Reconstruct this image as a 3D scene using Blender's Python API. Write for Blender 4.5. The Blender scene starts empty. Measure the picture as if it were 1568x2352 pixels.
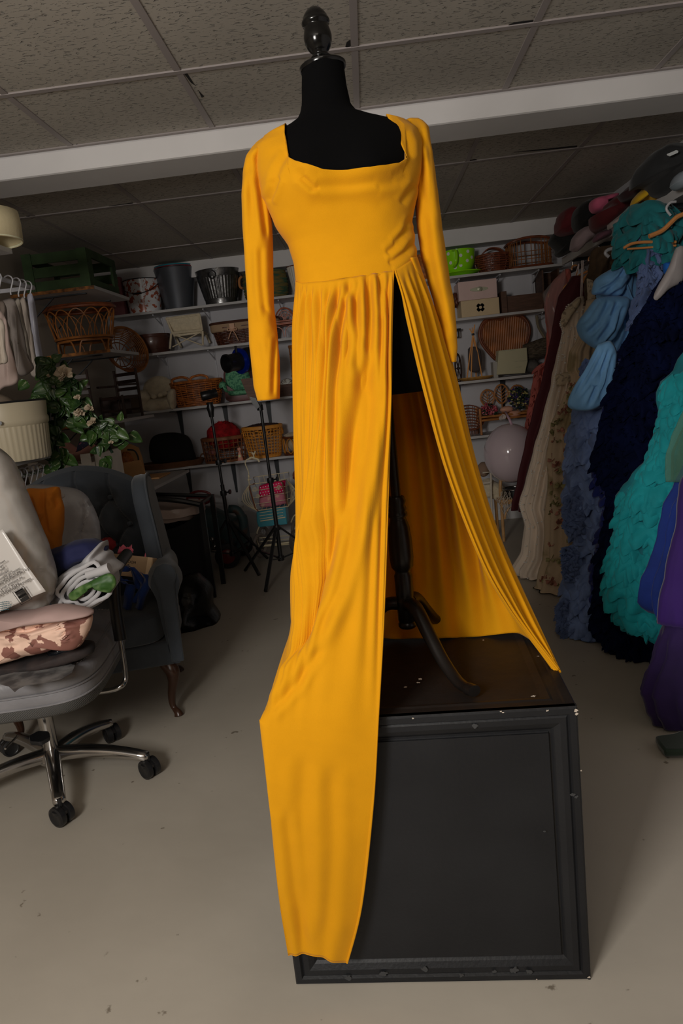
import bpy, bmesh, math, random
from math import sin, cos, pi, radians, sqrt, atan2, exp
from mathutils import Vector, Matrix, noise
SC = bpy.context.scene
COL = SC.collection
# ------------------------------------------------------------------ camera, light, exposure
CZ = 1.36
FPX = 1611.96
YAW, PITCH, ROLL = 0.0551913, 0.1821632, -0.1096262
_F = Vector((-sin(YAW)*cos(PITCH), cos(YAW)*cos(PITCH), -sin(PITCH)))
_R0 = Vector((cos(YAW), sin(YAW), 0)); _U0 = _R0.cross(_F)
_R = _R0*cos(ROLL) + _U0*sin(ROLL); _U = _U0*cos(ROLL) - _R0*sin(ROLL)
cam = bpy.data.cameras.new('camera'); co = bpy.data.objects.new('camera', cam); COL.objects.link(co)
cam.sensor_fit = 'VERTICAL'; cam.sensor_height = 36; cam.sensor_width = 24
cam.lens = FPX/2352*36; cam.clip_start = 0.02
m = Matrix.Identity(4)
for i in range(3):
    m[i][0] = _R[i]; m[i][1] = _U[i]; m[i][2] = -_F[i]
m[2][3] = CZ
co.matrix_world = m
SC.camera = co
SC.view_settings.view_transform = 'Standard'; SC.view_settings.look = 'None'
SC.view_settings.gamma = 1; SC.view_settings.use_curve_mapping = False
SC.view_settings.exposure = 0.0
w = bpy.data.worlds.new('world'); SC.world = w; w.use_nodes = True
w.node_tree.nodes['Background'].inputs[0].default_value = (1.0, .86, .70, 1)
w.node_tree.nodes['Background'].inputs[1].default_value = 0.035

def area(name, loc, target, size, power, color=(1, 1, 1), sy=None):
    l = bpy.data.lights.new(name, 'AREA'); l.energy = power; l.color = color
    l.shape = 'RECTANGLE'; l.size = size; l.size_y = sy or size
    o = bpy.data.objects.new(name, l); COL.objects.link(o); o.location = loc
    o.rotation_euler = (Vector(target)-Vector(loc)).to_track_quat('-Z', 'Y').to_euler()
    return o
area('softbox_light', (-1.15, -0.62, 1.80), (0.1, 2.2, 1.20), 0.62, 50, (1.0, .955, .90))
area('ceiling_lamp_light', (-0.3, -0.6, 2.40), (-0.3, -0.4, 0), 1.0, 10, (1.0, .90, .76))

# ------------------------------------------------------------------ helpers
def at(px, py, Y):                     # the point at depth Y that the photograph shows at (px, py)
    d = _R*((px-784)/FPX) - _U*((py-1176)/FPX) + _F
    return Vector((d.x*Y/d.y, Y, CZ + d.z*Y/d.y))
def proj(p):
    q = Vector(p)-Vector((0, 0, CZ)); w_ = q.dot(_F)
    return 784+FPX*q.dot(_R)/w_, 1176-FPX*q.dot(_U)/w_
def atz(px, py, z):
    d = _R*((px-784)/FPX) - _U*((py-1176)/FPX) + _F
    k = (z-CZ)/d.z
    return Vector((d.x*k, d.y*k, z))
def lin(c):
    c = c/255
    return c/12.92 if c <= .04045 else ((c+.055)/1.055)**2.4
def rgb(r, g, b, k=1.0):
    return tuple(min(.92, lin(v)*k) for v in (r, g, b)) + (1,)
MATS = {}
def mat(name, col, rough=.6, metal=0., var=0., vs=8., col2=None, bump=0., bs=60., sheen=0., alpha=1., spec=.5,
        wave=None, coat=0., trans=0., detail=4., stretch=None, sharp=None, back=None):
    if name in MATS: return MATS[name]
    m = bpy.data.materials.new(name); m.use_nodes = True; nt = m.node_tree; N = nt.nodes; L = nt.links
    b = N['Principled BSDF']
    b.inputs['Base Color'].default_value = col; b.inputs['Roughness'].default_value = rough
    b.inputs['Metallic'].default_value = metal; b.inputs['Specular IOR Level'].default_value = spec
    b.inputs['Alpha'].default_value = alpha
    if sheen: b.inputs['Sheen Weight'].default_value = sheen
    if coat: b.inputs['Coat Weight'].default_value = coat; b.inputs['Coat Roughness'].default_value = .1
    if trans:
        b.inputs['Transmission Weight'].default_value = trans
    tc = N.new('ShaderNodeTexCoord'); src = tc.outputs['Object']
    if stretch:
        mp = N.new('ShaderNodeMapping'); mp.inputs['Scale'].default_value = stretch
        L.new(src, mp.inputs['Vector']); src = mp.outputs['Vector']
    fac = None
    if var or col2:
        n = N.new('ShaderNodeTexNoise'); n.inputs['Scale'].default_value = vs; n.inputs['Detail'].default_value = detail
        L.new(src, n.inputs['Vector'])
        cr = N.new('ShaderNodeValToRGB'); c2 = col2 or tuple(c*(1-var) for c in col[:3])+(1,)
        a, z = (sharp if sharp else (.35, .65))
        cr.color_ramp.elements[0].position = a; cr.color_ramp.elements[0].color = c2
        cr.color_ramp.elements[1].position = z; cr.color_ramp.elements[1].color = col
        L.new(n.outputs['Fac'], cr.inputs['Fac']); L.new(cr.outputs['Color'], b.inputs['Base Color'])
    if bump:
        if wave:
            n2 = N.new('ShaderNodeTexWave'); n2.inputs['Scale'].default_value = bs; n2.bands_direction = wave
            n2.inputs['Distortion'].default_value = 1.0; o = n2.outputs['Fac']
        else:
            n2 = N.new('ShaderNodeTexNoise'); n2.inputs['Scale'].default_value = bs; n2.inputs['Detail'].default_value = 3; o = n2.outputs['Fac']
        L.new(src, n2.inputs['Vector'])
        bp = N.new('ShaderNodeBump'); bp.inputs['Strength'].default_value = bump; bp.inputs['Distance'].default_value = .01
        L.new(o, bp.inputs['Height']); L.new(bp.outputs['Normal'], b.inputs['Normal'])
    MATS[name] = m
    return m

OFF = {}
def thing(name, label, cat, loc=(0, 0, 0), group=None, kind=None):
    o = bpy.data.objects.new(name, None); COL.objects.link(o); o.location = loc; o.empty_display_size = .05
    o['label'] = label; o['category'] = cat
    if group: o['group'] = group
    if kind: o['kind'] = kind
    OFF[o.name] = Vector(loc)
    return o
def tag(o, label, cat, group=None, kind=None):
    o['label'] = label; o['category'] = cat
    if group: o['group'] = group
    if kind: o['kind'] = kind
    return o
class G:
    def __init__(s, M=None):
        s.v = []; s.f = []; s.M = M or Matrix.Identity(4)
    def add(s, vs, fs):
        b = len(s.v); s.v += [s.M @ Vector(v) for v in vs]; s.f += [tuple(i+b for i in f) for f in fs]; return s
    def box(s, x0, x1, y0, y1, z0, z1):
        s.add([(x0,y0,z0),(x1,y0,z0),(x1,y1,z0),(x0,y1,z0),(x0,y0,z1),(x1,y0,z1),(x1,y1,z1),(x0,y1,z1)],
              [(0,3,2,1),(4,5,6,7),(0,1,5,4),(1,2,6,5),(2,3,7,6),(3,0,4,7)]); return s
    def obox(s, c, sx, sy, sz, R=None):
        R = R or Matrix.Identity(3); c = Vector(c)
        p = [c + R @ Vector((a*sx/2, b*sy/2, d*sz/2)) for a, b, d in
             [(-1,-1,-1),(1,-1,-1),(1,1,-1),(-1,1,-1),(-1,-1,1),(1,-1,1),(1,1,1),(-1,1,1)]]
        s.add(p, [(0,3,2,1),(4,5,6,7),(0,1,5,4),(1,2,6,5),(2,3,7,6),(3,0,4,7)]); return s
    def beam(s, a, b, wd, th, up=(0, 0, 1)):
        a = Vector(a); b = Vector(b); d = (b-a); L = d.length; d.normalize(); u = Vector(up)
        x = d.cross(u)
        if x.length < 1e-4: x = Vector((1, 0, 0))
        x.normalize(); u = x.cross(d)
        R = Matrix((x, d, u)).transposed()
        return s.obox((a+b)/2, wd, L, th, R)
    def grid(s, P, cu=False, cv=False):
        nu = len(P); nv = len(P[0]); vs = [p for r in P for p in r]; fs = []
        for i in range(nu if cu else nu-1):
            for j in range(nv if cv else nv-1):
                a = i*nv+j; b = i*nv+(j+1) % nv; c = ((i+1) % nu)*nv+(j+1) % nv; d = ((i+1) % nu)*nv+j
                fs.append((a, b, c, d))
        s.add(vs, fs); return s
    def loft(s, rings, cap=True):
        s.grid(rings, cv=True); n = len(rings[0]); N = len(s.v)
        if cap:
            b = N-len(rings)*n
            s.f.append(tuple(range(b+n-1, b-1, -1))); s.f.append(tuple(range(N-n, N)))
        return s
    def tube(s, pts, r, n=8, closed=False, sq=1.):
        pts = [Vector(p) for p in pts]; m = len(pts); rs = r if isinstance(r, (list, tuple)) else [r]*m
        rings = []; u = None
        for i, p in enumerate(pts):
            if closed: t = pts[(i+1) % m]-pts[i-1]
            else: t = pts[min(i+1, m-1)]-pts[max(i-1, 0)]
            if t.length < 1e-9: t = Vector((0, 0, 1))
            t.normalize()
            if u is None:
                u = Vector((0, 0, 1)) if abs(t.z) < .9 else Vector((1, 0, 0))
            u = u - t*u.dot(t)
            if u.length < 1e-5: u = t.orthogonal()
            u.normalize(); v = t.cross(u)
            rings.append([p + (u*cos(2*pi*k/n)*sq + v*sin(2*pi*k/n))*rs[i] for k in range(n)])
        if closed: s.grid(rings, cu=True, cv=True)
        else: s.loft(rings)
        return s
    def lathe(s, prof, c=(0, 0, 0), n=32, rib=0, ra=0., sx=1., sy=1., ax=None, cap=True):
        c = Vector(c); ax = Vector(ax).normalized() if ax else Vector((0, 0, 1))
        q = Vector((0, 0, 1)).rotation_difference(ax)
        rings = []
        for r, z in prof:
            ring = []
            for k in range(n):
                a = 2*pi*k/n; rr = r*(1+ra*cos(rib*a)) if rib else r
                ring.append(c + q @ Vector((rr*cos(a)*sx, rr*sin(a)*sy, z)))
            rings.append(ring)
        s.loft(rings, cap); return s
    def blob(s, c, r, amp=0., sc=4., seed=0, n=24, flat=None, pw=1.):
        c = Vector(c); rings = []
        for i in range(1, n):
            th = pi*i/n; ring = []
            for k in range(2*n):
                ph = pi*k/n; d = Vector((sin(th)*cos(ph), sin(th)*sin(ph), -cos(th)))
                if pw != 1.: d = Vector([math.copysign(abs(q)**pw, q) for q in d])
                rr = 1+amp*noise.fractal(d*sc+Vector((seed*7.3, seed*3.1, seed)), 1., 2., 4)
                p = Vector((d.x*r[0], d.y*r[1], d.z*r[2]))*rr
                if flat is not None and p.z < flat: p.z = flat
                ring.append(c+p)
            rings.append(ring)
        s.loft(rings); return s
    def done(s, name, mt, parent=None, smooth=True, solid=0., bevel=0., sub=0, ang=40, loc=None):
        if parent is not None: off = OFF[parent.name]
        elif loc is not None: off = Vector(loc)
        else:
            off = Vector(((min(v.x for v in s.v)+max(v.x for v in s.v))/2, (min(v.y for v in s.v)+max(v.y for v in s.v))/2, min(v.z for v in s.v)))
        me = bpy.data.meshes.new(name); me.from_pydata([v-off for v in s.v], [], s.f); me.validate()
        bm = bmesh.new(); bm.from_mesh(me)
        if not solid: bmesh.ops.recalc_face_normals(bm, faces=bm.faces)
        bm.to_mesh(me); bm.free()
        o = bpy.data.objects.new(name, me); COL.objects.link(o); me.materials.append(mt)
        if parent is not None: o.parent = parent; o.location = (0, 0, 0)
        else: o.location = off
        OFF[o.name] = off
        if smooth:
            for p in me.polygons: p.use_smooth = True
            if hasattr(me, 'set_sharp_from_angle') and ang < 180: me.set_sharp_from_angle(angle=radians(ang))
        if solid:
            md = o.modifiers.new('s', 'SOLIDIFY'); md.thickness = solid; md.offset = 0
        if bevel:
            md = o.modifiers.new('b', 'BEVEL'); md.width = bevel; md.segments = 2; md.limit_method = 'ANGLE'
        if sub:
            md = o.modifiers.new('u', 'SUBSURF'); md.levels = sub; md.render_levels = sub
        return o
def struct(o):
    o['kind'] = 'structure'; return o
def dup(root, d, label=None, group=None, rz=0):
    def cp(o, par):
        c = o.copy(); COL.objects.link(c)
        if par: c.parent = par
        for ch in o.children: cp(ch, c)
        return c
    r = cp(root, None); r.location = root.location + Vector(d); r.rotation_euler.z += rz
    if label: r['label'] = label
    if group: r['group'] = group
    return r
def smoothpath(pts, n=8):
    pts = [Vector(p) for p in pts]; out = []
    for i in range(len(pts)-1):
        p0 = pts[max(i-1, 0)]; p1 = pts[i]; p2 = pts[i+1]; p3 = pts[min(i+2, len(pts)-1)]
        for k in range(n):
            t = k/n
            out.append(.5*((2*p1)+(p2-p0)*t+(2*p0-5*p1+4*p2-p3)*t*t+(3*p1-p0-3*p2+p3)*t**3))
    out.append(pts[-1]); return out
def resample(pts, n):
    L = [0]
    for i in range(1, len(pts)): L.append(L[-1]+(pts[i]-pts[i-1]).length)
    out = []; j = 0
    for k in range(n):
        t = L[-1]*k/(n-1)
        while j < len(L)-2 and L[j+1] < t: j += 1
        q = (t-L[j])/max(L[j+1]-L[j], 1e-9); out.append(pts[j].lerp(pts[j+1], min(q, 1)))
    return out
def interp(tab, x):                     # tab: sorted [(x, y)]
    if x <= tab[0][0]: return tab[0][1]
    for i in range(len(tab)-1):
        if x <= tab[i+1][0]:
            a, b = tab[i], tab[i+1]; t = (x-a[0])/max(b[0]-a[0], 1e-9)
            t = t*t*(3-2*t)*.35+t*.65
            return a[1]+(b[1]-a[1])*t
    return tab[-1][1]
def sm(a, b, x):
    t = max(0, min(1, (x-a)/(b-a))); return t*t*(3-2*t)
def displace(P, fn):                    # moves a grid of points along its own normals
    nu = len(P); nv = len(P[0]); Q = []
    for i in range(nu):
        row = []
        for j in range(nv):
            du = P[min(i+1, nu-1)][j]-P[max(i-1, 0)][j]; dv = P[i][min(j+1, nv-1)]-P[i][max(j-1, 0)]
            n = du.cross(dv)
            if n.length < 1e-10: n = Vector((0, -1, 0))
            n.normalize(); row.append(P[i][j]+n*fn(i/(nu-1), j/(nv-1), P[i][j]))
        Q.append(row)
    return Q
def text(body, size, M, mt, parent, name='printed_text', ext=.0004):
    c = bpy.data.curves.new(name, 'FONT'); c.body = body; c.size = size; c.extrude = ext
    t = bpy.data.objects.new('tmp', c); COL.objects.link(t)
    me = bpy.data.meshes.new_from_object(t.evaluated_get(bpy.context.evaluated_depsgraph_get()))
    bpy.data.objects.remove(t); bpy.data.curves.remove(c)
    off = OFF[parent.name] if parent else Vector((0, 0, 0))
    for v in me.vertices: v.co = (M @ v.co) - off
    me.name = name; o = bpy.data.objects.new(name, me); COL.objects.link(o)
    me.materials.clear(); me.materials.append(mt); o.parent = parent; OFF[o.name] = off
    return o
def segdist(x, y, pl):                  # distance to a polyline and how far along it
    best = 1e9; bt = 0; L = 0
    for (x0, y0), (x1, y1) in zip(pl, pl[1:]):
        dx, dy = x1-x0, y1-y0; l2 = dx*dx+dy*dy; t = max(0, min(1, ((x-x0)*dx+(y-y0)*dy)/l2))
        d = (x-x0-t*dx)**2+(y-y0-t*dy)**2
        if d < best: best = d; bt = L+t*sqrt(l2); sg = (x-x0)*dy-(y-y0)*dx
        L += sqrt(l2)
    return sqrt(best)*(1 if sg > 0 else -1), bt/L
def creases(lst):
    bb = [(min(q[0] for q in pl)-4*w_, max(q[0] for q in pl)+4*w_, min(q[1] for q in pl)-4*w_, max(q[1] for q in pl)+4*w_) for pl, w_, a in lst]
    def f(p):
        x, y = proj(p); d = 0
        for (pl, w_, a), (xa, xb, ya, yb) in zip(lst, bb):
            if xa < x < xb and ya < y < yb:
                r, t = segdist(x, y, pl); q = r/w_
                d -= a*exp(-q*q)*sm(0, .12, t)*(1-sm(.85, 1, t)) - .55*a*exp(-((abs(q)-1.9)/1.0)**2)*sm(0, .12, t)*(1-sm(.85, 1, t))
        return d
    return f
def puff(g, outl, Y, T, n=10, amp=0., sc=12., seed=0, pw=.5, sag=None, fold=None, m=96):
    # a cushion-like solid whose outline is given in the photograph's frame, at its own depth and thickness
    pts = [at(q[0], q[1], q[2] if len(q) > 2 else Y) for q in outl]
    pts = smoothpath(pts+[pts[0]], 6)[:-1]; pts = resample(pts+[pts[0]], m+1)[:-1]
    c = sum(pts, Vector())/len(pts); front = []
    for side in (-1, 1):
        for i in range(n+1):
            r = cos(pi/2*i/n) if side < 0 else sin(pi/2*i/n)
            if side > 0 and i == n: continue
            h = (max(0, 1-r*r))**pw*T/2*side if side > 0 else 0
        pass
    rings = []
    for side, seq in ((-1, [k/n for k in range(1, n+1)]), (1, [k/n for k in range(n-1, 0, -1)])):
        for r in seq:
            rr = r**.7; h = (max(0, 1-rr*rr*.999))**pw*T/2
            ring = []
            for p in pts:
                q = c+(p-c)*rr+Vector((0, side*h, 0))
                d = amp*noise.fractal(q*sc+Vector((seed*5.1, seed, 0)), 1., 2., 3)
                if fold: d += fold(q)
                q = q+Vector((0, -1 if side < 0 else 1, 0))*d*(1-.5*rr**6)+(p-c).normalized()*d*.5*rr
                ring.append(q)
            rings.append(ring)
    g.loft(rings); return g
rnd = random.Random(7)
# ------------------------------------------------------------------ structure
CEIL = 2.465; XL, XR, YB, YF = -2.18, 1.87, 6.22, -2.2
M_floor = mat('floor_paint', (.50, .455, .385, 1), rough=.5, col2=(.41, .37, .31, 1), vs=1.6, bump=.12, bs=14, detail=8, sharp=(.3, .7))
nt = M_floor.node_tree; N = nt.nodes; Lk = nt.links; b = N['Principled BSDF']
# small scratches and chips in the paint
tcn = [n for n in N if n.type == 'TEX_COORD'][0]; cr0 = [n for n in N if n.type == 'VALTORGB'][0]
vo = N.new('ShaderNodeTexNoise'); vo.inputs['Scale'].default_value = 23; vo.inputs['Detail'].default_value = 6
Lk.new(tcn.outputs['Object'], vo.inputs['Vector'])
cr = N.new('ShaderNodeValToRGB'); cr.color_ramp.elements[0].position = .70; cr.color_ramp.elements[0].color = (0, 0, 0, 1)
cr.color_ramp.elements[1].position = .74; cr.color_ramp.elements[1].color = (1, 1, 1, 1); Lk.new(vo.outputs['Fac'], cr.inputs['Fac'])
mx = N.new('ShaderNodeMix'); mx.data_type = 'RGBA'; Lk.new(cr.outputs['Color'], mx.inputs[0]); Lk.new(cr0.outputs['Color'], mx.inputs[6])
mx.inputs[7].default_value = (.20, .17, .13, 1); Lk.new(mx.outputs[2], b.inputs['Base Color'])
M_wall = mat('wall_paint', (.66, .65, .68, 1), rough=.75, var=.08, vs=3, bump=.05, bs=90)
M_wallL = mat('left_wall_paint', (.42, .36, .29, 1), rough=.8, var=.08, vs=3)
M_white = mat('white_paint', (.78, .76, .75, 1), rough=.6, var=.05, vs=5)
M_tile = mat('ceiling_tile', (.50, .46, .40, 1), rough=.9, var=.12, vs=2.0)
nt = M_tile.node_tree; N = nt.nodes; Lk = nt.links
tcn = [n for n in N if n.type == 'TEX_COORD'][0]
mp = N.new('ShaderNodeMapping'); mp.inputs['Scale'].default_value = (1, 2.4, 1); Lk.new(tcn.outputs['Object'], mp.inputs['Vector'])
vo = N.new('ShaderNodeTexNoise'); vo.inputs['Scale'].default_value = 42; vo.inputs['Detail'].default_value = 4; vo.inputs['Distortion'].default_value = .6
Lk.new(mp.outputs['Vector'], vo.inputs['Vector'])
cr = N.new('ShaderNodeValToRGB'); cr.color_ramp.elements[0].position = .32; cr.color_ramp.elements[1].position = .42
Lk.new(vo.outputs['Fac'], cr.inputs['Fac'])
bp = N.new('ShaderNodeBump'); bp.inputs['Strength'].default_value = 1.0; bp.inputs['Distance'].default_value = .012
Lk.new(cr.outputs['Color'], bp.inputs['Height']); Lk.new(bp.outputs['Normal'], N['Principled BSDF'].inputs['Normal'])
M_tbar = mat('ceiling_bar', (.36, .32, .31, 1), rough=.6)
struct(G().box(XL-.1, XR+.1, YF, YB+.1, -.1, 0).done('floor', M_floor, smooth=False))
struct(G().box(XL-.1, XR+.1, YF, YB+.1, CEIL, CEIL+.1).done('ceiling', M_tile, smooth=False))
struct(G().box(XL-.1, XR+.1, YB, YB+.1, 0, CEIL).done('wall_back', M_wall, smooth=False))
struct(G().box(XL-.1, XL, YF, YB, 0, CEIL).done('wall_left', M_wallL, smooth=False))
struct(G().box(XR, XR+.1, YF, YB, 0, CEIL).done('wall_right', M_wall, smooth=False))
struct(G().box(XL-.1, XR+.1, YF-.1, YF, 0, CEIL).done('wall_front', M_wallL, smooth=False))
# beam across the ceiling, and the low soffit on the back wall
struct(G().box(XL, XR, 3.19, 3.445, 2.368, CEIL).done('trim_1', M_white, smooth=False, bevel=.012))
struct(G().box(XL, XR, 6.0, YB, 2.335, CEIL).done('trim_2', M_white, smooth=False, bevel=.004))
# the bars that carry the ceiling tiles
g = G()
x0 = -.5385; x1 = -1.7768; bw = .012
for k in range(-3, 5):
    x = x0+.61*k
    if XL < x < XR: g.box(x-bw, x+bw, YF, 3.19, CEIL-.004, CEIL+.01)
for y in (2.632-1.22*i for i in range(4)):
    g.box(XL, XR, y-bw, y+bw, CEIL-.0055, CEIL+.01)
g.box(XL, XR, 3.17, 3.19, CEIL-.0055, CEIL+.01)
for k in range(0, 7):
    x = x1+.61*k
    if XL < x < XR: g.box(x-bw, x+bw, 3.445, 6.0, CEIL-.004, CEIL+.01)
for y in (4.152, 5.375): g.box(XL, XR, y-bw, y+bw, CEIL-.0055, CEIL+.01)
struct(g.done('trim_3', M_tbar, smooth=False))
# dark gaps where tiles have crumbled away beside a bar
M_gap = mat('ceiling_gap', (.012, .01, .01, 1), rough=1)
g = G()
for pts in ([(1163, 60), (1180, 53), (1200, 50), (1224, 47), (1222, 55), (1190, 60)],
            [(793, 108), (796, 98), (804, 92), (805, 110)],
            [(421, 167), (430, 170), (447, 196), (438, 190)], [(455, 208), (468, 222), (463, 224)],
            [(176, 332), (184, 334), (176, 336)], [(1532, 160), (1548, 157), (1568, 156), (1568, 159)],
            [(1070, 371), (1090, 366), (1096, 368), (1075, 372)], [(1180, 350), (1325, 335), (1325, 338), (1250, 345)],
            [(250, 474), (305, 466), (305, 470), (260, 477)], [(60, 497), (78, 496), (76, 499)]):
    q = [atz(x, y, CEIL-.002) for x, y in pts]; n = len(q)
    g.add(q+[p+Vector((0, 0, .004)) for p in q], [tuple(range(n)), tuple(range(2*n-1, n-1, -1))]+[(i, (i+1) % n, n+(i+1) % n, n+i) for i in range(n)])
struct(g.done('trim_4', M_gap, smooth=False))
struct(G().box(XL, XR, YB-.014, YB, 0, .105).done('baseboard_back', M_white, smooth=False, bevel=.003))
struct(G().box(XL, XL+.014, YF, YB-.014, 0, .105).done('baseboard_left', M_white, smooth=False, bevel=.003))
struct(G().box(XR-.014, XR, YF, YB-.014, 0, .105).done('baseboard_right', M_white, smooth=False, bevel=.003))

# ------------------------------------------------------------------ black display box
M_blk = mat('black_box_paint', (.0092, .0098, .0118, 1), rough=.5, col2=(.013, .0138, .016, 1), vs=5, bump=.08, bs=120, detail=7, spec=.35)
M_blk2 = mat('worn_black_top', (.012, .009, .008, 1), rough=.5, col2=(.018, .014, .012, 1), vs=7, bump=.15, bs=30, detail=7, spec=.22)
M_chip = mat('bare_wood_chip', (.55, .48, .40, 1), rough=.8)
M_smudge = mat('pale_smudge', (.045, .046, .048, 1), rough=.8)
BA = atz(680, 2262, 0); BB = atz(1357, 2250, 0)
bx = Vector((BB.x-BA.x, BB.y-BA.y, 0)); BW = bx.length; bx.normalize(); by = Vector((-bx.y, bx.x, 0)); BH = .656; BD = .655
MB = Matrix.Translation(BA) @ Matrix((( bx.x, by.x, 0, 0), (bx.y, by.y, 0, 0), (0, 0, 1, 0), (0, 0, 0, 1)))
box = thing('display_box', 'large worn black wooden box with picture-frame mouldings, dress form standing on it', 'box', BA)
def moulding(g, o, u, v, n, W, H, prof):    # mitred frame; prof = (inset, height)
    o, u, v, n = Vector(o), Vector(u), Vector(v), Vector(n); P = []
    for i, h in prof:
        P.append([o+u*i+v*i+n*h, o+u*(W-i)+v*i+n*h, o+u*(W-i)+v*(H-i)+n*h, o+u*i+v*(H-i)+n*h])
    g.grid(P, cv=True)
prof = [(0, 0), (0, .012), (.004, .016), (.016, .016), (.020, .010), (.024, .013), (.036, .0125), (.048, .006), (.054, .001), (.058, .001),
        (.061, .005), (.066, .006), (.070, .003), (.072, -.002)]
g = G(MB); g.box(.006, BW-.006, .014, BD, 0, BH-.008); g.done('carcass', M_blk, box, smooth=False)
g = G(MB); moulding(g, (0, .014, 0), (1, 0, 0), (0, 0, 1), (0, -1, 0), BW, BH, [(a, b-.002+.002) for a, b in prof]); g.done('front_frame', M_blk, box, smooth=False)
g = G(MB); g.box(.06, BW-.06, .006, .014, .06, BH-.06); g.done('front_panel', M_blk, box, smooth=False)
g = G(MB); moulding(g, (0, 0, BH-.014), (1, 0, 0), (0, 1, 0), (0, 0, 1), BW, BD, [(0, 0), (0, .011), (.003, .014), (.020, .014), (.024, .010), (.040, .010), (.046, .012), (.060, .008), (.066, .0065)]); g.done('top_frame', M_blk2, box, smooth=False)
g = G(MB); g.box(.06, BW-.06, .06, BD-.06, BH-.013, BH-.0068); g.done('top_panel', M_blk2, box, smooth=False)
g = G(MB); moulding(g, (BW-.006, 0.0, 0), (0, 1, 0), (0, 0, 1), (1, 0, 0), BD, BH-.01, [(0, 0), (0, .005), (.03, .006), (.05, .002), (.06, 0)]); g.done('side_frame', M_blk, box, smooth=False)
def chips(nm, mt_, lst, fn, s0):
    for (x, y, s) in lst:
        c = fn(x, y); n = 14; rr = random.Random(int(x*7+y))
        u, v = s0; q = [c+(u*cos(2*pi*k/n)*rr.uniform(.5, 1.2)+v*sin(2*pi*k/n)*rr.uniform(.3, 1.0))*s*.75 for k in range(n)]
        g = G(); g.add(q, [tuple(range(n))]); g.done(nm, mt_, box, smooth=False)
chips('paint_chip', M_chip, [(965, 1560, .010), (960, 1568, .007), (931, 1578, .006), (1225, 1599, .007), (1110, 1470, .004), (1235, 1507, .005)], lambda x, y: atz(x, y, BH+.0012), (bx, by))
def onf(x, y):                                # a point on the front of the box
    d = atz(x, y, 0)-Vector((0, 0, CZ)); nrm = -by; P0 = BA+nrm*(-.014+.0175)
    k = (P0-Vector((0, 0, CZ))).dot(nrm)/d.dot(nrm); return Vector((0, 0, CZ))+d*k
chips('paint_chip', M_chip, [(1322, 1632, .006), (1324, 1640, .005), (1257, 1632, .004), (1155, 1637, .004), (1150, 1634, .003), (948, 1650, .003), (1352, 2245, .005), (1232, 2250, .003), (1334, 1770, .003)], onf, (bx, Vector((0, 0, 1))))
chips('pale_scuff', M_smudge, [(975, 2226, .012), (1180, 2228, .014), (1215, 2232, .011), (1315, 1825, .008), (1323, 1830, .006), (1250, 1910, .004), (1090, 1668, .010), (880, 2236, .014), (800, 2246, .012), (1060, 2240, .01), (1135, 2232, .008)], onf, (bx, Vector((0, 0, 1))))

# ------------------------------------------------------------------ dress form
YM = 1.70
M_velvet = mat('black_velvet', (.0025, .0025, .0028, 1), rough=.95, bump=.1, bs=400, spec=.08)
M_lacq = mat('black_lacquer', (.004, .004, .004, 1), rough=.16, spec=.4)
M_post = mat('black_turned_wood', (.010, .008, .007, 1), rough=.33, spec=.4)
def table(lst, Y=YM):
    t = sorted([(at(x, y, Y).z, at(x, y, Y).x) for x, y in lst]); return t
TL = table([(693, 160), (693, 219), (693, 240), (690, 262), (682, 283), (656, 303), (612, 325), (596, 350), (600, 400), (612, 455), (640, 521), (670, 567), (682, 610), (686, 647), (690, 700), (692, 760), (692, 850), (700, 930)])
TR = table([(790, 152), (795, 192), (805, 239), (822, 263), (855, 273), (881, 278), (935, 292), (955, 310), (962, 345), (958, 400), (950, 448), (938, 517), (944, 557), (950, 592), (962, 680), (978, 780), (988, 850), (990, 892)])
ztop = (TL[-1][0]+TR[-1][0])/2; zbot = at(940, 900, YM).z
def depth(z):                                 # half depth and centre of the form at height z
    h = interp([(1.31, .115), (1.45, .118), (1.62, .092), (1.70, .098), (1.80, .118), (1.86, .105), (1.93, .072), (1.97, .052), (2.1, .050)], z)
    c = interp([(1.31, 0), (1.62, 0), (1.80, -.018), (1.92, .0), (2.1, .0)], z)
    return h, c
def body(th, z, off=0.):
    a = interp(TL, z); b = interp(TR, z); cx = (a+b)/2; hw = (b-a)/2+off; h, c = depth(z); h += off
    e = interp([(1.3, .95), (1.8, .82), (1.9, .8), (1.97, 1.)], z)
    cc, ss = cos(th), sin(th)
    p = Vector((cx+hw*math.copysign(abs(cc)**e, cc), YM+c+h*math.copysign(abs(ss)**e, ss), z))
    # bust
    if ss < 0 and 1.62 < z < 1.93:
        for sgn in (-1, 1):
            dx = (p.x-(cx+sgn*.065))/.055; dz = (z-1.785)/.06
            p.y -= .026*exp(-dx*dx-dz*dz)
    return p
form = thing('dress_form', 'black velvet dress form with turned finial, wearing the mustard gown', 'mannequin', (0.05, YM, BH))
zs = [zbot+(ztop-zbot)*i/110 for i in range(111)]
g = G(); g.loft([[body(2*pi*k/72, z) for k in range(72)] for z in zs]); g.done('torso', M_velvet, form, ang=60)
nk = (body(0, ztop)+body(pi, ztop))/2
axn = Vector((-.045, 0, 1)).normalized()
g = G(); g.lathe([(.0, -.004), (.050, -.004), (.0515, .0), (.0515, .004), (.046, .008), (0, .008)], nk, 40, ax=axn); g.done('neck_cap', M_lacq, form)
s = (at(767, 100, YM)-at(703, 100, YM)).length/64
fp = [(0, 38), (9, 40), (17, 45), (24, 53), (28, 60), (28.5, 64), (31.5, 67), (32.5, 71), (31, 76), (28, 79), (28, 82), (31, 92), (32.5, 102), (31, 113), (27, 124), (21, 132), (17, 137), (17, 140), (22, 142), (22, 145), (20, 147), (27, 150), (32, 153), (33, 157), (33, 160)]
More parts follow.
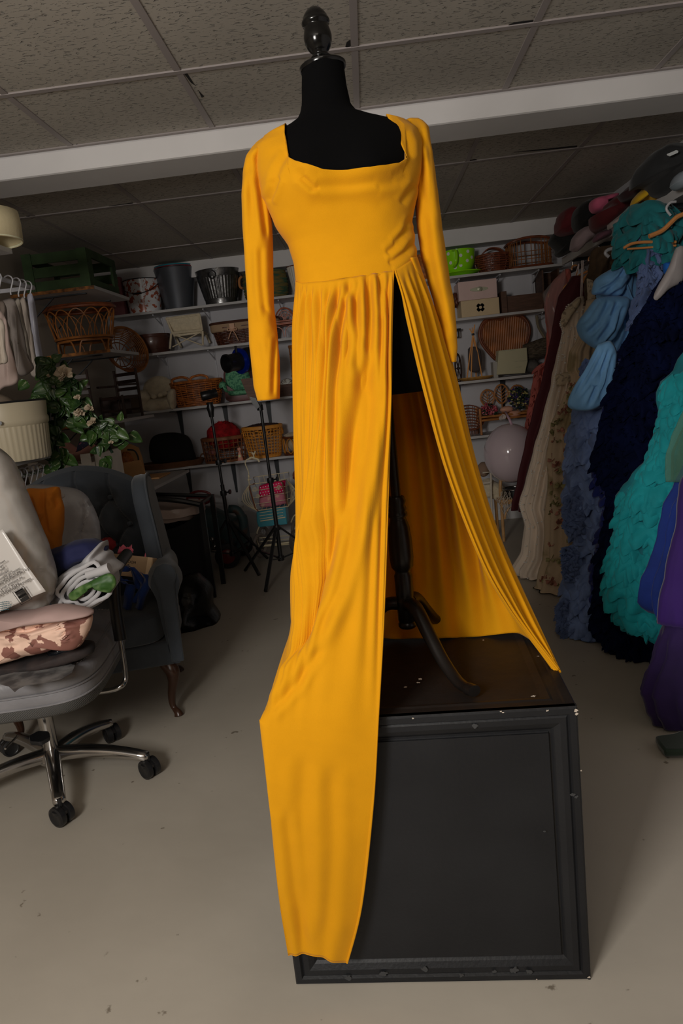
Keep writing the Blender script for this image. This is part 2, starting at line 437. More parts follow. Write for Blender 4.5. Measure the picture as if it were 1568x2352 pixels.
g = G(); g.lathe([(r*s, (158-y)*s) for r, y in fp], nk+Vector((-.002, 0, .008)), 48, ax=axn); g.done('finial', M_lacq, form, ang=70)
pt = at(909, 1138, YM); pb = at(936, 1440, YM); axp = (pt-pb).normalized(); Lp = (pt-pb).length
g = G(); g.lathe([(.0, 0), (.012, 0), (.012, .45), (.0, .45)], pt-axp*.02, 20, ax=axp); g.done('pole', M_post, form)
k = Lp/302
pp = [(0, 0), (17, 0), (20, 4), (20, 10), (17, 14), (19.5, 18), (20, 60), (21, 66), (18, 70), (19.5, 76), (19.5, 122), (17, 128), (18, 134), (24, 142), (26, 165), (25.5, 200), (23, 232), (18, 248), (17, 252), (21, 256), (21, 262), (18, 266), (20, 272), (17, 280), (20, 290), (16, 300), (0, 302)]
g = G(); g.lathe([(r*k*1.02, z*k) for r, z in pp], pb, 36, ax=axp); g.done('turned_post', M_post, form, ang=60)
hub = pb+axp*.06
for i, a in enumerate((-64, 60, 176)):
    a = radians(a); d = Vector((cos(a), sin(a), 0)); zz = hub.z-BH
    pts = smoothpath([hub+d*.02+Vector((0, 0, .005)), hub+d*.055+Vector((0, 0, .0)), hub+d*.11+Vector((0, 0, -zz*.38)), hub+d*.165+Vector((0, 0, -zz*.72)), hub+d*.225+Vector((0, 0, -zz*.93)), Vector((hub.x, hub.y, BH))+d*.285+Vector((0, 0, .012))], 7)
    n = len(pts); g = G(); g.tube(pts, [.021-.008*(j/(n-1))+(.003 if j > n-5 else 0) for j in range(n)], 14, sq=.8); g.done('leg', M_post, form, ang=70)
# ------------------------------------------------------------------ mustard dress
M_dress = mat('mustard_jersey', (.72, .318, .003, 1), rough=.85, sheen=.06, bump=.10, bs=500, var=.05, vs=16, spec=.15)
dress = thing('gown', 'long-sleeved mustard yellow jersey gown with high slit, draped over dress form and black box', 'dress', (0, 1.6, BH))
zw = at(815, 628, 1.6).z
NPOLY = [(at(x, y, 1.60).x, at(x, y, 1.60).z) for x, y in [(655, 306), (660, 340), (668, 371), (685, 385), (706, 396), (746, 408), (800, 408), (848, 404), (880, 396), (911, 384), (928, 370), (932, 362), (924, 345), (908, 320), (884, 282), (884, 180), (650, 180)]]
def inpoly(x, z, P_):
    c = False; n = len(P_)
    for i in range(n):
        (xa, za), (xb, zb) = P_[i], P_[i-1]
        if (za > z) != (zb > z) and x < (xb-xa)*(z-za)/(zb-za)+xa: c = not c
    return c
NX0 = at(658, 306, YM).x; NX1 = at(882, 279, YM).x
def neck_clear(p):
    if p.z < 1.70: return False
    if p.y < YM-.012: return inpoly(p.x, p.z, NPOLY)
    if p.y < YM+.02: return NX0 < p.x < NX1
    return NX0 < p.x < NX1 and p.z > 1.92
SEAMF = [(at(x, y, 1.61).x, at(x, y, 1.61).z) for x, y in [(672, 648), (735, 641), (790, 632), (850, 627), (903, 621), (930, 606), (960, 590)]]
def wrap(px, py, off=.008, back=False):      # the point on the form's surface seen at (px, py)
    Y = 1.95 if back else 1.45
    while True:
        p = at(px, py, Y); a = interp(TL, p.z); b = interp(TR, p.z); h, c = depth(p.z)
        u = min(1, abs(p.x-(a+b)/2)/((b-a)/2+off)); e = 1/.88
        yy = (h+off)*(max(0, 1-u**(2*e)))**(1/(2*e))
        if back:
            if Y <= YM+c+yy or Y < YM: return (px, py, Y)
            Y -= .002
        else:
            if Y >= YM+c-yy or Y > YM: return (px, py, Y)
            Y += .002
NTH = 600; ZA = at(800, 425, 1.6).z
BF = creases([(pl_, w_*1.3, a_*.75) for pl_, w_, a_ in [([(885, 585), (915, 560), (945, 520)], 6, .006), ([(890, 608), (930, 580), (950, 553)], 6, .006), ([(900, 560), (925, 535), (945, 495)], 5, .004),
    ([(640, 405), (634, 420), (615, 465)], 6, .007), ([(660, 350), (640, 385), (622, 430)], 6, .005), ([(668, 385), (720, 428), (800, 425), (900, 410), (950, 375)], 8, .005),
    ([(690, 405), (718, 432), (735, 430)], 5, .004), ([(925, 300), (938, 330), (940, 370)], 6, .006), ([(905, 290), (925, 330)], 5, .004), ([(940, 400), (915, 420), (860, 430)], 7, .004),
    ([(700, 470), (800, 465), (900, 470)], 14, .003), ([(920, 470), (940, 440), (955, 420)], 6, .004)]])
P = []
for k in range(NTH):
    th = 2*pi*k/NTH; z = zw; top = None
    while z < ztop and not neck_clear(body(th, z, .006)): z += .006
    a_, b_ = z-.006, z
    for _ in range(8):
        q = (a_+b_)/2
        if neck_clear(body(th, q, .006)): b_ = q
        else: a_ = q
    top = a_; col = []; sx = body(th, zw, .006)
    s0 = (interp(SEAMF, sx.x) if sin(th) < 0 else interp(SEAMF, sx.x)-.0) - .008
    zA = min(top-.01, ZA)
    for j in range(110):
        zz = s0+(zA-s0)*j/70 if j < 70 else zA+(top-zA)*(j-70)/39
        p = body(th, zz, .006)
        # draped wrinkles: neckline cowl, folds at right waist and below the left shoulder
        n = (p-Vector(((interp(TL, zz)+interp(TR, zz))/2, YM, zz))).normalized(); d = 0
        if sin(th) < 0:
            d += .004*exp(-((top-zz)/.012)**2)
            u = (zz-1.83)+.25*(p.x-.02)**2/.15
            d += .003*sin(zz*120+p.x*22)*exp(-((zz-1.84)/.05)**2)*exp(-((p.x+.02)/.12)**2)
            d += max(-.0045, BF(p))
        d += .0015*noise.noise(p*14)
        col.append(p+n*d)
    P.append(col)
g = G(); g.grid(P, cu=True); g.done('bodice', M_dress, dress, solid=.002, ang=180)

def sleeve(rows, Y, seed, dep, FC):
    P = []; rows2 = []
    R_ = sorted(rows)
    ys = [R_[0][0]+(R_[-1][0]-R_[0][0])*i/130 for i in range(131)]
    for i, y in enumerate(ys):
        a = interp([(r[0], r[1]) for r in R_], y); b = interp([(r[0], r[2]) for r in R_], y); yy = Y(y)
        pa = at(a, y+(b-a)*.10/2, yy); pb_ = at(b, y-(b-a)*.10/2, yy); c = (pa+pb_)/2; u = (pb_-pa)/2; t = i/130
        v = Vector((0, 1, 0))*interp(dep, t); ring = []
        for k in range(64):
            th = 2*pi*k/64
            w_ = 1+.10*sin(th*3+t*5+seed)*sm(0, .2, t)*(1-.4*t)+.10*sin(th*5-t*9+seed*2)*exp(-((t-.1)/.12)**2)+.05*sin(t*70+th*2)*exp(-((t-.10)/.09)**2)+.04*sin(t*60+th)*exp(-((t-.9)/.08)**2)
            p = c+u*cos(th)+v*sin(th)*w_ ; p += Vector((0, -1, 0))*.004*noise.noise(p*20+Vector((seed, 0, 0)))
            if sin(th) < .2: p += Vector((0, -1, 0))*FC(p)*.55
            ring.append(p)
        P.append(ring)
    g = G(); g.grid(P, cv=True); return g
sl = [(322, 600, 652), (330, 588, 660), (345, 576, 662), (365, 565, 655), (400, 559, 640), (450, 557, 620), (517, 559, 624), (600, 564, 626), (700, 570, 628), (780, 573, 637), (830, 578, 641), (880, 583, 642), (918, 592, 641)]
sleeve(sl, lambda y: 1.70-.02*sm(400, 900, y), 1.3, [(0, .03), (.06, .055), (.2, .058), (.5, .042), (1, .030)], creases([([(612, 328), (592, 360), (594, 420), (604, 490), (612, 560)], 6, .020), ([(630, 335), (606, 372), (606, 395), (622, 380)], 5, .012), ([(598, 560), (600, 650), (610, 740)], 7, .010), ([(632, 770), (628, 840), (626, 915)], 5, .012), ([(575, 420), (573, 560), (580, 700)], 9, .006), ([(590, 780), (600, 850), (598, 910)], 8, .006), ([(600, 700), (622, 720), (634, 760)], 6, .006)])).done('sleeve', M_dress, dress, solid=.002, ang=180)
sr = [(282, 925, 966), (288, 918, 976), (300, 915, 984), (330, 930, 987), (370, 945, 993), (410, 953, 999), (460, 954, 1006), (517, 958, 1013), (580, 966, 1022), (640, 982, 1031), (700, 998, 1042), (760, 1010, 1047), (800, 1020, 1049), (832, 1032, 1046)]
sleeve(sr, lambda y: 1.71+.03*sm(400, 800, y), 2.6, [(0, .03), (.06, .052), (.2, .058), (.5, .045), (1, .022)], creases([([(964, 300), (966, 340), (970, 400), (972, 470)], 6, .012), ([(975, 480), (985, 580), (1005, 680), (1030, 790)], 8, .010), ([(930, 290), (945, 330), (955, 370)], 5, .010), ([(1005, 720), (1020, 790)], 5, .008)])).done('sleeve', M_dress, dress, solid=.002, ang=180)

def sheet(cols, nu, nv, fold, back=()):
    cols = [[wrap(c[0][0], c[0][1], .009, i in back)]+c[1:] for i, c in enumerate(cols)]
    C = [resample(smoothpath([at(*q) for q in c], 8), nv) for c in cols]; P = [[None]*nv for _ in range(nu)]
    for j in range(nv):
        row = resample(smoothpath([c[j] for c in C], 10), nu) if False else None
        pts = smoothpath([c[j] for c in C], 12); m = len(pts)-1
        for i in range(nu):
            t = i/(nu-1)*m; k = min(int(t), m-1); P[i][j] = pts[k].lerp(pts[k+1], t-k)
    return displace(P, fold)
A0 = [(903, 622, 1.585), (899, 750, 1.56), (897, 900, 1.525), (893, 1050, 1.49), (887, 1250, 1.44), (879, 1450, 1.385), (868, 1645, 1.348), (856, 1850, 1.345), (830, 2080, 1.345), (797, 2212, 1.345)]
A1 = [(860, 628, 1.58), (850, 900, 1.52), (838, 1250, 1.435), (822, 1450, 1.385), (805, 1645, 1.345), (795, 1850, 1.342), (780, 2070, 1.342), (762, 2204, 1.342)]
A2 = [(808, 637, 1.59), (790, 900, 1.525), (778, 1250, 1.44), (755, 1450, 1.39), (735, 1650, 1.345), (735, 1850, 1.342), (735, 2060, 1.342), (735, 2196, 1.342)]
A3 = [(760, 644, 1.60), (742, 900, 1.545), (728, 1250, 1.46), (700, 1450, 1.40), (665, 1650, 1.35), (672, 1850, 1.342), (690, 2060, 1.342), (698, 2194, 1.342)]
A4 = [(715, 648, 1.625), (703, 900, 1.59), (700, 1250, 1.52), (676, 1430, 1.44), (622, 1645, 1.36), (622, 1850, 1.345), (655, 2060, 1.345), (678, 2194, 1.345)]
A5 = [(692, 650, 1.66), (686, 900, 1.64), (690, 1200, 1.60), (680, 1400, 1.53), (645, 1550, 1.44), (600, 1648, 1.372), (598, 1668, 1.366), (620, 1850, 1.355), (645, 2060, 1.352), (664, 2190, 1.352)]
def Z2(*q): return [(560+.472*x, 600+.472*y) for x, y in q]
FA = creases([(pl_, w_*(1.5 if a_ > .015 else 1.15), a_*(1.0 if a_ > .015 else .7)) for pl_, w_, a_ in [(Z2((600, 420), (560, 700), (520, 950), (480, 1200), (400, 1450), (300, 1750), (205, 1990)), 15, .030), (Z2((650, 520), (615, 800), (575, 1050), (535, 1300), (455, 1600), (330, 1900)), 10, .016),
    (Z2((440, 90), (475, 230), (485, 400), (470, 640), (430, 950), (395, 1250), (340, 1500)), 9, .016), (Z2((500, 80), (540, 200), (560, 360), (540, 560)), 7, .012),
    (Z2((600, 50), (615, 250), (600, 470)), 7, .013), (Z2((650, 50), (690, 180), (700, 280)), 6, .009), (Z2((380, 110), (388, 330), (400, 560), (392, 900), (370, 1250), (320, 1600)), 8, .011),
    (Z2((690, 420), (700, 460), (680, 700), (660, 1000), (640, 1300)), 6, .005), (Z2((330, 150), (335, 500), (330, 900), (320, 1300), (290, 1500)), 4, .005), (Z2((300, 150), (298, 500), (295, 900), (300, 1300)), 4, .005),
    (Z2((275, 150), (270, 500), (275, 900), (285, 1300)), 3.5, .004), (Z2((140, 2000), (300, 1800), (400, 1560)), 9, .010), ([(612, 1640), (680, 1570), (740, 1480)], 9, .008), ([(700, 1720), (690, 1900), (705, 2150)], 16, .006), ([(760, 1750), (765, 1950), (745, 2180)], 14, .005), ([(655, 1850), (675, 2050), (700, 2190)], 10, .006)]])
def foldA(u, v, p):
    top = sm(0, .10, v); low = 1-sm(.46, .66, v)
    uu = u+.10*noise.noise(Vector((u*3, v*2.2, 0)))*top
    d = max(FA(p), -.004-.03*sm(.08, .22, v))+.003*sin(uu*2*pi*9)*top*low
    d += .002*sin(uu*2*pi*24)*sm(.5, .8, u)*top*(1-sm(.35, .6, v))
    d += .006*sin(uu*2*pi*11+v*3)*sm(.0, .03, v)*(1-sm(.1, .35, v))
    d += .003*sin((u-.55)*11-v*4+.8)*sm(.15, .4, v)*(1-sm(.60, .74, v))*sm(0, .15, u)
    d += .004*sin(u*8+v*6)*sm(.7, .85, v)+.002*sin(u*22-v*9)*sm(.85, 1, v)
    d += .004*exp(-((v-.99)/.006)**2)*0
    return d*sm(0, .03, u+.005)
PA = sheet([A0, A1, A2, A3, A4, A5], 260, 260, foldA); g = G(); g.grid(PA); g.done('front_skirt_panel', M_dress, dress, solid=.0022, ang=180)
B0 = [(694, 650, 1.66), (688, 900, 1.645), (692, 1200, 1.61), (684, 1350, 1.57), (668, 1470, 1.52), (650, 1540, 1.47), (612, 1640, 1.40), (604, 1655, 1.40)]
B1 = [(679, 646, 1.70), (677, 800, 1.70), (680, 1000, 1.70), (685, 1200, 1.69), (679, 1380, 1.66), (664, 1470, 1.62), (657, 1508, 1.60), (655, 1535, 1.585)]
B2 = [(690, 640, 1.75), (690, 900, 1.79), (700, 1200, 1.83), (705, 1380, 1.85), (700, 1460, 1.84), (697, 1490, 1.83)]
B3 = [(750, 628, 1.785), (760, 900, 1.86), (780, 1200, 1.89), (790, 1400, 1.89), (800, 1455, 1.885)]
B4 = [(820, 615, 1.80), (860, 900, 1.88), (880, 1200, 1.90), (890, 1400, 1.87), (895, 1467, 1.835)]
B5 = [(875, 602, 1.79), (950, 900, 1.89), (985, 1150, 1.90), (1000, 1350, 1.87), (1010, 1466, 1.81)]
B6 = [(915, 596, 1.77), (1000, 880, 1.86), (1060, 1150, 1.88), (1090, 1350, 1.84), (1100, 1462, 1.80)]
B7 = [(942, 592, 1.745), (1030, 860, 1.80), (1090, 1100, 1.82), (1150, 1320, 1.80), (1200, 1458, 1.755)]
B8 = [(957, 590, 1.71), (1042, 850, 1.74), (1092, 1060, 1.74), (1150, 1240, 1.72), (1228, 1415, 1.65), (1279, 1538, 1.56)]
B9 = [(940, 600, 1.65), (1000, 850, 1.655), (1058, 1060, 1.65), (1122, 1250, 1.635), (1200, 1420, 1.60), (1279, 1541, 1.548)]
B10 = [(907, 621, 1.59), (930, 700, 1.585), (975, 890, 1.57), (1030, 1090, 1.56), (1108, 1290, 1.56), (1165, 1392, 1.57), (1215, 1460, 1.575), (1279, 1541, 1.54)]
def foldB(u, v, p):
    top = sm(0, .12, v)
    back = sm(.3, .45, u)*(1-sm(.66, .74, u)); fr = sm(.78, .86, u); lf = 1-sm(.15, .3, u)
    d = .018*sin(u*2*pi*15+1.5*noise.noise(Vector((u*9, v, 0))))*top*back*(1-sm(.75, 1, v)*.7)
    d += .0085*(sin(u*2*pi*27)+.3*sin(u*2*pi*41))*top*fr*(1-.3*v)
    d += .006*sin(u*2*pi*30)*top*lf*(1-sm(.7, .9, v))
    d += .006*sin(u*40+v*60)*lf*sm(.9, .95, v)
    d += .010*noise.noise(Vector((u*8, v*4, 2)))*back*sm(.4, .8, v)
    return d*(1-sm(.985, 1., u))
PB = sheet([B0, B1, B2, B3, B4, B5, B6, B7, B8, B9, B10], 520, 200, foldB, (2, 3, 4, 5, 6)); g = G(); g.grid(PB); g.done('side_and_back_skirt', M_dress, dress, solid=.0022, ang=180)
g = G(); g.tube(PA[0], .0022, 6); g.tube([r[-1] for r in PA], .0016, 6); g.done('front_hem', M_dress, dress)
g = G(); g.tube(PB[-1], .0022, 6); g.done('slit_hem', M_dress, dress)
g = G(); puff(g, [(656, 1502), (664, 1515), (660, 1540), (655, 1565), (640, 1590), (612, 1628), (625, 1598), (640, 1570), (645, 1545), (648, 1520)], 1.56, .05, 8, .008, 30, 3, .4); g.done('bunched_hem', M_dress, dress, ang=180)
# ------------------------------------------------------------------ shape builders shared by the props
def slab(g, outl, Y, T, sub=0):
    pts = [at(q[0], q[1], Y) for q in outl]
    if sub: pts = smoothpath(pts+[pts[0]], sub)[:-1]
    n = len(pts); a = [p+Vector((0, -T/2, 0)) for p in pts]; b = [p+Vector((0, T/2, 0)) for p in pts]
    g.add(a+b, [tuple(range(n)), tuple(range(2*n-1, n-1, -1))]+[(i, (i+1) % n, n+(i+1) % n, n+i) for i in range(n)]); return g
def rrect(cx, cy, hx, hy, z, e=.35, n=64, rz=0.):
    out = []
    for k in range(n):
        a = 2*pi*k/n; x = hx*math.copysign(abs(cos(a))**e, cos(a)); y = hy*math.copysign(abs(sin(a))**e, sin(a))
        out.append(Vector((cx+x*cos(rz)-y*sin(rz), cy+x*sin(rz)+y*cos(rz), z)))
    return out
# ------------------------------------------------------------------ wingback armchair
M_vel = mat('slate_velvet', (.058, .068, .082, 1), rough=.75, sheen=.25, var=.35, vs=3.5, bump=.08, bs=200, spec=.2)
M_leg = mat('mahogany', (.05, .020, .010, 1), rough=.28)
arm = thing('wingback_armchair', 'slate grey velvet wingback armchair with button-tufted back and cabriole legs', 'armchair', (-.955, 2.83, 0))
def bk(u, v):                                  # back cushion surface, u across, v up
    x = -1.60+.56*u; arch = .10*(1-(2*u-1)**2)
    return Vector((x, 3.24+.14*v-.02, .42+(.56+arch)*v))
BT = [(.63, .80), (.60, .62), (.80, .62), (.72, .44), (.45, .80), (.40, .62), (.50, .44), (.30, .44), (.27, .80), (.2, .62)]
BT = [(.50, .82), (.77, .82), (.63, .64), (.90, .64), (.37, .64), (.77, .46), (.50, .46), (.23, .82), (.10, .64), (.23, .46)]
P = []
for i in range(90):
    row = []
    for j in range(90):
        u = i/89; v = j/89; p = bk(u, v); d = .055*(1-abs(2*u-1)**5)*(1-abs(2*v-1)**6)
        for a, b in BT: d -= .058*exp(-(((u-a)*.56)**2+((v-b)*.6)**2)/.0016)
        for n1, (a, b) in enumerate(BT):
            for c, e in BT[n1+1:]:
                if .1 < abs(a-c) < .16 and .1 < abs(b-e) < .2:
                    r, t = segdist(u, v, [(a, b), (c, e)])
                    d -= .028*exp(-(r/.012)**2)
        for a, b in BT:
            if b > .8: d -= .016*exp(-((u-a)/.012)**2)*sm(b, b+.03, v)
        row.append(p+Vector((0, -1, .2))*d)
    P.append(row)
g = G(); g.grid(P); g.grid([[bk(i/30, j/30)+Vector((0, .09, 0)) for j in range(31)] for i in range(31)])
e1 = [bk(i/30, 1) for i in range(31)]; g.grid([e1, [p+Vector((0, .045, .02)) for p in e1], [p+Vector((0, .09, 0)) for p in e1]])
g.done('backrest', M_vel, arm)
for a, b in BT:
    p = bk(a, b)+Vector((0, -.008, 0)); g = G(); g.blob(p, (.012, .008, .012), n=6); g.done('button', M_vel, arm)
for s in (1, -1):
    cx = -1.295
    def WX(z, o=0.): return cx+s*(.290+max(0, (1.03-z))*.10+o)
    yz = smoothpath([Vector(q) for q in [(0, 3.40, .45), (0, 3.38, .85), (0, 3.36, 1.0), (0, 3.27, 1.035), (0, 3.14, 1.02), (0, 3.06, .94), (0, 3.04, .80), (0, 3.0, .68), (0, 2.97, .58), (0, 3.0, .45)]], 5)
    cY, cZ = 3.2, .75; rings = []
    for o, k in ((-.036, .86), (-.036, .94), (-.026, .985), (0, 1), (.026, .985), (.036, .94), (.036, .86)):
        rings.append([Vector((WX(cZ+(p.z-cZ)*k, o), cY+(p.y-cY)*k, cZ+(p.z-cZ)*k)) for p in yz])
    g = G(); g.loft(rings); w_ = g.done('wing', M_vel, arm)
    g = G(); g.tube([Vector((WX(p.z, .030*s*s), p.y-.004, p.z)) for p in yz[8:]], .0045, 6); g.done('piping', M_vel, w_)
    # arm: bulging roll that narrows to the front panel
    rings = []
    for i in range(24):
        t = i/23; y = 2.80+.42*t; r = []
        for k in range(40):
            a = 2*pi*k/40; zz = sin(a); xx = cos(a)
            if zz > -.2: q = Vector((xx*.060*(1+.25*sin(pi*min(1, t*2))), 0, .605+zz*.075))
            else: q = Vector((xx*.045, 0, .605+(zz+.2)*.45-.015))
            r.append(Vector((cx+s*(.372-.03*t)+q.x+s*.03*max(0, q.z-.55), y-.01*cos(a)*0, max(q.z, .25))))
        rings.append(r)
    g = G(); g.loft(rings); a_ = g.done('armrest', M_vel, arm)
    fp_ = [(0, .695), (.030, .688), (.046, .660), (.046, .630), (.034, .60), (.030, .55), (.026, .26), (-.026, .26), (-.03, .55), (-.036, .60), (-.046, .63), (-.046, .66), (-.030, .688)]
    g = G(); n = len(fp_); c_ = cx+s*.378
    A_ = [Vector((c_+x, 2.785, z)) for x, z in fp_]; B_ = [Vector((c_+x, 2.805, z)) for x, z in fp_]
    g.add(A_+B_, [tuple(range(n)), tuple(range(2*n-1, n-1, -1))]+[(i, (i+1) % n, n+(i+1) % n, n+i) for i in range(n)])
    g.done('arm_panel', M_vel, a_, bevel=.006)
g = G(); rings = []
for z, k in ((.355, .96), (.362, .99), (.38, 1), (.44, 1), (.462, .985), (.475, .93), (.48, .7), (.482, .3)): rings.append(rrect(-1.295, 3.03, .335*k, .25*k, z, .3))
g.loft(rings); g.done('seat_cushion', M_vel, arm)
g = G(); g.box(-1.66, -.93, 2.80, 3.38, .245, .352); g.done('apron', M_vel, arm, bevel=.012)
for x, y, sx_, sy_ in ((-.965, 2.835, 1, -1), (-1.625, 2.835, -1, -1), (-.985, 3.34, 1, 1), (-1.60, 3.34, -1, 1)):
    g = G(); pts = smoothpath([(x-.01*sx_, y-.01*sy_, .25), (x+.012*sx_, y+.012*sy_, .215), (x+.012*sx_, y+.012*sy_, .17), (x-.006*sx_, y-.006*sy_, .10), (x-.010*sx_, y-.010*sy_, .045), (x+.008*sx_, y+.008*sy_, .016), (x+.012*sx_, y+.012*sy_, .0)], 6)
    n = len(pts); g.tube(pts, [interp([(0, .034), (.18, .032), (.45, .019), (.72, .0125), (.86, .018), (.94, .021), (1, .016)], i/(n-1)) for i in range(n)], 14); g.done('leg', M_leg, arm)
arm.rotation_euler.z = radians(12); arm.location.x -= .015; arm.location.y += .02
# things lying in the armchair
M_card = mat('kraft_card', rgb(120, 100, 78, 3.2), rough=.8, var=.1, vs=9)
M_ink = mat('dark_ink', (.015, .012, .01, 1), rough=.8)
def quadM(tl, tr, bl):                          # a matrix whose x runs tl>tr and y runs bl>tl
    x = (tr-tl).normalized(); y = (tl-bl); y = (y-x*y.dot(x)).normalized(); z = x.cross(y)
    m = Matrix((x, y, z)).transposed().to_4x4(); m.translation = tl; return m
tl, tr, bl_ = at(250, 1270, 3.02), at(352, 1281, 2.98), at(262, 1325, 2.98)
bx_ = thing('cardboard_box', 'flat brown cardboard box with black printed words, leaning in the grey armchair', 'box', (-1.15, 3.0, .5))
Mq = quadM(tl, tr, bl_); wq = (tr-tl).length
g = G(Mq); g.box(0, wq, -.095, 0, -.14, 0); g.done('carton', M_card, bx_, bevel=.002)
g = G(Mq); g.box(wq-.026, wq-.004, -.095, 0, .0005, .0012); g.done('tape', mat('packing_tape', rgb(150, 130, 105, 3), rough=.35), bx_, smooth=False)
text('NE THE POOH\nROPHONE\nICROPHONE', .0165, Mq @ Matrix.Translation((.030, -.035, .001)), M_ink, bx_)
M_blue = mat('royal_blue_felt', (.004, .035, .20, 1), rough=.85, sheen=.2)
g = G()
for pl, w_ in ((((268, 1308), (285, 1312), (300, 1304), (312, 1330), (322, 1355)), .02), (((300, 1302), (315, 1318), (328, 1340), (325, 1358), (310, 1385)), .018), (((330, 1318), (338, 1340), (325, 1372), (318, 1400)), .02), (((285, 1340), (300, 1345), (295, 1372), (290, 1400)), .024), (((262, 1310), (275, 1330), (300, 1334)), .02)):
    c = smoothpath([at(x, y, 2.86+.01*i) for i, (x, y) in enumerate(pl)], 6)
    g.grid([[p+Vector((-w_*.7, .01*sin(i*.5), w_*.5)), p+Vector((0, -.006, 0)), p+Vector((w_*.7, .008, -w_*.3))] for i, p in enumerate(c)])
tag(g.done('fabric_strips', M_blue, solid=.002), 'tangle of royal blue felt strips hanging over the cardboard box', 'fabric')
def petals(g, c, r, n, seed):
    q = random.Random(seed)
    for _ in range(n):
        d = Vector((q.uniform(-1, 1), q.uniform(-1, .2), q.uniform(-.2, 1))).normalized(); s_ = d.orthogonal().normalized(); k = r*q.uniform(.7, 1.3)
        t_ = d.cross(s_)
        g.grid([[c+s_*(a*.5*k)+d*(b*k)+t_*(.15*k*sin(a*3+b*2)) for a in (-1+abs(.0), -.4, .4, 1)] if b > .1 else [c+s_*(a*.12*k) for a in (-1, -.4, .4, 1)] for b in (0, .5, .9, 1.1)])
    return g
M_pink = mat('pink_petal', rgb(190, 75, 90, 3), rough=.7)
for px_, py_, nm in ((290, 1268, 'pink silk flower above the cardboard box, beside the tufted back'), (352, 1278, 'pink silk flower at the right corner of the cardboard box')):
    g = G(); petals(g, at(px_, py_, 3.06), .03, 14, px_); tag(g.done('silk_flower', M_pink, solid=.001), nm, 'flower')
g = G(); g.blob(at(247, 1250, 3.0), (.035, .03, .03), .2, 9, 4, 12); tag(g.done('crumpled_cloth', mat('red_cloth', (.28, .012, .012, 1), rough=.8)), 'small crumpled red cloth behind the white rolled fabric', 'cloth')

# ------------------------------------------------------------------ office chair
M_lea = mat('grey_leather', (.27, .265, .28, 1), rough=.40, var=.25, vs=5, bump=.12, bs=70)
M_worn = mat('worn_leather_patch', (.07, .068, .07, 1), rough=.6, col2=(.20, .195, .19, 1), vs=18, sharp=(.4, .6), detail=8)
M_mesh = mat('grey_mesh_band', (.17, .168, .165, 1), rough=.7, bump=.8, bs=90, wave='DIAGONAL')
M_chrome = mat('polished_aluminium', (.62, .60, .58, 1), rough=.20, metal=1., var=.4, vs=4)
M_plas = mat('black_plastic', (.010, .010, .011, 1), rough=.35)
M_stitch = mat('pale_stitching', (.30, .29, .29, 1), rough=.8)
hx_, hy_ = -1.325, 2.405
och = thing('office_chair', 'grey leather office chair with worn seat and polished five-star base', 'chair', (hx_, hy_, 0))
SX, SY = -1.29, 2.36
def seatring(z, k, o=0): return rrect(SX, SY, (.275+o)*k, (.345+o)*k, z, .45, 96, radians(8))
g = G(); g.loft([seatring(.405, .90), seatring(.41, .95), seatring(.422, .985), seatring(.452, 1.0), seatring(.455, .97)]); g.done('seat_band', M_mesh, och)
g = G(); g.loft([seatring(.452, .96), seatring(.456, .995), seatring(.475, 1.01), seatring(.492, 1.0), seatring(.496, .97)]); s_ = g.done('lower_cushion', M_lea, och)
g = G(); g.tube(seatring(.456, 1.0), .0035, 6, closed=True); g.done('piping', M_lea, s_)
rings = [seatring(.492, .96), seatring(.498, 1.0), seatring(.515, 1.02), seatring(.540, 1.01), seatring(.556, .97), seatring(.562, .93), seatring(.560, .915), seatring(.566, .89), seatring(.572, .75), seatring(.576, .5), seatring(.577, .2)]
g = G(); g.loft(rings); s_ = g.done('seat_cushion', M_lea, och, ang=60)
g = G(); g.tube(seatring(.497, 1.005), .0035, 6, closed=True); g.done('piping', M_lea, s_)
g = G()
for k_, z_ in ((.955, .5605), (.905, .5645)):
    rg = resample(seatring(z_, k_)+[seatring(z_, k_)[0]], 281)
    for i in range(0, 280, 2): g.beam(rg[i], rg[i+1], .0022, .0016)
g.done('stitching', M_stitch, s_, smooth=False)
q = [(0, 1552), (30, 1545), (60, 1535), (110, 1527), (150, 1520), (172, 1528), (165, 1545), (140, 1560), (110, 1568), (85, 1572), (60, 1574), (42, 1583), (34, 1590), (20, 1577), (0, 1572)]
pts = [atz(x, y, .5745) for x, y in q]; g = G(); g.add(pts, [tuple(range(len(pts)))]); g.done('worn_patch', M_worn, s_, smooth=False)
bo = [(20, 1120), (90, 1112), (150, 1118), (180, 1124), (205, 1145), (226, 1190), (232, 1235), (228, 1275), (222, 1330), (20, 1340)]
BFo = creases([([(183, 1140), (198, 1165), (190, 1210), (182, 1245)], 3, .010), ([(205, 1145), (222, 1175), (226, 1190)], 2.5, .006), ([(226, 1190), (215, 1215), (213, 1245)], 2.5, .006), ([(200, 1175), (215, 1180)], 3, .004), ([(198, 1200), (212, 1204)], 3, .004), ([(192, 1222), (210, 1226)], 3, .004)])
g = G(); puff(g, bo, 2.70, .12, 16, .004, 9, 2, fold=BFo, m=140); s_ = g.done('backrest', M_lea, och, ang=70)
g = G(); pl = resample([at(183+.5, 1140, 2.637), at(199, 1165, 2.637), at(193, 1205, 2.637), at(184, 1245, 2.637)], 61)
for i in range(0, 60, 2): g.beam(pl[i], pl[i+1], .0022, .0016)
g.done('stitching', M_stitch, s_, smooth=False)
g = G(); g.box(SX-.10, SX+.06, SY-.12, SY+.12, .335, .408); g.box(SX-.06, SX+.03, SY-.09, SY+.09, .31, .338); g.done('seat_mechanism', M_plas, och, bevel=.012)
g = G(); g.tube([at(40, 1690, 2.3), at(12, 1720, 2.2)], .004, 8); g.done('lever', M_chrome, och)
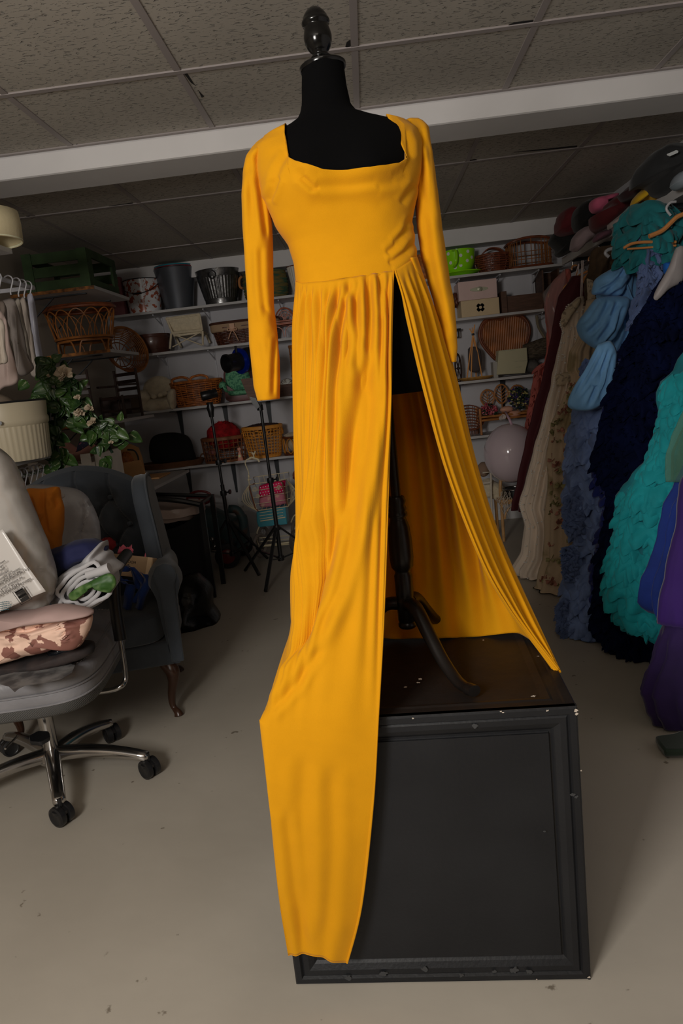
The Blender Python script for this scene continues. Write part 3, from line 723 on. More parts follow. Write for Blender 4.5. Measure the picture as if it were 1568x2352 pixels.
g = G(); g.lathe([(.022, 0), (.034, .004), (.036, .014), (.034, .020), (.018, .020)], at(92, 1702, 2.30), 24, rib=6, ra=.06, ax=(.15, -.1, 1)); g.done('tension_knob', M_plas, och)
g = G(); g.lathe([(0, .06), (.027, .06), (.027, .24), (.020, .24), (.020, .33), (0, .33)], (hx_, hy_, .06), 28); g.done('gas_column', M_chrome, och)
g = G(); g.lathe([(.0, .072), (.048, .075), (.056, .09), (.050, .112), (.036, .124), (0, .126)], (hx_, hy_, 0), 32); g.done('hub', M_chrome, och)
feet = []
for i, (fx, fy) in enumerate(((-1.165, 2.10), (-.940, 2.36), (-1.195, 2.665), (-1.62, 2.62), (-1.60, 2.18))):
    d = Vector((fx-hx_, fy-hy_, 0)); L = d.length; d.normalize(); sd = Vector((-d.y, d.x, 0)); H0 = Vector((hx_, hy_, 0)); rings = []
    for j in range(14):
        t = j/13; w_ = .030-.008*t; h_ = .030-.010*t; c = H0+d*(.025+(L-.035)*t)+Vector((0, 0, .098+.012*sin(pi*t*.9)-.022*t*t))
        ring = []
        for k in range(16):
            a = 2*pi*k/16; ring.append(c+sd*(w_*math.copysign(abs(cos(a))**.7, cos(a)))+Vector((0, 0, h_*math.copysign(abs(sin(a))**.8, sin(a))*(1 if sin(a) > 0 else .7))))
        rings.append(ring)
    rings.append([Vector(rings[-1][0:1][0]).lerp(p, .0) if False else (c+d*.010+(p-c)*.6) for p in rings[-1]])
    g = G(); g.loft(rings); lg = g.done('leg', M_chrome, och, ang=60)
    cc = H0+d*(L-.005); an = rnd.uniform(-.5, .5)+(.5 if i < 2 else 1.2); wx = Vector((cos(an), -sin(an), 0))
    if i < 3: wx = Vector((.45+.12*i, .89-.1*i, 0)).normalized()
    g = G()
    for s in (-1, 1): g.lathe([(0, -.013), (.028, -.013), (.035, -.009), (.036, 0), (.035, .009), (.028, .012), (.024, .009), (0, .009)], cc+wx*s*.0165+Vector((0, 0, .036)), 28, ax=wx*s)
    cs = g.done('caster', M_plas, lg)
    g = G(); g.tube([cc+Vector((0, 0, .035)), cc+Vector((0, 0, .095))], .009, 10); g.lathe([(.028, 0), (.030, .012), (.016, .020), (0, .02)], cc+Vector((0, 0, .044)), 20); g.done('caster_housing', M_plas, lg)
pts = [at(262, 1340, 2.42), at(266, 1400, 2.40), at(277, 1470, 2.38)]
g = G(); g.tube(smoothpath([pts[0]+Vector((-.03, .25, .05)), pts[0]+Vector((-.005, .06, .04)), pts[0], pts[1], pts[2]], 6), .022, 14); g.done('armrest_pad', M_plas, och)
g = G(); g.tube(smoothpath([pts[2], at(283, 1510, 2.37), at(288, 1550, 2.36), at(286, 1566, 2.35), at(275, 1578, 2.33), at(240, 1588, 2.33), at(120, 1600, 2.34)], 6), .0095, 12); g.done('armrest_tube', M_chrome, och)
# left armrest, outside the frame, mirrors the right one
g = G(); g.tube([(-1.60, 2.42, .74), (-1.60, 2.38, .45), (-1.50, 2.36, .40)], .012, 10); g.done('armrest_tube', M_chrome, och)

# ------------------------------------------------------------------ what is piled on the office chair
M_dk = mat('dark_plaid_cloth', (.035, .024, .022, 1), rough=.8, col2=(.012, .010, .011, 1), vs=14, sharp=(.4, .6))
def folded(outl, Y, T, mt, nm, label, cat, seed, amp=.01, sc=10, fold=None, pw=.4):
    g = G(); puff(g, outl, Y, T, 14, amp, sc, seed, pw, fold=fold, m=160); o = g.done(nm, mt, ang=180); tag(o, label, cat); return o
folded([(-30, 1520), (60, 1505), (130, 1492), (190, 1478), (215, 1480), (212, 1500), (150, 1520), (80, 1535), (0, 1548), (-30, 1552)], 2.12, .16, M_dk, 'folded_cloth', 'folded dark plaid cloth at the bottom of the pile on the office chair', 'cloth', 1, .006, 14)
folded([(110, 1490), (150, 1478), (180, 1476), (178, 1490), (150, 1500), (112, 1508)], 2.10, .06, mat('black_satin', (.008, .010, .014, 1), rough=.18), 'folded_satin', 'shiny black satin poking out under the brown patterned fabric', 'fabric', 9, .012, 22)
M_brown = mat('brown_cream_print', rgb(96, 62, 54, 2.2), rough=.7, col2=rgb(178, 150, 134, 1.9), vs=13, sharp=(.485, .50), detail=9)
folded([(-30, 1440), (60, 1425), (120, 1415), (190, 1408), (214, 1412), (215, 1428), (208, 1450), (190, 1478), (175, 1485), (160, 1470), (152, 1462), (130, 1485), (88, 1497), (40, 1512), (-10, 1525), (-30, 1525)], 2.06, .14, M_brown, 'folded_fabric', 'brown fabric with cream blotches, folded under the plastic bag on the office chair', 'fabric', 3, .010, 9,
       fold=creases([([(-20, 1455), (60, 1450), (130, 1428), (200, 1428)], 5, .02), ([(130, 1430), (150, 1460), (160, 1472)], 4, .018), ([(45, 1455), (50, 1400)], 4, .006), ([(0, 1490), (100, 1470)], 6, .005)]))
M_mauve = mat('mauve_fabric', rgb(128, 108, 104, 2.0), rough=.75, var=.15, vs=6)
folded([(-30, 1412), (50, 1408), (110, 1395), (150, 1392), (205, 1400), (212, 1410), (140, 1422), (60, 1432), (0, 1446), (-30, 1450)], 2.03, .12, M_mauve, 'folded_fabric', 'plain mauve fabric folded between the plastic bag and the brown print', 'fabric', 5, .006, 9)
M_poly = mat('clear_plastic_film', (.56, .53, .49, 1), rough=.22, alpha=.93, var=.22, vs=5, coat=.5, bump=.35, bs=9)
BGf = creases([([(68, 1220), (85, 1255), (103, 1280), (112, 1310)], 4, .008), ([(0, 1085), (50, 1160), (100, 1270)], 3, .006), ([(10, 1335), (30, 1320), (45, 1305)], 3, .006), ([(60, 1330), (90, 1310), (115, 1300)], 4, .005), ([(110, 1350), (120, 1375), (110, 1395)], 4, .010), ([(55, 1410), (90, 1385), (125, 1345)], 5, .006), ([(100, 1290), (118, 1300)], 3, .006), ([(30, 1110), (60, 1130)], 6, .006)])
bag = thing('plastic_bag', 'clear plastic bag of white stuffing with printed label and barcode', 'bag', (-1.32, 2.2, .70))
bo = [(-160, 1100), (-120, 1020), (-40, 1018), (0, 1040), (25, 1075), (48, 1130), (75, 1185), (95, 1235), (112, 1280), (124, 1330), (123, 1365), (112, 1395), (75, 1408), (30, 1414), (-40, 1416), (-120, 1400), (-170, 1300)]
g = G(); puff(g, bo, 2.14, .26, 20, .010, 7, 4, .42, fold=BGf, m=220); g.done('film', M_poly, bag, ang=180)
M_lab = mat('white_label', (.58, .55, .52, 1), rough=.35, coat=.3)
Yb = 2.003
g = G(); Lp_ = []
for i in range(22):
    t = i/21; a = Vector((-60, 1090))*(1-t)+Vector((-60, 1420))*t
    r = (6+60*min(t/.62, 1)*.98, 1215+89*min(t/.62, 1)) if t < .62 else (66+(t-.62)/.38*39, 1304+(t-.62)/.38*54)
    a = (-60, 1260+t*160); Lp_.append([at(a[0]+(r[0]-a[0])*s/11, a[1]+(r[1]-a[1])*s/11-(0 if i < 21 else 0), 2.02-.012*sin(pi*s/22)-.012*t) for s in range(12)])
Lp_.append([at(-60+165*s/11, 1432-74*(s/11)**1.0+(20*(1-s/11)*0), 2.0) for s in range(12)])
g.grid(Lp_); lab = g.done('label', M_lab, bag, solid=.001, ang=180)
ux = (at(100, 1275, 2.0)-at(0, 1331, 2.0)).normalized(); uy = Vector((0, -.12, 1)); uy = (uy-ux*uy.dot(ux)).normalized(); uz = ux.cross(uy)
def TM(px_, py_, Y=1.985):
    m = Matrix((ux, uy, uz)).transposed().to_4x4(); m.translation = at(px_, py_, Y); return m
M_txt = mat('grey_print', (.10, .09, .085, 1), rough=.7); M_teal = mat('teal_print', (.02, .09, .12, 1), rough=.7)
for body_, x, y in (('llows', -2, 1298), ('toys', -4, 1307), ('et bed', -6, 1317), ('udscape', -2, 1325), ('e remplit au moins:', -8, 1338), ('aller carre de 15 po', -10, 1346), ('jouets en peluche de 16 po', -8, 1349), ('e lit pour animaux de', -10, 1362), ('de 24 po x 30 po', -6, 1369), ('erres de paysages de nuages', -10, 1376)):
    text(body_, .0115, TM(x, y), M_txt, bag)
g = G()
for k, L_ in enumerate((20, 20, 22, 26, 20)):
    x = -3
    while x < L_: ww = rnd.uniform(2, 5); g.beam(at(x, 1384+k*4.6-(x)*.56*.3, 1.984), at(x+ww, 1384+k*4.6-(x+ww)*.56*.3, 1.984), .0022, .0006, (0, -1, 0)); x += ww+1.2
g.done('small_print', M_teal, bag, smooth=False)
q = [(29, 1361), (54, 1347), (73.5, 1375.5), (49, 1389)]
q = [at(x, y, 1.982) for x, y in q]; g = G(); g.tube(q, .0012, 4, closed=True)
for i in range(24):
    t = .07+.86*i/24; a = q[0].lerp(q[3], t); b = q[1].lerp(q[2], t); wdt = rnd.choice((.0008, .0014, .0022, .003))
    g.beam(a.lerp(b, .14), a.lerp(b, .86), wdt, .0006, (0, -1, 0))
g.done('barcode', M_ink, bag, smooth=False)
M_must = mat('mustard_cotton', rgb(160, 92, 8, 1.7), rough=.8, var=.12, vs=8)
MF = creases([([(68, 1135), (80, 1180), (105, 1250)], 5, .01), ([(100, 1120), (98, 1160), (110, 1230)], 5, .008), ([(125, 1125), (130, 1170)], 5, .008), ([(110, 1135), (135, 1160)], 4, .006)])
folded([(58, 1130), (66, 1122), (100, 1122), (128, 1118), (134, 1122), (136, 1140), (145, 1165), (144, 1200), (140, 1235), (138, 1262), (120, 1264), (95, 1230), (75, 1180)], 2.44, .10, M_must, 'cotton_garment', 'mustard cotton garment hanging over the office chair backrest', 'garment', 6, .006, 9, fold=MF)
folded([(134, 1130), (146, 1135), (148, 1142), (138, 1145)], 2.50, .03, mat('white_cotton', (.45, .42, .40, 1), rough=.8), 'small_cloth', 'bit of white cloth behind the mustard garment', 'cloth', 2, .005, 30)
M_navy = mat('navy_jersey', (.005, .008, .055, 1), rough=.85, sheen=.05)
folded([(117, 1262), (150, 1250), (180, 1240), (215, 1240), (240, 1250), (248, 1262), (225, 1275), (190, 1290), (150, 1320), (140, 1329), (128, 1326), (122, 1300)], 2.32, .16, M_navy, 'jersey_bundle', 'crumpled navy jersey on the office chair between plastic bag and rolled fabric', 'cloth', 8, .016, 12)
M_flor = mat('white_floral_fabric', (.46, .45, .46, 1), rough=.75, col2=(.20, .11, .11, 1), vs=11, sharp=(.295, .315), detail=5)
rf = thing('rolled_fabric', 'roll of white floral fabric with green leaf-print lining, on the office chair', 'fabric', (-1.1, 2.2, .60))
# rolled end: a spiral sheet, plus the fold that runs up behind it
def spiral(cx, cy, a0, b0, turns, Y0, Y1, rot, wob, seed, r0=.22):
    P = []
    for j in range(7):
        Y = Y0+(Y1-Y0)*j/6; row = []
        for i in range(150):
            t = i/149; an = rot+t*turns*2*pi; k = r0+(1-r0)*t
            dx = a0*k*cos(an); dy = b0*k*sin(an); q = radians(-32); wv = 1+wob*noise.noise(Vector((cos(an)*2*k, sin(an)*2*k, seed)))
            row.append(at(cx+(dx*cos(q)-dy*sin(q))*wv+.0*j, cy+(dx*sin(q)+dy*cos(q))*wv, Y))
        P.append(row)
    return P
g = G(); puff(g, [(128, 1375), (128, 1345), (140, 1325), (165, 1302), (195, 1285), (215, 1262), (236, 1243), (240, 1262), (250, 1268), (256, 1285), (280, 1300), (278, 1306), (264, 1304), (268, 1330), (262, 1352), (235, 1385), (190, 1404), (155, 1408), (138, 1395)], 2.30, .24, 14, .012, 9, 11, .4, m=180,
     fold=creases([([(135, 1340), (170, 1318), (215, 1300), (240, 1305)], 4, .012), ([(170, 1305), (200, 1290), (235, 1262)], 4, .010), ([(150, 1330), (190, 1310), (225, 1290)], 3, .008)])); g.done('outer_fold', M_flor, rf, ang=180)
g = G(); g.grid(spiral(196, 1352, 74, 48, 3.6, 2.15, 2.26, 2.2, .42, 1)); g.done('rolled_end', M_flor, rf, solid=.013, ang=180)
M_grn = mat('green_leaf_print', (.022, .085, .008, 1), rough=.5, col2=(.13, .22, .07, 1), vs=22, sharp=(.38, .55))
g = G(); puff(g, [(156, 1372), (160, 1362), (180, 1348), (205, 1336), (232, 1322), (248, 1317), (262, 1322), (267, 1338), (262, 1352), (252, 1362), (245, 1345), (225, 1342), (205, 1350), (185, 1360), (172, 1380), (160, 1380)], 2.135, .035, 10, .006, 20, 3, .5, m=140); g.done('lining', M_grn, rf, ang=180)
g = G(); g.tube([at(200, 1322, 2.15), at(215, 1317, 2.15), at(234, 1311, 2.15), at(252, 1304, 2.15)], [.014, .013, .016, .017], 16); g.done('twist', M_flor, rf)
# ------------------------------------------------------------------ left side: closet corner and side shelves
M_shelf = mat('white_melamine', (.60, .58, .57, 1), rough=.5, var=.06, vs=5)
M_edge = mat('raw_board_edge', rgb(120, 75, 32, 2.2), rough=.8, col2=rgb(60, 38, 20, 2.2), vs=30)
M_brk = mat('black_bracket', (.03, .035, .04, 1), rough=.5)
M_wbrk = mat('white_bracket', (.62, .62, .66, 1), rough=.45)
M_wood = mat('dark_walnut', rgb(52, 34, 24, 4), rough=.6, var=.4, vs=10, stretch=(1, 1, 6))
def sideshelf(z, y0, y1, x1, label):
    t = thing('wall_shelf', label, 'shelf', (XL, (y0+y1)/2, z-.02))
    G().box(XL, x1, y0+.004, y1, z-.02, z).done('board', M_shelf, t, smooth=False)
    G().box(XL, x1, y0, y0+.004, z-.02, z).done('raw_edge', M_edge, t, smooth=False)
    for y in (y0+.12, y1-.12):
        g = G(); g.box(XL, XL+.008, y-.012, y+.012, z-.32, z-.02); g.box(XL, x1-.10, y-.012, y+.012, z-.028, z-.02)
        g.beam((XL+.006, y, z-.20), (XL+.22, y, z-.03), .012, .006, (0, 0, 1)); g.done('bracket', M_brk, t, smooth=False)
    return t
sideshelf(2.12, 4.53, 5.20, -1.64, 'side shelf on the left wall just under the ceiling, carrying the green crate')
sideshelf(1.735, 4.66, 5.25, -1.65, 'side shelf on the left wall carrying the rattan bassinet')
sideshelf(1.27, 4.60, 5.55, -1.70, 'dark side shelf on the left wall holding small dark chairs')
sideshelf(.80, 3.95, 5.60, -1.50, 'low side shelf on the left wall carrying the white crate and the plywood scoop box')
# green crate
M_green = mat('green_stained_wood', rgb(34, 50, 26, 2.9), rough=.75, var=.35, vs=12)
cr = thing('wooden_crate', 'green slatted wooden crate on the highest left side shelf', 'crate', (-1.87, 4.8, 2.12))
cx0, cx1, cy0, cy1, cz = -2.08, -1.665, 4.56, 5.08, 2.121; H = .235
for y in (cy0, cy1-.012):
    for k in range(3): G().box(cx0, cx1, y, y+.012, cz+k*.084, cz+k*.084+.062).done('slat', M_green, cr, smooth=False)
for x in (cx0, cx1-.016):
    g = G(); g.box(x, x+.016, cy0+.012, cy0+.075, cz, cz+H); g.box(x, x+.016, cy1-.075, cy1-.012, cz, cz+H); g.box(x, x+.016, cy0+.075, cy1-.075, cz, cz+.05); g.box(x, x+.016, cy0+.075, cy1-.075, cz+H-.05, cz+H)
    g.done('end_frame', M_green, cr, smooth=False)
for x in (cx0, cx1-.06): G().box(x, x+.06, cy0-.008, cy0, cz, cz+H).done('corner_post', M_green, cr, smooth=False)
G().box(cx0+.016, cx1-.016, cy0+.012, cy1-.012, cz, cz+.01).done('bottom_board', M_green, cr, smooth=False)
# rattan bassinet
M_rat = mat('amber_rattan', rgb(112, 68, 30, 2.5), rough=.4, var=.35, vs=20)
M_rat2 = mat('dark_rattan', rgb(70, 34, 16, 4.2), rough=.4, var=.35, vs=20)
M_wick = mat('brown_wicker', rgb(104, 58, 22, 5), rough=.5, var=.55, vs=36, bump=.4, bs=60)
M_wickd = mat('dark_wicker', rgb(48, 24, 15, 6), rough=.4, var=.6, vs=36, bump=.5, bs=60)
def ell(cx, cy, z, rx, ry, n=48, sag=0, ph=0):
    return [Vector((cx+rx*cos(2*pi*k/n+ph), cy+ry*sin(2*pi*k/n+ph), z+sag*cos(2*(2*pi*k/n)))) for k in range(n)]
bs = thing('rattan_bassinet', 'amber rattan doll bassinet with looped sides on the left side shelf', 'bassinet', (-1.90, 4.92, 1.735))
cx, cy, zb = -1.90, 4.90, 1.736
g = G(); g.tube(ell(cx, cy, zb+.30, .235, .20), .011, 10, True); g.tube(ell(cx, cy, zb+.315, .225, .19), .006, 8, True); g.done('rim', M_rat2, bs)
g = G(); g.tube(ell(cx, cy, zb+.105, .19, .16), .009, 8, True); g.tube(ell(cx, cy, zb+.088, .18, .15), .006, 8, True); g.done('base_ring', M_rat, bs)
g = G(); NB = 14
for k in range(NB):
    a0 = 2*pi*k/NB; a1 = a0+2*pi/NB*1.9; pts = []
    for j in range(17):
        t = j/16; a = a0+(a1-a0)*t; h = sin(pi*t)**.55; w_ = .19+.040*h
        pts.append((cx+w_*cos(a), cy+(w_*.85)*sin(a), zb+.10+.185*h))
    g.tube(pts, .0042, 6)
g.done('loops', M_rat, bs)
g = G()
for a0, a1 in ((-2.7, -1.62), (-1.52, -.45), (-.35, .7), (.8, 1.8), (1.9, 2.9), (3.0, 3.5)):
    pts = []
    for j in range(15):
        t = j/14; a = a0+(a1-a0)*(t*.96+.02); h = min(1, sin(pi*t)*2.6)
        pts.append((cx+.182*cos(a), cy+.152*sin(a), zb+.006+.076*h**.6))
    g.tube(pts, .006, 8)
g.done('foot_hoops', M_rat, bs)
G().lathe([(0, 0), (.185, 0), (.185, .006), (0, .006)], (cx, cy, zb+.098), 40, sy=.84).done('bottom', M_wickd, bs)
# round rattan basket on its side
rb = thing('rattan_basket', 'round shallow rattan basket standing on edge behind the side shelves', 'basket', (-1.83, 5.62, 1.25))
Z2S = 1.762; c0 = at(288, 806, 5.62); axb = Vector((.80, -.55, .25)).normalized(); g = G(); M0 = Matrix.Translation(c0) @ Vector((0, 0, 1)).rotation_difference(axb).to_matrix().to_4x4()
g.M = M0
for k in range(9):
    t = k/8; g.tube(ell(0, 0, -.08+.10*t, .10+.075*t**.6, .10+.075*t**.6, 40), .0045, 6, True)
g.tube(ell(0, 0, .03, .185, .185), .009, 8, True); g.done('hoops', M_rat, rb)
g = G(M0)
for k in range(14):
    a = 2*pi*k/14; g.tube([(.02*cos(a), .02*sin(a), -.085), (.10*cos(a), .10*sin(a), -.08), (.165*cos(a), .165*sin(a), -.02), (.183*cos(a), .183*sin(a), .03)], .0035, 5)
g.done('ribs', M_rat, rb)
g = G(); g.tube([c0+Vector((.02, .05, .17)), (c0.x+.02, 5.96, Z2S-.022)], .003, 6); g.done('hanging_cord', M_rat2, rb)
# small dark chairs on the dark side shelf
M_dwood = mat('near_black_wood', rgb(26, 16, 12, 5), rough=.45, var=.3, vs=15)
def minichair(nm, label, c, w_, h, rz=0, scale=1):
    M = Matrix.Translation(c) @ Matrix.Rotation(rz, 4, 'Z') @ Matrix.Scale(scale, 4); t = thing(nm, label, 'chair', c)
    for sx_ in (-1, 1):
        for sy_ in (-1, 1):
            g = G(M); g.tube([(sx_*w_/2, sy_*.09, 0), (sx_*w_/2, sy_*.09, h if sy_ > 0 else .17)], .010, 8); g.done('leg', M_dwood, t)
    G(M).box(-w_/2, w_/2, -.10, .10, .14, .16).done('seat', M_dwood, t, smooth=False)
    for k in range(3): G(M).box(-w_/2, w_/2, .085, .097, .20+k*.055, .225+k*.055).done('slat', M_dwood, t, smooth=False)
    for sx_ in (-1, 1): G(M).box(sx_*w_/2-.012, sx_*w_/2+.012, -.10, .09, .235, .25).done('armrest', M_dwood, t, smooth=False)
    for sy_ in (-1, 1): G(M).box(-w_/2, w_/2, sy_*.09-.005, sy_*.09+.005, .05, .065).done('stretcher', M_dwood, t, smooth=False)
minichair('toy_chair', 'small near-black wooden armchair at the front of the dark side shelf', (-2.02, 4.86, 1.271), .20, .37, radians(20))
minichair('toy_chair', 'small near-black slatted bench further back on the dark side shelf', (-1.86, 5.30, 1.271), .22, .36, radians(-25))
tag(G().box(-2.12, -1.88, 5.58, 5.84, 1.292, 1.44).done('wooden_box', M_dwood, smooth=False, bevel=.004), 'dark wooden box in the shadow left of the cream plush armchair', 'box')
# white play crate, pink shawl bowl, plywood scoop box on the low side shelf
M_cream = mat('white_painted_wood', rgb(118, 114, 108, 5.0), rough=.6, var=.08, vs=10)
wc = thing('white_crate', 'white painted wooden toy crate with a dark keyhole cutout, behind the grey armchair', 'crate', (-1.88, 4.6, .80))
for (xa, xb, ya, yb) in ((-2.14, -1.74, 4.42, 4.435), (-2.14, -1.74, 4.82, 4.835), (-2.14, -2.125, 4.435, 4.82), (-1.755, -1.74, 4.435, 4.82)):
    for k in range(3): G().box(xa, xb, ya, yb, .802+k*.085, .884+k*.085).done('plank', M_cream, wc, smooth=False)
for x, z1 in ((-2.12, 1.09), (-1.97, 1.065), (-1.80, 1.11)): G().box(x, x+.055, 4.40, 4.42, .802, z1).done('post', M_cream, wc, smooth=False, bevel=.002)
g = G(); g.obox((-1.86, 4.4185, 1.0), .03, .003, .05); g.obox((-1.86, 4.4185, 1.035), .018, .003, .03); g.done('keyhole', M_gap, wc, smooth=False)
G().box(-1.735, -1.70, 4.45, 4.80, .802, 1.10).done('end_board', M_cream, wc, smooth=False)
g = G(); bl = [at(x, y, 4.52) for x, y in [(125, 1010), (145, 1016), (170, 1032), (195, 1030), (215, 1018), (228, 1012)]]
bl2 = smoothpath(bl, 6); P = [[p+Vector((0, -.10*sin(pi*min(1, t*1.15))+.02, -.10*sin(pi*t)+.0)) if False else p+Vector((0, .20*t, -.055*sin(pi*min(1, t*1.05)))) for p in bl2] for t in [k/10 for k in range(11)]]
g.grid(P); M_rose = mat('dusty_pink_cloth', rgb(132, 96, 86, 3.5), rough=.7, var=.15, vs=8)
sh = thing('shawl', 'dusty pink shawl slung in a bowl shape over the white crate', 'shawl', (-1.95, 4.6, 1.06)); g.done('cloth', M_rose, sh, solid=.006)
g = G(); puff(g, [(188, 1033), (196, 1010), (206, 994), (214, 990), (222, 1008), (222, 1020), (205, 1030)], 4.56, .05, 8); g.done('floral_end', mat('navy_floral', rgb(40, 44, 62, 4), rough=.8, col2=rgb(150, 80, 100, 3), vs=24, sharp=(.42, .46)), sh)
wc.location += Vector((.09, -.36, 0)); sh.location += Vector((.08, -.30, 0))
M_ply = mat('plywood', rgb(128, 96, 62, 3.6), rough=.7, var=.15, vs=10, stretch=(1, 8, 1))
sb = thing('plywood_box', 'open plywood scoop-shaped box with curved side on the low side shelf', 'box', (-1.68, 5.3, .79))
for Y in (5.10, 5.42):
    g = G(); slab(g, [(272, 1022), (300, 1020), (318, 1028), (326, 1050), (335, 1092), (283, 1100), (278, 1062)] if Y > 5.2 else [(279, 1064), (324, 1056), (336, 1094), (284, 1100)], Y, .015); g.done('side_board', M_ply, sb, smooth=False)
G().box(-1.84, -1.60, 5.11, 5.41, .803, .815).done('bottom_board', M_ply, sb, smooth=False)
g = G(); g.blob(at(290, 1052, 5.26)+Vector((0, 0, -.04)), (.05, .05, .09), .15, 14, 3, 14); g.done('woven_filling', M_wick, sb)
g = G(); g.tube(smoothpath([at(293, 1033, 5.2), at(308, 1035, 5.18), at(316, 1047, 5.18), at(318, 1058, 5.18)], 6), .006, 8); g.done('handle', M_brk, sb)

# closet: uprights, rails, shelf, white bucket, lamp shade
M_black = mat('black_metal', (.012, .012, .013, 1), rough=.35)
cl = thing('closet_rack', 'white closet organiser on the left wall with lower shelf and hanging rails', 'rack', (-1.9, 3.0, 0))
G().box(XL, -1.615, 2.0, 3.52, 1.145, 1.165).done('shelf', M_shelf, cl, smooth=False)
G().box(-1.62, -1.60, 3.50, 3.52, 0, 1.46).done('upright', M_black, cl, smooth=False)
g = G(); g.tube([(-1.68, 2.0, 1.085), (-1.68, 3.50, 1.085)], .012, 10); g.done('lower_rail', M_chrome, cl)
g = G(); g.lathe([(0, 0), (.028, 0), (.028, .012), (0, .012)], (-1.68, 3.50, 1.085), 20, ax=(0, 1, 0)); g.done('rail_cap', M_chrome, cl)
g = G(); g.tube([(-1.70, 2.0, 2.02), (-1.70, 3.80, 2.02)], .012, 10); g.done('upper_rail', M_wbrk, cl)
G().box(XL, at(27, 572, 3.2).x, 2.2, 3.2, at(27, 572, 3.2).z-.02, at(27, 572, 3.2).z).done('upper_shelf', M_shelf, cl, smooth=False)
G().box(XL, XL+.02, 3.76, 3.82, 1.95, 2.1).done('rail_bracket', M_wbrk, cl, smooth=False); g = G(); g.beam((XL, 3.79, 2.02), (-1.69, 3.79, 2.02), .012, .02); g.done('rail_arm', M_wbrk, cl)
G().box(XL, -1.86, 2.6, 3.50, 1.165, 1.62).done('back_board', M_white, cl, smooth=False)
ls = thing('lamp_shade', 'cream drum lamp shade on the upper closet shelf at the left edge', 'lamp shade', (-1.62, 3.05, 2.1))
g = G(); g.lathe([(.152, 0), (.156, .07), (.152, .120)], (at(40, 520, 3.05).x-.155, 3.05, at(27, 572, 3.2).z+.001), 48, cap=False); g.done('drum', mat('cream_shade', rgb(150, 140, 112, 2.6), rough=.7, var=.06, vs=4, bump=.1, bs=80), ls, solid=.004)
g = G(); g.tube(ell(at(40, 520, 3.05).x-.155, 3.05, at(27, 572, 3.2).z+.006, .151, .151), .004, 6, True); g.done('rim', mat('cream_trim', rgb(170, 160, 135, 2.6), rough=.6), ls)
M_buck = mat('cream_bucket', rgb(124, 116, 98, 2.6), rough=.42, spec=.5)
bk_ = thing('ribbed_bucket', 'large cream ribbed bucket with black rim on the lower closet shelf', 'bucket', (-1.6, 3.2, 1.166))
c_ = (at(108, 990, 3.2).x-.186, 3.2, 1.167)
g = G(); g.lathe([(0, 0), (.166, 0), (.170, .01), (.180, .155)], c_, 192, rib=48, ra=.008, cap=True); g.lathe([(.180, .155), (.187, .165), (.188, .185), (.183, .195), (.190, .262), (.183, .262), (.172, .15), (.15, .02)], c_, 64, cap=False); g.done('pail', M_buck, bk_)
g = G(); g.tube(ell(c_[0], c_[1], c_[2]+.263, .188, .188, 64), .005, 8, True); g.done('rim', M_black, bk_)
g = G(); g.lathe([(0, 0), (.009, 0), (.009, .008), (0, .008)], at(0, 972, 3.01), 16, ax=(.3, -1, 0)); g.done('handle_knob', M_black, bk_)
tag(G().blob((-1.74, 3.2, 1.40), (.13, .12, .085), .03, 4, 1, 18).done('pillow', mat('taupe_cloth', rgb(82, 72, 62, 3), rough=.85)), 'taupe rounded cushion showing above the cream bucket', 'cushion')
# hanging trousers on white hangers
M_hang = mat('white_hanger_plastic', (.55, .54, .56, 1), rough=.35)
def hanger(nm, label, x, y, z, w_, mt, group, hookr=.022, full=True, th=.0045):
    t = thing(nm, label, 'hanger', (x, y, z))
    g = G(); pts = [(x+hookr*cos(a)*1., y, z+.012+hookr*sin(a)-hookr*.35) for a in [radians(200-12*k) for k in range(20)]]+[(x, y, z-.05), (x, y, z-.065)]
    g.tube(pts, th*.8, 8); g.done('hook', mt, t)
    if full:
        g = G(); g.tube(smoothpath([(x, y, z-.062), (x-w_*.2, y, z-.085), (x-w_*.45, y, z-.145), (x-w_/2, y, z-.17), (x-w_*.48, y, z-.18)], 5)+smoothpath([(x+w_*.48, y, z-.18), (x+w_/2, y, z-.17), (x+w_*.45, y, z-.145), (x+w_*.2, y, z-.085), (x, y, z-.062)], 5), th, 8, closed=True); g.done('shoulders', mt, t)
    return t
for i, (y, wv) in enumerate(((3.0, 0), (3.25, 0), (3.40, 0), (3.55, 0), (3.66, 0), (3.74, 0), (3.80, 0), (3.86, 0))):
    hanger('clothes_hanger', 'white plastic hanger on the upper closet rail, holding folded cloth', -1.70, y-.12, 2.02, .36, M_hang, None, full=False)['group'] = 'white hangers on the upper closet rail'
for i in range(12):
    o = hanger('clothes_hanger', 'empty white plastic hanger on the lower closet rail', -1.68, 2.82+.058*i, 1.095, .40, M_hang, None)
    o['group'] = 'empty white hangers on the lower closet rail'; o.rotation_euler.z = .05*((i*7) % 5-2)
def drape(outl, Y, col, label, seed, T=.03, nm='hanging_cloth', cat='cloth', fold=None):
    m_ = mat(nm+str(seed), col, rough=.8, var=.12, vs=6)
    F0 = creases([([((outl[0][0]+outl[1][0])/2+dx, min(q[1] for q in outl)+20), ((outl[0][0]+outl[1][0])/2+dx*1.9, max(q[1] for q in outl)-5)], 3, .01) for dx in (-12, 0, 12)])
    g = G(); puff(g, outl, Y, T, 10, .006, 7, seed, .35, fold=fold or F0, m=120); o = g.done(nm, m_, ang=180); tag(o, label, cat); return o
drape([(-40, 730), (6, 735), (14, 800), (18, 832), (-5, 838), (-40, 845)], 2.6, rgb(122, 114, 104, 2.4), 'pale folded cloth nearest the camera on the upper closet rail', 21)
drape([(-20, 700), (10, 725), (24, 790), (42, 872), (10, 890), (-20, 892)], 2.85, rgb(118, 104, 98, 2.5), 'pinkish beige cloth hanging lowest on the upper closet rail', 22)
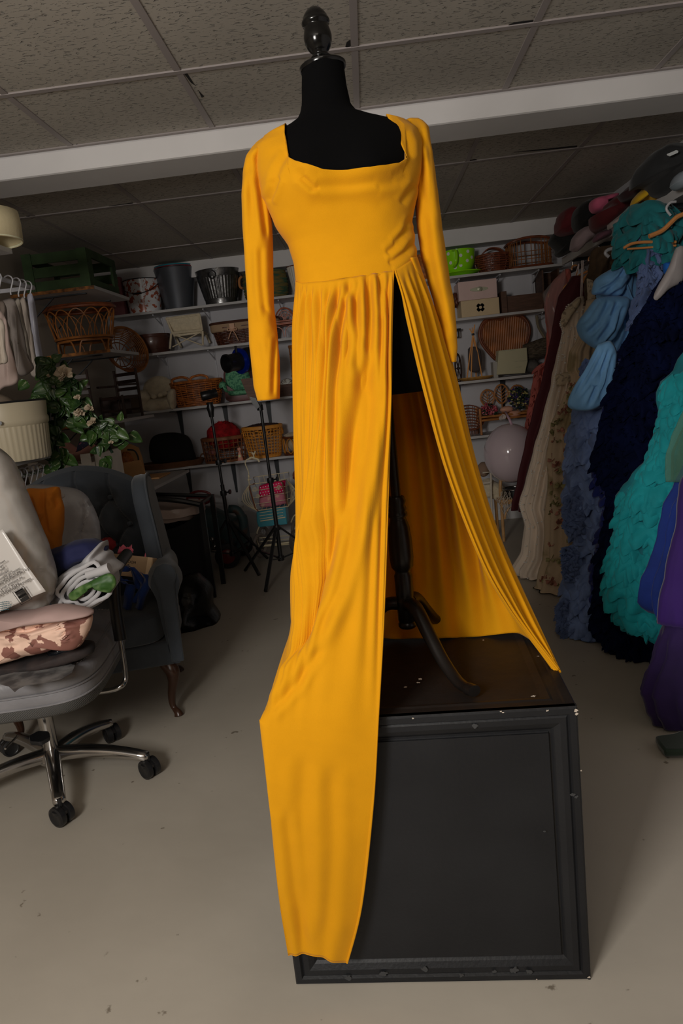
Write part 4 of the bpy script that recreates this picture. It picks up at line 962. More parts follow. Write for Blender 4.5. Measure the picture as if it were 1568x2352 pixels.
drape([(6, 690), (34, 690), (52, 760), (66, 825), (78, 848), (44, 862), (32, 800)], 3.2, rgb(84, 78, 74, 2.8), 'grey folded trousers in the middle of the upper closet rail', 23)
drape([(34, 690), (46, 690), (62, 780), (73, 838), (64, 852), (52, 800)], 3.38, rgb(104, 98, 90, 2.8), 'light grey folded trousers right of the grey pair', 24)
drape([(46, 688), (58, 688), (74, 780), (88, 856), (72, 862), (62, 800)], 3.55, rgb(112, 104, 96, 2.8), 'beige folded trousers near the far end of the upper closet rail', 25)
drape([(0, 690), (12, 700), (20, 770), (36, 850), (30, 860), (12, 790)], 3.05, rgb(70, 62, 56, 2.8), 'dark taupe cloth between the pinkish cloth and the grey trousers', 28)
pb_ = thing('garment_bag', 'white plastic garment bag with dark blue letters at the far end of the closet rail', 'bag', (-1.85, 4.12, 1.6))
g = G(); puff(g, [(64, 678), (76, 680), (88, 760), (99, 835), (100, 852), (86, 858), (78, 800)], 3.72, .04, 10, .004, 9, 3, .4, m=100); g.done('sleeve', mat('white_film', rgb(112, 112, 120, 3), rough=.3), pb_)
M_nt = mat('navy_print', (.01, .012, .06, 1), rough=.6)
tmx = Matrix(((1, 0, 0, 0), (0, 0, -1, 0), (0, 1, 0, 0), (0, 0, 0, 1)))
mm = tmx.copy(); mm.translation = at(84, 846, 3.69); text('O', .050, mm, M_nt, pb_)
mm = tmx.copy(); mm.translation = at(83, 824, 3.69); text('ou', .022, mm, M_nt, pb_)
# ivy garland with white flowers
iv = thing('ivy_garland', 'artificial ivy garland with cream flowers trailing from the closet upright', 'plant', (-1.80, 3.95, .9))
vines = [[(100, 835, 3.46), (120, 842, 3.44), (130, 880, 3.44), (128, 940, 3.46), (126, 1000, 3.47), (140, 1060, 3.48), (138, 1095, 3.48)],
         [(118, 840, 3.46), (150, 870, 3.46), (172, 905, 3.48), (190, 940, 3.52), (215, 975, 3.58), (240, 1010, 3.62), (258, 1040, 3.64)],
         [(95, 870, 3.46), (100, 900, 3.46), (108, 960, 3.46), (114, 1010, 3.46)], [(150, 880, 3.47), (165, 920, 3.47), (172, 960, 3.52)], [(225, 985, 3.58), (250, 990, 3.58), (270, 982, 3.58)]]
g = G()
for v_ in vines: g.tube(smoothpath([at(*q) for q in v_], 8), .008 if len(v_) > 5 else .004, 6)
g.done('stems', mat('ivy_stem', (.008, .03, .012, 1), rough=.6), iv)
M_ivy = mat('ivy_leaf', (.055, .12, .022, 1), rough=.42, col2=(.016, .045, .012, 1), vs=14, coat=.2)
M_ivv = mat('ivy_leaf_vein', (.22, .26, .13, 1), rough=.5)
gl = G(); gv = G(); rr = random.Random(5)
def leaf(c, s_, seed):
    q = random.Random(seed); n = Vector((q.uniform(-.5, .5), -1, q.uniform(-.3, .6))).normalized(); d = Vector((q.uniform(-.8, .8), q.uniform(-.2, .1), q.uniform(-1, .2))).normalized(); d = (d-n*d.dot(n)).normalized(); u = n.cross(d); P = []; V = []
    for i in range(9):
        t = i/8; w_ = .42*sin(pi*min(1, t**.62))**.8*(1-t*.15)+.003; P.append([c+d*(s_*t)+u*(s_*w_*a)+n*(s_*(.10*abs(a)-.12*t*t)) for a in (-1, -.5, 0, .5, 1)])
        V.append([c+d*(s_*(.12+t*.6))+u*(s_*.05*a*(1-t))+n*(.0018+s_*(-.10*t*t)) for a in (-1, 1)])
    gl.grid(P); 
    if q.random() < .8:
        gv.grid(V)
        for k in (2, 4):
            for sg in (-1, 1): p = P[k][2]+n*.002; gv.add([p, p+u*(sg*s_*.16)+d*s_*.05, p+u*(sg*s_*.13)+d*s_*.0, p-d*s_*.015], [(0, 1, 2, 3)])
for v_ in vines:
    pts = resample(smoothpath([at(*q) for q in v_], 8), int(9*len(v_)/2.6))
    for i, p in enumerate(pts):
        for k in range(2): leaf(p+Vector((rr.uniform(-.05, .05), rr.uniform(-.05, .02), rr.uniform(-.04, .04))), rr.uniform(.05, .095), rr.random()*1e6)
for k in range(16): leaf(at(rr.uniform(92, 150), rr.uniform(842, 905), 3.44+rr.uniform(-.04, .05)), rr.uniform(.05, .085), rr.random()*1e6)
gl.done('leaves', M_ivy, iv, solid=.0012, ang=180)['kind'] = 'stuff'; gv.done('leaf_veins', M_ivv, iv, smooth=False)
M_cfl = mat('cream_petal', (.55, .44, .31, 1), rough=.6)
for x, y, r_ in ((150, 862, .05), (178, 915, .02), (182, 948, .032), (206, 940, .028), (212, 972, .03), (255, 1017, .014), (112, 864, .012), (142, 874, .014)):
    g = G(); petals(g, at(x, y, 3.33+.20*(y-860)/160), r_*.72, 15, x); g.done('flower', M_cfl, iv, solid=.001)
# ------------------------------------------------------------------ back wall shelves
YS = 5.90
def board(xa, xb, z, label):
    t = thing('wall_shelf', label, 'shelf', ((xa+xb)/2, 6.06, z-.02)); G().box(xa, xb, YS, YB, z-.02, z).done('board', M_shelf, t, smooth=False, bevel=.001); return t
Z1, Z2_, Z3L, Z3R, Z4 = 2.095, 1.762, 1.292, 1.255, .798
S1 = board(-2.06, 1.66, Z1, 'topmost long white shelf on the back wall')
S2 = board(-2.06, 1.50, Z2_, 'second long white shelf down on the back wall, under the pails')
S3 = board(-1.98, -.05, Z3L, 'third white shelf down on the left half of the back wall, under the plush armchair')
S3b = board(-.04, 1.45, Z3R, 'third white shelf down on the right half, under the heart-shaped board')
S4 = board(-2.0, 1.30, Z4, 'lowest long white shelf on the back wall, under the red fur basket')
def bracket(t, x, z, white, d=.26, h=.16):
    g = G()
    if white:
        g.box(x-.006, x+.006, YB-.012, YB, z-.34, z-.02); g.box(x-.004, x+.004, YB-d, YB-.01, z-.03, z-.02)
        g.add([(x-.003, YB-d, z-.03), (x+.003, YB-d, z-.03), (x+.003, YB-.012, z-.10), (x-.003, YB-.012, z-.10), (x-.003, YB-.012, z-.085), (x+.003, YB-.012, z-.085)], [(0, 1, 2, 3), (0, 4, 5, 1), (0, 3, 4), (1, 5, 2)])
        g.done('bracket', M_wbrk, t, smooth=False)
    else:
        a = [(x-.02, YB-.03, z-.022), (x+.02, YB-.03, z-.022), (x+.009, YB-.006, z-.31), (x-.009, YB-.006, z-.31)]
        g.add(a+[(p[0], YB, p[2]) for p in a], [(0, 1, 2, 3), (7, 6, 5, 4), (0, 4, 5, 1), (1, 5, 6, 2), (2, 6, 7, 3), (3, 7, 4, 0)])
        g.add([(x-.02, YB-d, z-.028), (x+.02, YB-d, z-.028), (x+.02, YB-.01, z-.028), (x-.02, YB-.01, z-.028), (x-.02, YB-d, z-.021), (x+.02, YB-d, z-.021), (x+.02, YB-.01, z-.021), (x-.02, YB-.01, z-.021)], [(0, 3, 2, 1), (4, 5, 6, 7), (0, 1, 5, 4), (1, 2, 6, 5), (2, 3, 7, 6), (3, 0, 4, 7)])
        g.done('bracket', M_brk, t, smooth=False)
for px_ in (370, 482, 650, 1050, 1140, 1225): bracket(S1, at(px_, 720, YB).x, Z1, True)
for px_ in (385, 497, 1235): bracket(S2, at(px_, 840, YB).x, Z2_, True)
for px_, S in ((415, S3), (520, S3), (620, S3), (1056, S3b), (1158, S3b)): bracket(S, at(px_, 960, YB).x, Z3L if S is S3 else Z3R, False)
for px_ in (435, 540, 640): bracket(S4, at(px_, 1100, YB).x, Z4, False)
def hx(xl, xr, y, Y=6.03):
    a = at(xl, y, Y); b = at(xr, y, Y); return (a.x+b.x)/2, (b.x-a.x)/2
def hz(y, x, Y=6.03): return at(x, y, Y).z
# -- top shelf, left to right
tag(G().box(at(250, 700, 6.0).x, at(289, 700, 6.0).x, 5.95, 6.18, Z1, hz(640, 270)).done('pink_box', mat('dusty_rose_box', rgb(70, 42, 44, 6), rough=.7), smooth=False, bevel=.003), 'dusty rose box at the left end of the top shelf, behind the green crate', 'box')
fp1 = thing('floral_pail', 'white metal pail printed with flowers and a black bail handle, on the top shelf', 'pail', (-1.72, 6.03, Z1))
c, r = hx(286, 370, 670); zt = hz(645, 330)
M_fl = mat('floral_enamel', rgb(118, 118, 120, 5), rough=.25, col2=rgb(90, 46, 32, 5), vs=26, sharp=(.47, .50), detail=7)
g = G(); g.lathe([(0, 0), (r*.84, 0), (r*.84, .005), (r, zt-Z1), (r-.004, zt-Z1), (r*.80, .02), (0, .02)], (c, 6.03, Z1+.001), 48); g.done('pail_body', M_fl, fp1)
g = G(); g.tube(ell(c, 6.03, zt, r, r), .004, 6, True); g.done('rim', M_black, fp1)
g = G(); g.tube(smoothpath([(c-r-.004, 6.03, zt-.01), (c-r*.7, 6.03-r*.9, zt-.085), (c, 6.03-r*1.12, zt-.12), (c+r*.7, 6.03-r*.9, zt-.095), (c+r+.004, 6.03, zt-.02)], 8), .003, 6); g.tube([(c-.035, 6.03-r*1.10, zt-.119), (c+.035, 6.03-r*1.10, zt-.118)], .007, 8); g.done('bail_handle', M_black, fp1)
c, r = hx(356, 450, 650); zt = hz(618, 405)
M_gp = mat('charcoal_zinc', rgb(52, 54, 58, 5), rough=.38, metal=.6, var=.12, vs=5)
for nm, lab, dz, dr, m_ in (('pail', 'charcoal grey metal pail on the top shelf, outermost of its nested stack', 0, 0, M_gp), ('pail', 'dark red pail nested inside the charcoal pail, rim showing', .012, -.004, mat('dark_red_enamel', rgb(60, 14, 20, 5), rough=.35)), ('pail', 'teal pail nested innermost in the charcoal pail, rim showing', .024, -.008, mat('teal_enamel', rgb(16, 62, 70, 5), rough=.35))):
    t = thing(nm, lab, 'pail', (c, 6.05, Z1)); h = zt-Z1; rr_ = r+dr
    g = G(); g.lathe([(0, dz), (rr_*.66, dz), (rr_*.67, dz+.004), (rr_*.98, h+dz-.006), (rr_, h+dz), (rr_-.005, h+dz), (rr_*.63, dz+.03)], (c, 6.05, Z1+.001), 56); g.done('pail_body', m_, t)
    if dz == 0:
        g = G()
        for s in (-1, 1): g.lathe([(0, 0), (.012, 0), (.012, .008), (0, .008)], (c+s*r*.995, 6.05, Z1+h-.02), 12, ax=(s, 0, 0))
        g.tube(smoothpath([(c+r*.99, 6.05, Z1+h-.01), (c+r*.6, 6.05-r*.75, Z1+h+.004), (c, 6.05-r*1.0, Z1+h+.002), (c-r*.6, 6.05-r*.75, Z1+h+.004), (c-r*.99, 6.05, Z1+h-.01)], 6), .003, 6); g.done('wire_handle', M_chrome, t)
M_galv = mat('galvanised_steel', (.30, .30, .30, 1), rough=.30, metal=.9, var=.45, vs=26, bump=.12, bs=60)
t = thing('galvanised_tub', 'fluted galvanised steel tub with drop ring handle, on the top shelf', 'tub', (-1.2, 6.03, Z1)); c, r = hx(450, 556, 650); zt = hz(622, 503); h = zt-Z1
g = G(); g.lathe([(0, 0), (r*.70, 0), (r*.71, .04), (r*.72, .045)], (c, 6.05, Z1+.001), 56, cap=False); g.lathe([(r*.72, .045), (r*.92, h*.78)], (c, 6.05, Z1+.001), 192, rib=40, ra=.014, cap=False); g.lathe([(r*.92, h*.78), (r*.93, h*.80), (r*.99, h-.006), (r, h), (r-.006, h), (r*.7, .05)], (c, 6.05, Z1+.001), 56, cap=False)
g.lathe([(0, .01), (r*.69, .01), (r*.69, .02), (0, .02)], (c, 6.05, Z1), 40); g.done('tub_body', M_galv, t)
p0 = at(486, 630, 5.86); g = G(); g.tube([p0+Vector((.030*cos(a), .004*abs(sin(a)), .030*sin(a))) for a in [2*pi*k/24 for k in range(24)]], .0045, 8, True); g.done('ring_handle', M_black, t)
def coilbasket(nm, label, cat, xl, xr, ytop, yb, mt, n=9, bul=.08, Y=6.04, zb=Z1, handles=None, hmt=None):
    c, r = hx(xl, xr, (ytop+yb)/2, Y); h = hz(ytop, (xl+xr)/2, Y-r*.6)-zb; t = thing(nm, label, cat, (c, Y, zb)); g = G(); pr = [(0, 0)]
    for k in range(n*4+1):
        u = k/(n*4); pr.append((r*(.90+bul*sin(pi*u))*(1+.018*sin(2*pi*n*u)), .004+h*u))
    pr += [(r*.84, h), (r*.82, .02)]; g.lathe(pr, (c, Y, zb), 56, cap=True); g.done('basket_body', mt, t)
    if handles:
        g = G()
        for s in handles: g.tube(smoothpath([(c+s*r*.93, Y-r*.25, zb+h*.95), (c+s*r*1.06, Y-r*.2, zb+h*.85), (c+s*r*1.08, Y-r*.2, zb+h*.6), (c+s*r*.97, Y-r*.25, zb+h*.5)], 5), .010, 8)
        g.done('rope_handle', hmt or mt, t)
    return t
M_sea = mat('seagrass_green', rgb(66, 58, 30, 5), rough=.85, col2=rgb(28, 48, 36, 5), vs=9, bump=.6, bs=60, stretch=(1, 1, 7), sharp=(.4, .55))
coilbasket('seagrass_basket', 'green and tan striped seagrass basket beside the galvanised tub', 'basket', 556, 664, 622, 686, M_sea, 9, .06, handles=(-1,), hmt=mat('tan_rope', rgb(96, 62, 34, 5), rough=.9))
t = thing('slatted_planter', 'white fluted planter partly hidden by the gown, on the top shelf', 'planter', (-.5, 6.03, Z1)); c, r = hx(661, 712, 640); h = hz(612, 686)-Z1
g = G(); g.lathe([(0, 0), (r*.6, 0), (r*1.0, h), (r*.95, h), (r*.58, .02), (0, .02)], (c, 6.03, Z1+.001), 144, rib=24, ra=.03); g.done('planter_body', mat('off_white_ceramic', rgb(108, 104, 98, 5), rough=.5), t)
g = G(); g.tube(ell(c, 6.03, Z1+h, r, r), .004, 6, True); g.done('rim', M_rat2, t)
t = thing('twig_sphere', 'speckled brown woven vase half hidden by the right sleeve, on the top shelf', 'vase', (.55, 6.03, Z1)); c, r = hx(955, 985, 600); g = G(); g.lathe([(0, 0), (.06, 0), (.085, .06), (.08, .13), (.05, .19), (.055, .21), (.045, .21), (0, .1)], (c, 6.05, Z1), 32); g.done('vase_body', M_wick, t)
t = thing('polka_dot_cup', 'giant lime green tea cup with white polka dots and saucer, on the top shelf', 'cup', (.85, 6.04, Z1))
M_lime = mat('lime_glaze', rgb(84, 136, 14, 4.2), rough=.18); M_dot = mat('white_dot', rgb(170, 195, 130, 4), rough=.2)
c, r = hx(1012, 1093, 600); zb = Z1+.001
g = G(); g.lathe([(0, 0), (r*.55, 0), (r*.6, .006), (r*1.12, .028), (r*1.14, .034), (r*1.08, .034), (r*.5, .016), (0, .016)], (c+.02, 6.05, zb), 56); g.done('saucer', M_lime, t)
h = hz(573, 1055)-Z1-.012; cp = [(0, .016), (r*.48, .016), (r*.62, .03), (r*.82, .07), (r*.93, .11), (r, h), (r*.96, h), (r*.88, .11), (r*.5, .04), (0, .035)]
g = G(); g.lathe(cp, (c, 6.05, zb), 56); g.done('cup_body', M_lime, t)
p0 = at(1040, 575, 5.90); g = G(); g.tube(smoothpath([p0+Vector((0, .03, 0)), p0+Vector((.018, -.02, -.005)), p0+Vector((.02, -.035, -.05)), p0+Vector((.012, -.03, -.10)), p0+Vector((0, .02, -.125))], 6), .012, 10, sq=.7); g.done('handle', M_lime, t)
for dx, dy in ((1032, 581), (1058, 586), (1074, 576), (1036, 602), (1074, 597), (1059, 608), (1045, 613), (1085, 588)):
    # a small disc lying on the cup's flank
    q = at(dx, dy, 5.9); a = min(.98, max(-.98, (q.x-c)/(r*.93))); th = math.asin(a); zz = q.z; rr_ = interp([(.016, r*.48), (.03, r*.62), (.07, r*.82), (.11, r*.93), (h, r)], zz-zb)
    n_ = Vector((sin(th), -cos(th), 0)); p = Vector((c, 6.05, zz))+n_*(rr_+.0015)
    g = G(); g.lathe([(0, -.002), (.013, -.002), (.013, .0012), (0, .0015)], p, 16, ax=n_); g.done('polka_dot', M_dot, t)
def twiggy(nm, label, cat, c, Y, zb, rx, ry, h, mt, nr=9, ns=16, bul=.12, wob=.004, seed=0, open_=False, rimr=.008, tr=.0055):
    t = thing(nm, label, cat, (c, Y, zb)); g = G(); q = random.Random(seed)
    for k in range(nr):
        u = (k+.5)/nr; s_ = .82+bul*sin(pi*u)+.18*u; ring = []
        for j in range(64):
            a = 2*pi*j/64; ww = 1+wob*6*(1 if (int(j*ns/64)+k) % 2 else -1)*.5; ring.append((c+rx*s_*cos(a)*ww, Y+ry*s_*sin(a)*ww, zb+.006+h*u+.003*sin(3*a+k)))
        g.tube(ring, tr, 6, True)
    g.done('weave', mt, t); g = G()
    for j in range(ns):
        a = 2*pi*j/ns; g.tube([(c+rx*(.82+bul*sin(pi*u)+.18*u)*cos(a), Y+ry*(.82+bul*sin(pi*u)+.18*u)*sin(a), zb+.004+h*u) for u in (0, .25, .5, .75, 1)], tr*.7, 5)
    g.done('stakes', mt, t)
    g = G(); g.tube(ell(c, Y, zb+h+.004, rx, ry), rimr, 8, True); g.done('rim', mt, t)
    g = G(); g.lathe([(0, 0), (rx*.82, 0), (rx*.82, .006), (0, .006)], (c, Y, zb+.002), 32, sy=ry/rx); g.done('bottom', mt, t)
    if not open_:
        g = G(); g.lathe([(rx*.80, .008), (rx*(.80+bul), h*.5), (rx*.95, h*.97)], (c, Y, zb), 32, sy=ry/rx, cap=False); g.done('lining', M_wickd, t)
    return t
c, r = hx(1093, 1170, 590); t = twiggy('wicker_basket', 'glossy dark brown egg-shaped twig basket right of the lime cup', 'basket', c, 6.04, Z1, r, r*.8, .135, mat('dark_twig', rgb(64, 32, 20, 5.5), rough=.3, var=.4, vs=30), 8, 14, .16, .006, 3)
g = G()
for k in range(7):
    y_ = -.05+.018*k; g.tube([(c+r*.72*cos(a), 6.04+y_*.6+.004*sin(5*a), Z1+.11+.085*sin(a)) for a in [pi*j/20 for j in range(21)]], .0055, 6)
g.done('hooped_handle', MATS['dark_twig'], t)
c0_ = at(1165, 560, 5.98); c1_ = at(1267, 560, 5.98); t = thing('stick_crib_basket', 'long slatted bamboo crib basket with brown rims at the right end of the top shelf', 'basket', ((c0_.x+c1_.x)/2, 6.05, Z1))
xa, xb = c0_.x, c1_.x; zt = hz(556, 1200, 5.95)
def racetrack(xa, xb, ya, yb, z, bow=0): return rrect((xa+xb)/2, (ya+yb)/2, (xb-xa)/2, (yb-ya)/2, z, .45, 64)
g = G(); ring = [Vector((p.x, p.y, zt+.03*(1-((p.x-(xa+xb)/2)/((xb-xa)/2))**2))) for p in racetrack(xa, xb, 5.93, 6.17, 0)]; g.tube(ring, .010, 8, True); g.done('rim', M_rat2, t)
g = G(); g.tube(racetrack(xa, xb, 5.93, 6.17, Z1+.012), .010, 8, True); g.box(xa+.02, xb-.02, 5.95, 6.15, Z1+.004, Z1+.012); g.done('base', M_rat2, t)
g = G()
for i, p in enumerate(racetrack(xa+.006, xb-.006, 5.936, 6.164, Z1+.01)):
    if i % 2 == 0: g.tube([p, (p.x, p.y, ring[i].z)], .0035, 6)
for zz in (.33, .62): g.tube(racetrack(xa, xb, 5.93, 6.17, Z1+(zt-Z1)*zz), .003, 6, True)
g.done('bars', M_rat, t)
# -- second shelf
M_keg = mat('dark_barrel_wood', rgb(40, 22, 16, 5.5), rough=.3, var=.35, vs=10, coat=.3)
t = thing('half_barrel', 'dark brown half-barrel bowl on the second shelf, left of the white wicker chair', 'bowl', (-1.6, 6.04, Z2_)); c, r = hx(308, 392, 785)
g = G(); g.lathe([(0, 0), (r*.85, 0), (r*1.0, .06), (r*1.02, .10), (r*.98, .155), (r*.92, .155), (r*.9, .05), (0, .03)], (c, 6.04, Z2_+.001), 48); g.done('staves', M_keg, t); g = G(); g.tube(ell(c, 6.04, Z2_+.03, r*.93, r*.93), .004, 5, True); g.tube(ell(c, 6.04, Z2_+.13, r*1.0, r*1.0), .004, 5, True); g.done('hoop', M_keg, t)
M_wwk = mat('white_wicker', rgb(112, 104, 88, 5), rough=.6, var=.12, vs=40, bump=.5, bs=70)
t = thing('wicker_doll_chair', 'small white wicker doll chair with crossed legs, on the second shelf', 'chair', (-1.4, 6.02, Z2_))
L = lambda x, y, Y=5.94: at(x, y, Y)
g = G(); a_, b_, c_, d_ = L(382, 732), L(458, 722), L(464, 758), L(396, 765); g.grid([[a_.lerp(b_, u/14).lerp(d_.lerp(c_, u/14), v/10)+Vector((0, .04*v/10-.004*((u+v) % 2), 0)) for v in range(11)] for u in range(15)]); g.tube([a_, b_], .008, 8); g.tube([d_, c_], .009, 8); g.tube([a_, d_], .006, 8); g.tube([b_, c_], .006, 8); g.done('woven_back', M_wwk, t, solid=.008)
for (xa_, ya_, xb_, yb_, Y_) in ((393, 766, 390, 801, 5.93), (465, 760, 466, 793, 5.93), (400, 770, 416, 798, 6.14), (470, 762, 482, 788, 6.14)):
    g = G(); g.tube([L(xa_, ya_, Y_), L(xb_, yb_, Y_)], .009, 8); g.done('leg', M_wwk, t)
for (xa_, ya_, xb_, yb_) in ((396, 797, 462, 762), (398, 768, 464, 793)):
    g = G(); g.tube([L(xa_, ya_, 5.925), L(xb_, yb_, 5.925)], .005, 8); g.done('cross_brace', M_wwk, t)
g = G(); g.box(L(398, 770).x, L(466, 770).x, 5.94, 6.14, Z2_+.115, Z2_+.13); g.done('seat', M_wwk, t)
t = thing('picnic_basket', 'dark brown picnic basket with beige cloth trim and ribbon bow, on the second shelf', 'basket', (-1.0, 6.04, Z2_))
c0_, c1_ = L(482, 760).x, L(640, 760).x
def tapr(z, k, n=96): return rrect((c0_+c1_)/2, 6.05, (c1_-c0_)/2*k, .125*k, z, .5, n)
h = .175
g = G()
for i in range(11): u = i/10; g.tube([Vector((p.x, p.y+(.004 if (j//3+i) % 2 else -.004), p.z)) for j, p in enumerate(tapr(Z2_+.008+h*.75*u, .86+.12*u))], .006, 6, True)
for j in range(0, 96, 4): p, q = tapr(Z2_+.004, .87)[j], tapr(Z2_+h, 1.0)[j]; g.tube([p, q], .004, 5)
g.done('weave', M_wickd, t); g = G(); g.loft([tapr(Z2_+.004, .84), tapr(Z2_+h*.98, .97)]); g.done('lining', M_wickd, t)
g = G(); g.grid([tapr(Z2_+h*.62, 1.0), tapr(Z2_+h*.72, 1.025), tapr(Z2_+h*.95, 1.03), tapr(Z2_+h, 1.0)], cv=True); g.done('cloth_trim', mat('beige_linen', rgb(88, 72, 56, 5), rough=.8), t, solid=.003)
g = G(); g.tube(tapr(Z2_+h+.004, 1.02), .011, 8, True); g.done('rim', M_keg, t)
g = G(); p = at(533, 752, 5.905); g.box(p.x-.02, p.x+.02, p.y-.012, p.y+.01, p.z-.03, p.z+.03)
for s, l in ((-1, .09), (1, .11)): g.tube(smoothpath([p+Vector((0, -.012, -.02)), p+Vector((s*.02, -.02, -.05)), p+Vector((s*.04, -.016, -l))], 5), .004, 6)
for s in (-1, 1): g.tube(smoothpath([p+Vector((0, -.015, -.02)), p+Vector((s*.03, -.02, -.005)), p+Vector((s*.035, -.02, -.025)), p+Vector((0, -.015, -.022))], 5), .004, 6)
g.done('ribbon_bow', mat('tan_ribbon', rgb(110, 84, 66, 5), rough=.5), t)
M_rr = mat('red_brown_rattan', rgb(96, 48, 30, 5), rough=.35, var=.25, vs=18)
def ratbench(nm, label, xl, xr, ytop, yb, Y, zb, mt):
    t = thing(nm, label, 'bench', (at((xl+xr)/2, yb, Y).x, Y, zb)); xa = at(xl, yb, Y).x; xb = at(xr, yb, Y).x; zt = at((xl+xr)/2, ytop, Y).z; w_ = xb-xa; cx = (xa+xb)/2; hs = (zt-zb)*.45
    g = G(); g.tube([(cx+w_*.36*cos(a), Y+.08, zb+hs+(zt-zb-hs)*sin(a)) for a in [pi*k/24 for k in range(25)]], .006, 8)
    g.tube([(cx+w_*.30*cos(a), Y+.08, zb+hs+(zt-zb-hs)*.85*sin(a)) for a in [pi*k/24 for k in range(25)]], .004, 6)
    for dx, rr_ in ((0, .045), (-.04, .03), (.04, .03)): g.tube([(cx+dx+rr_*cos(a), Y+.08, zb+hs+.05+rr_*sin(a)) for a in [2*pi*k/20 for k in range(20)]], .0035, 6, True)
    for s in (-1, 0, 1): g.tube([(cx+s*w_*.12, Y+.08, zb+hs), (cx-s*w_*.15, Y+.08, zt-.03)], .0035, 6)
    g.done('hooped_back', mt, t)
    g = G(); 
    for z in (hs, hs+.025): g.tube([(xa, Y-.07, zb+z), (xb, Y-.07, zb+z), (xb, Y+.08, zb+z), (xa, Y+.08, zb+z)], .006, 8, True)
    for k in range(7): g.tube([(xa, Y-.06+.022*k, zb+hs+.01), (xb, Y-.06+.022*k, zb+hs+.01)], .004, 6)
    g.done('seat', mt, t)
    for x in (xa+.004, xb-.004):
        for y in (Y-.07, Y+.08): g = G(); g.tube([(x, y, zb+.003), (x, y, zb+hs)], .007, 8); g.done('leg', mt, t)
    g = G()
    for s in (0, 1): x0_ = xa+s*w_/2; g.tube([(x0_+w_/4+w_*.22*cos(a), Y-.07, zb+.01+hs*.75*sin(a)**.6) for a in [pi*(k+.01)/16.02 for k in range(17)]], .004, 6)
    g.done('apron_hoops', mt, t); return t
ratbench('rattan_bench', 'reddish rattan doll bench with hooped back on the second shelf, left of the gown skirt', 622, 690, 704, 771, 6.02, Z2_, M_rr)
t = thing('keepsake_box', 'pale pink wooden box with a carved plate and knob, stacked on the cream box', 'box', (.9, 6.03, Z2_+.16))
M_pk = mat('blush_paint', rgb(112, 96, 92, 5), rough=.7, var=.06, vs=8); M_cr = mat('cream_paint', rgb(110, 97, 76, 5), rough=.7, var=.08, vs=8)
xa, xb = at(1054, 690, 5.91).x, at(1143, 690, 5.91).x; zs_ = at(1100, 687, 5.91).z; z2 = at(1100, 643, 5.91).z
G().box(xa, xb, 5.91, 6.18, zs_, z2).done('drawer_box', M_pk, t, smooth=False, bevel=.003)
p = at(1100, 664, 5.905); g = G(); g.lathe([(0, 0), (.035, 0), (.033, .005), (0, .006)], p+Vector((0, .006, 0)), 24, ax=(0, -1, 0), sx=2.1, sy=.5); g.done('plate', mat('pewter', rgb(92, 92, 78, 5), rough=.4, metal=.3), t)
g = G(); g.lathe([(0, 0), (.010, 0), (.009, .012), (.018, .018), (.018, .026), (0, .032)], p, 20, ax=(0, -1, 0)); g.done('knob', MATS['pewter'], t)
t = thing('keepsake_box', 'cream wooden box with a dark four-petal cutout, under the pale pink box', 'box', (.9, 6.03, Z2_))
G().box(at(1059, 710, 5.91).x, at(1147, 710, 5.91).x, 5.91, 6.18, Z2_+.001, zs_-.001).done('drawer_box', M_cr, t, smooth=False, bevel=.003)
p = at(1103, 706, 5.906); g = G()
for a in range(4):
    an = pi/4+a*pi/2; c_ = p+Vector((cos(an)*.020, 0, sin(an)*.020)); g.lathe([(0, 0), (.019, 0), (.019, .004), (0, .004)], c_+Vector((0, .003, 0)), 4, ax=(0, -1, 0)); g.lathe([(0, 0), (.015, 0), (.015, .004), (0, .004)], c_+Vector((0, .003, 0)), 12, ax=(0, -1, 0))
g.done('petal_cutout', M_gap, t); g = G(); g.lathe([(0, 0), (.013, 0), (.012, .006), (0, .009)], p, 12, ax=(0, -1, 0)); g.done('centre_boss', M_cr, t)
tag(G().box(at(1150, 700, 5.95).x, at(1163, 700, 5.95).x, 5.92, 6.18, Z2_+.001, Z2_+.17).done('wooden_post', M_wood, smooth=False, bevel=.002), 'short dark wooden block standing between the cream box and the long low crate', 'block')
t = thing('low_crate', 'long low dark wooden crate on the second shelf beside the cream box', 'crate', (1.3, 6.03, Z2_)); xa, xb = at(1164, 700, 5.94).x, at(1252, 700, 5.94).x
for (a, b, c_, d_) in ((xa, xb, 5.94, 5.95), (xa, xb, 6.16, 6.17), (xa, xa+.01, 5.95, 6.16), (xb-.01, xb, 5.95, 6.16)): G().box(a, b, c_, d_, Z2_+.001, Z2_+.13).done('side_board', M_wood, t, smooth=False)
t = thing('tall_wooden_box', 'tall open dark wooden box behind the coral dress bag, right end of the second shelf', 'box', (1.6, 6.0, Z2_)); xa, xb = at(1243, 640, 5.95).x, at(1283, 640, 5.95).x
for (a, b, c_, d_) in ((xa, xa+.012, 5.93, 6.17), (xb-.012, xb, 5.93, 6.17), (xa, xb, 6.15, 6.17)): G().box(a, b, c_, d_, Z2_+.001, Z2_+.30).done('side_board', M_wood, t, smooth=False)
tag(G().blob(at(1045, 690, 6.02), (.03, .05, .06), .3, 9, 2, 12).done('dried_seed_head', M_wickd), 'dark dried seed head left of the stacked keepsake boxes', 'ornament')
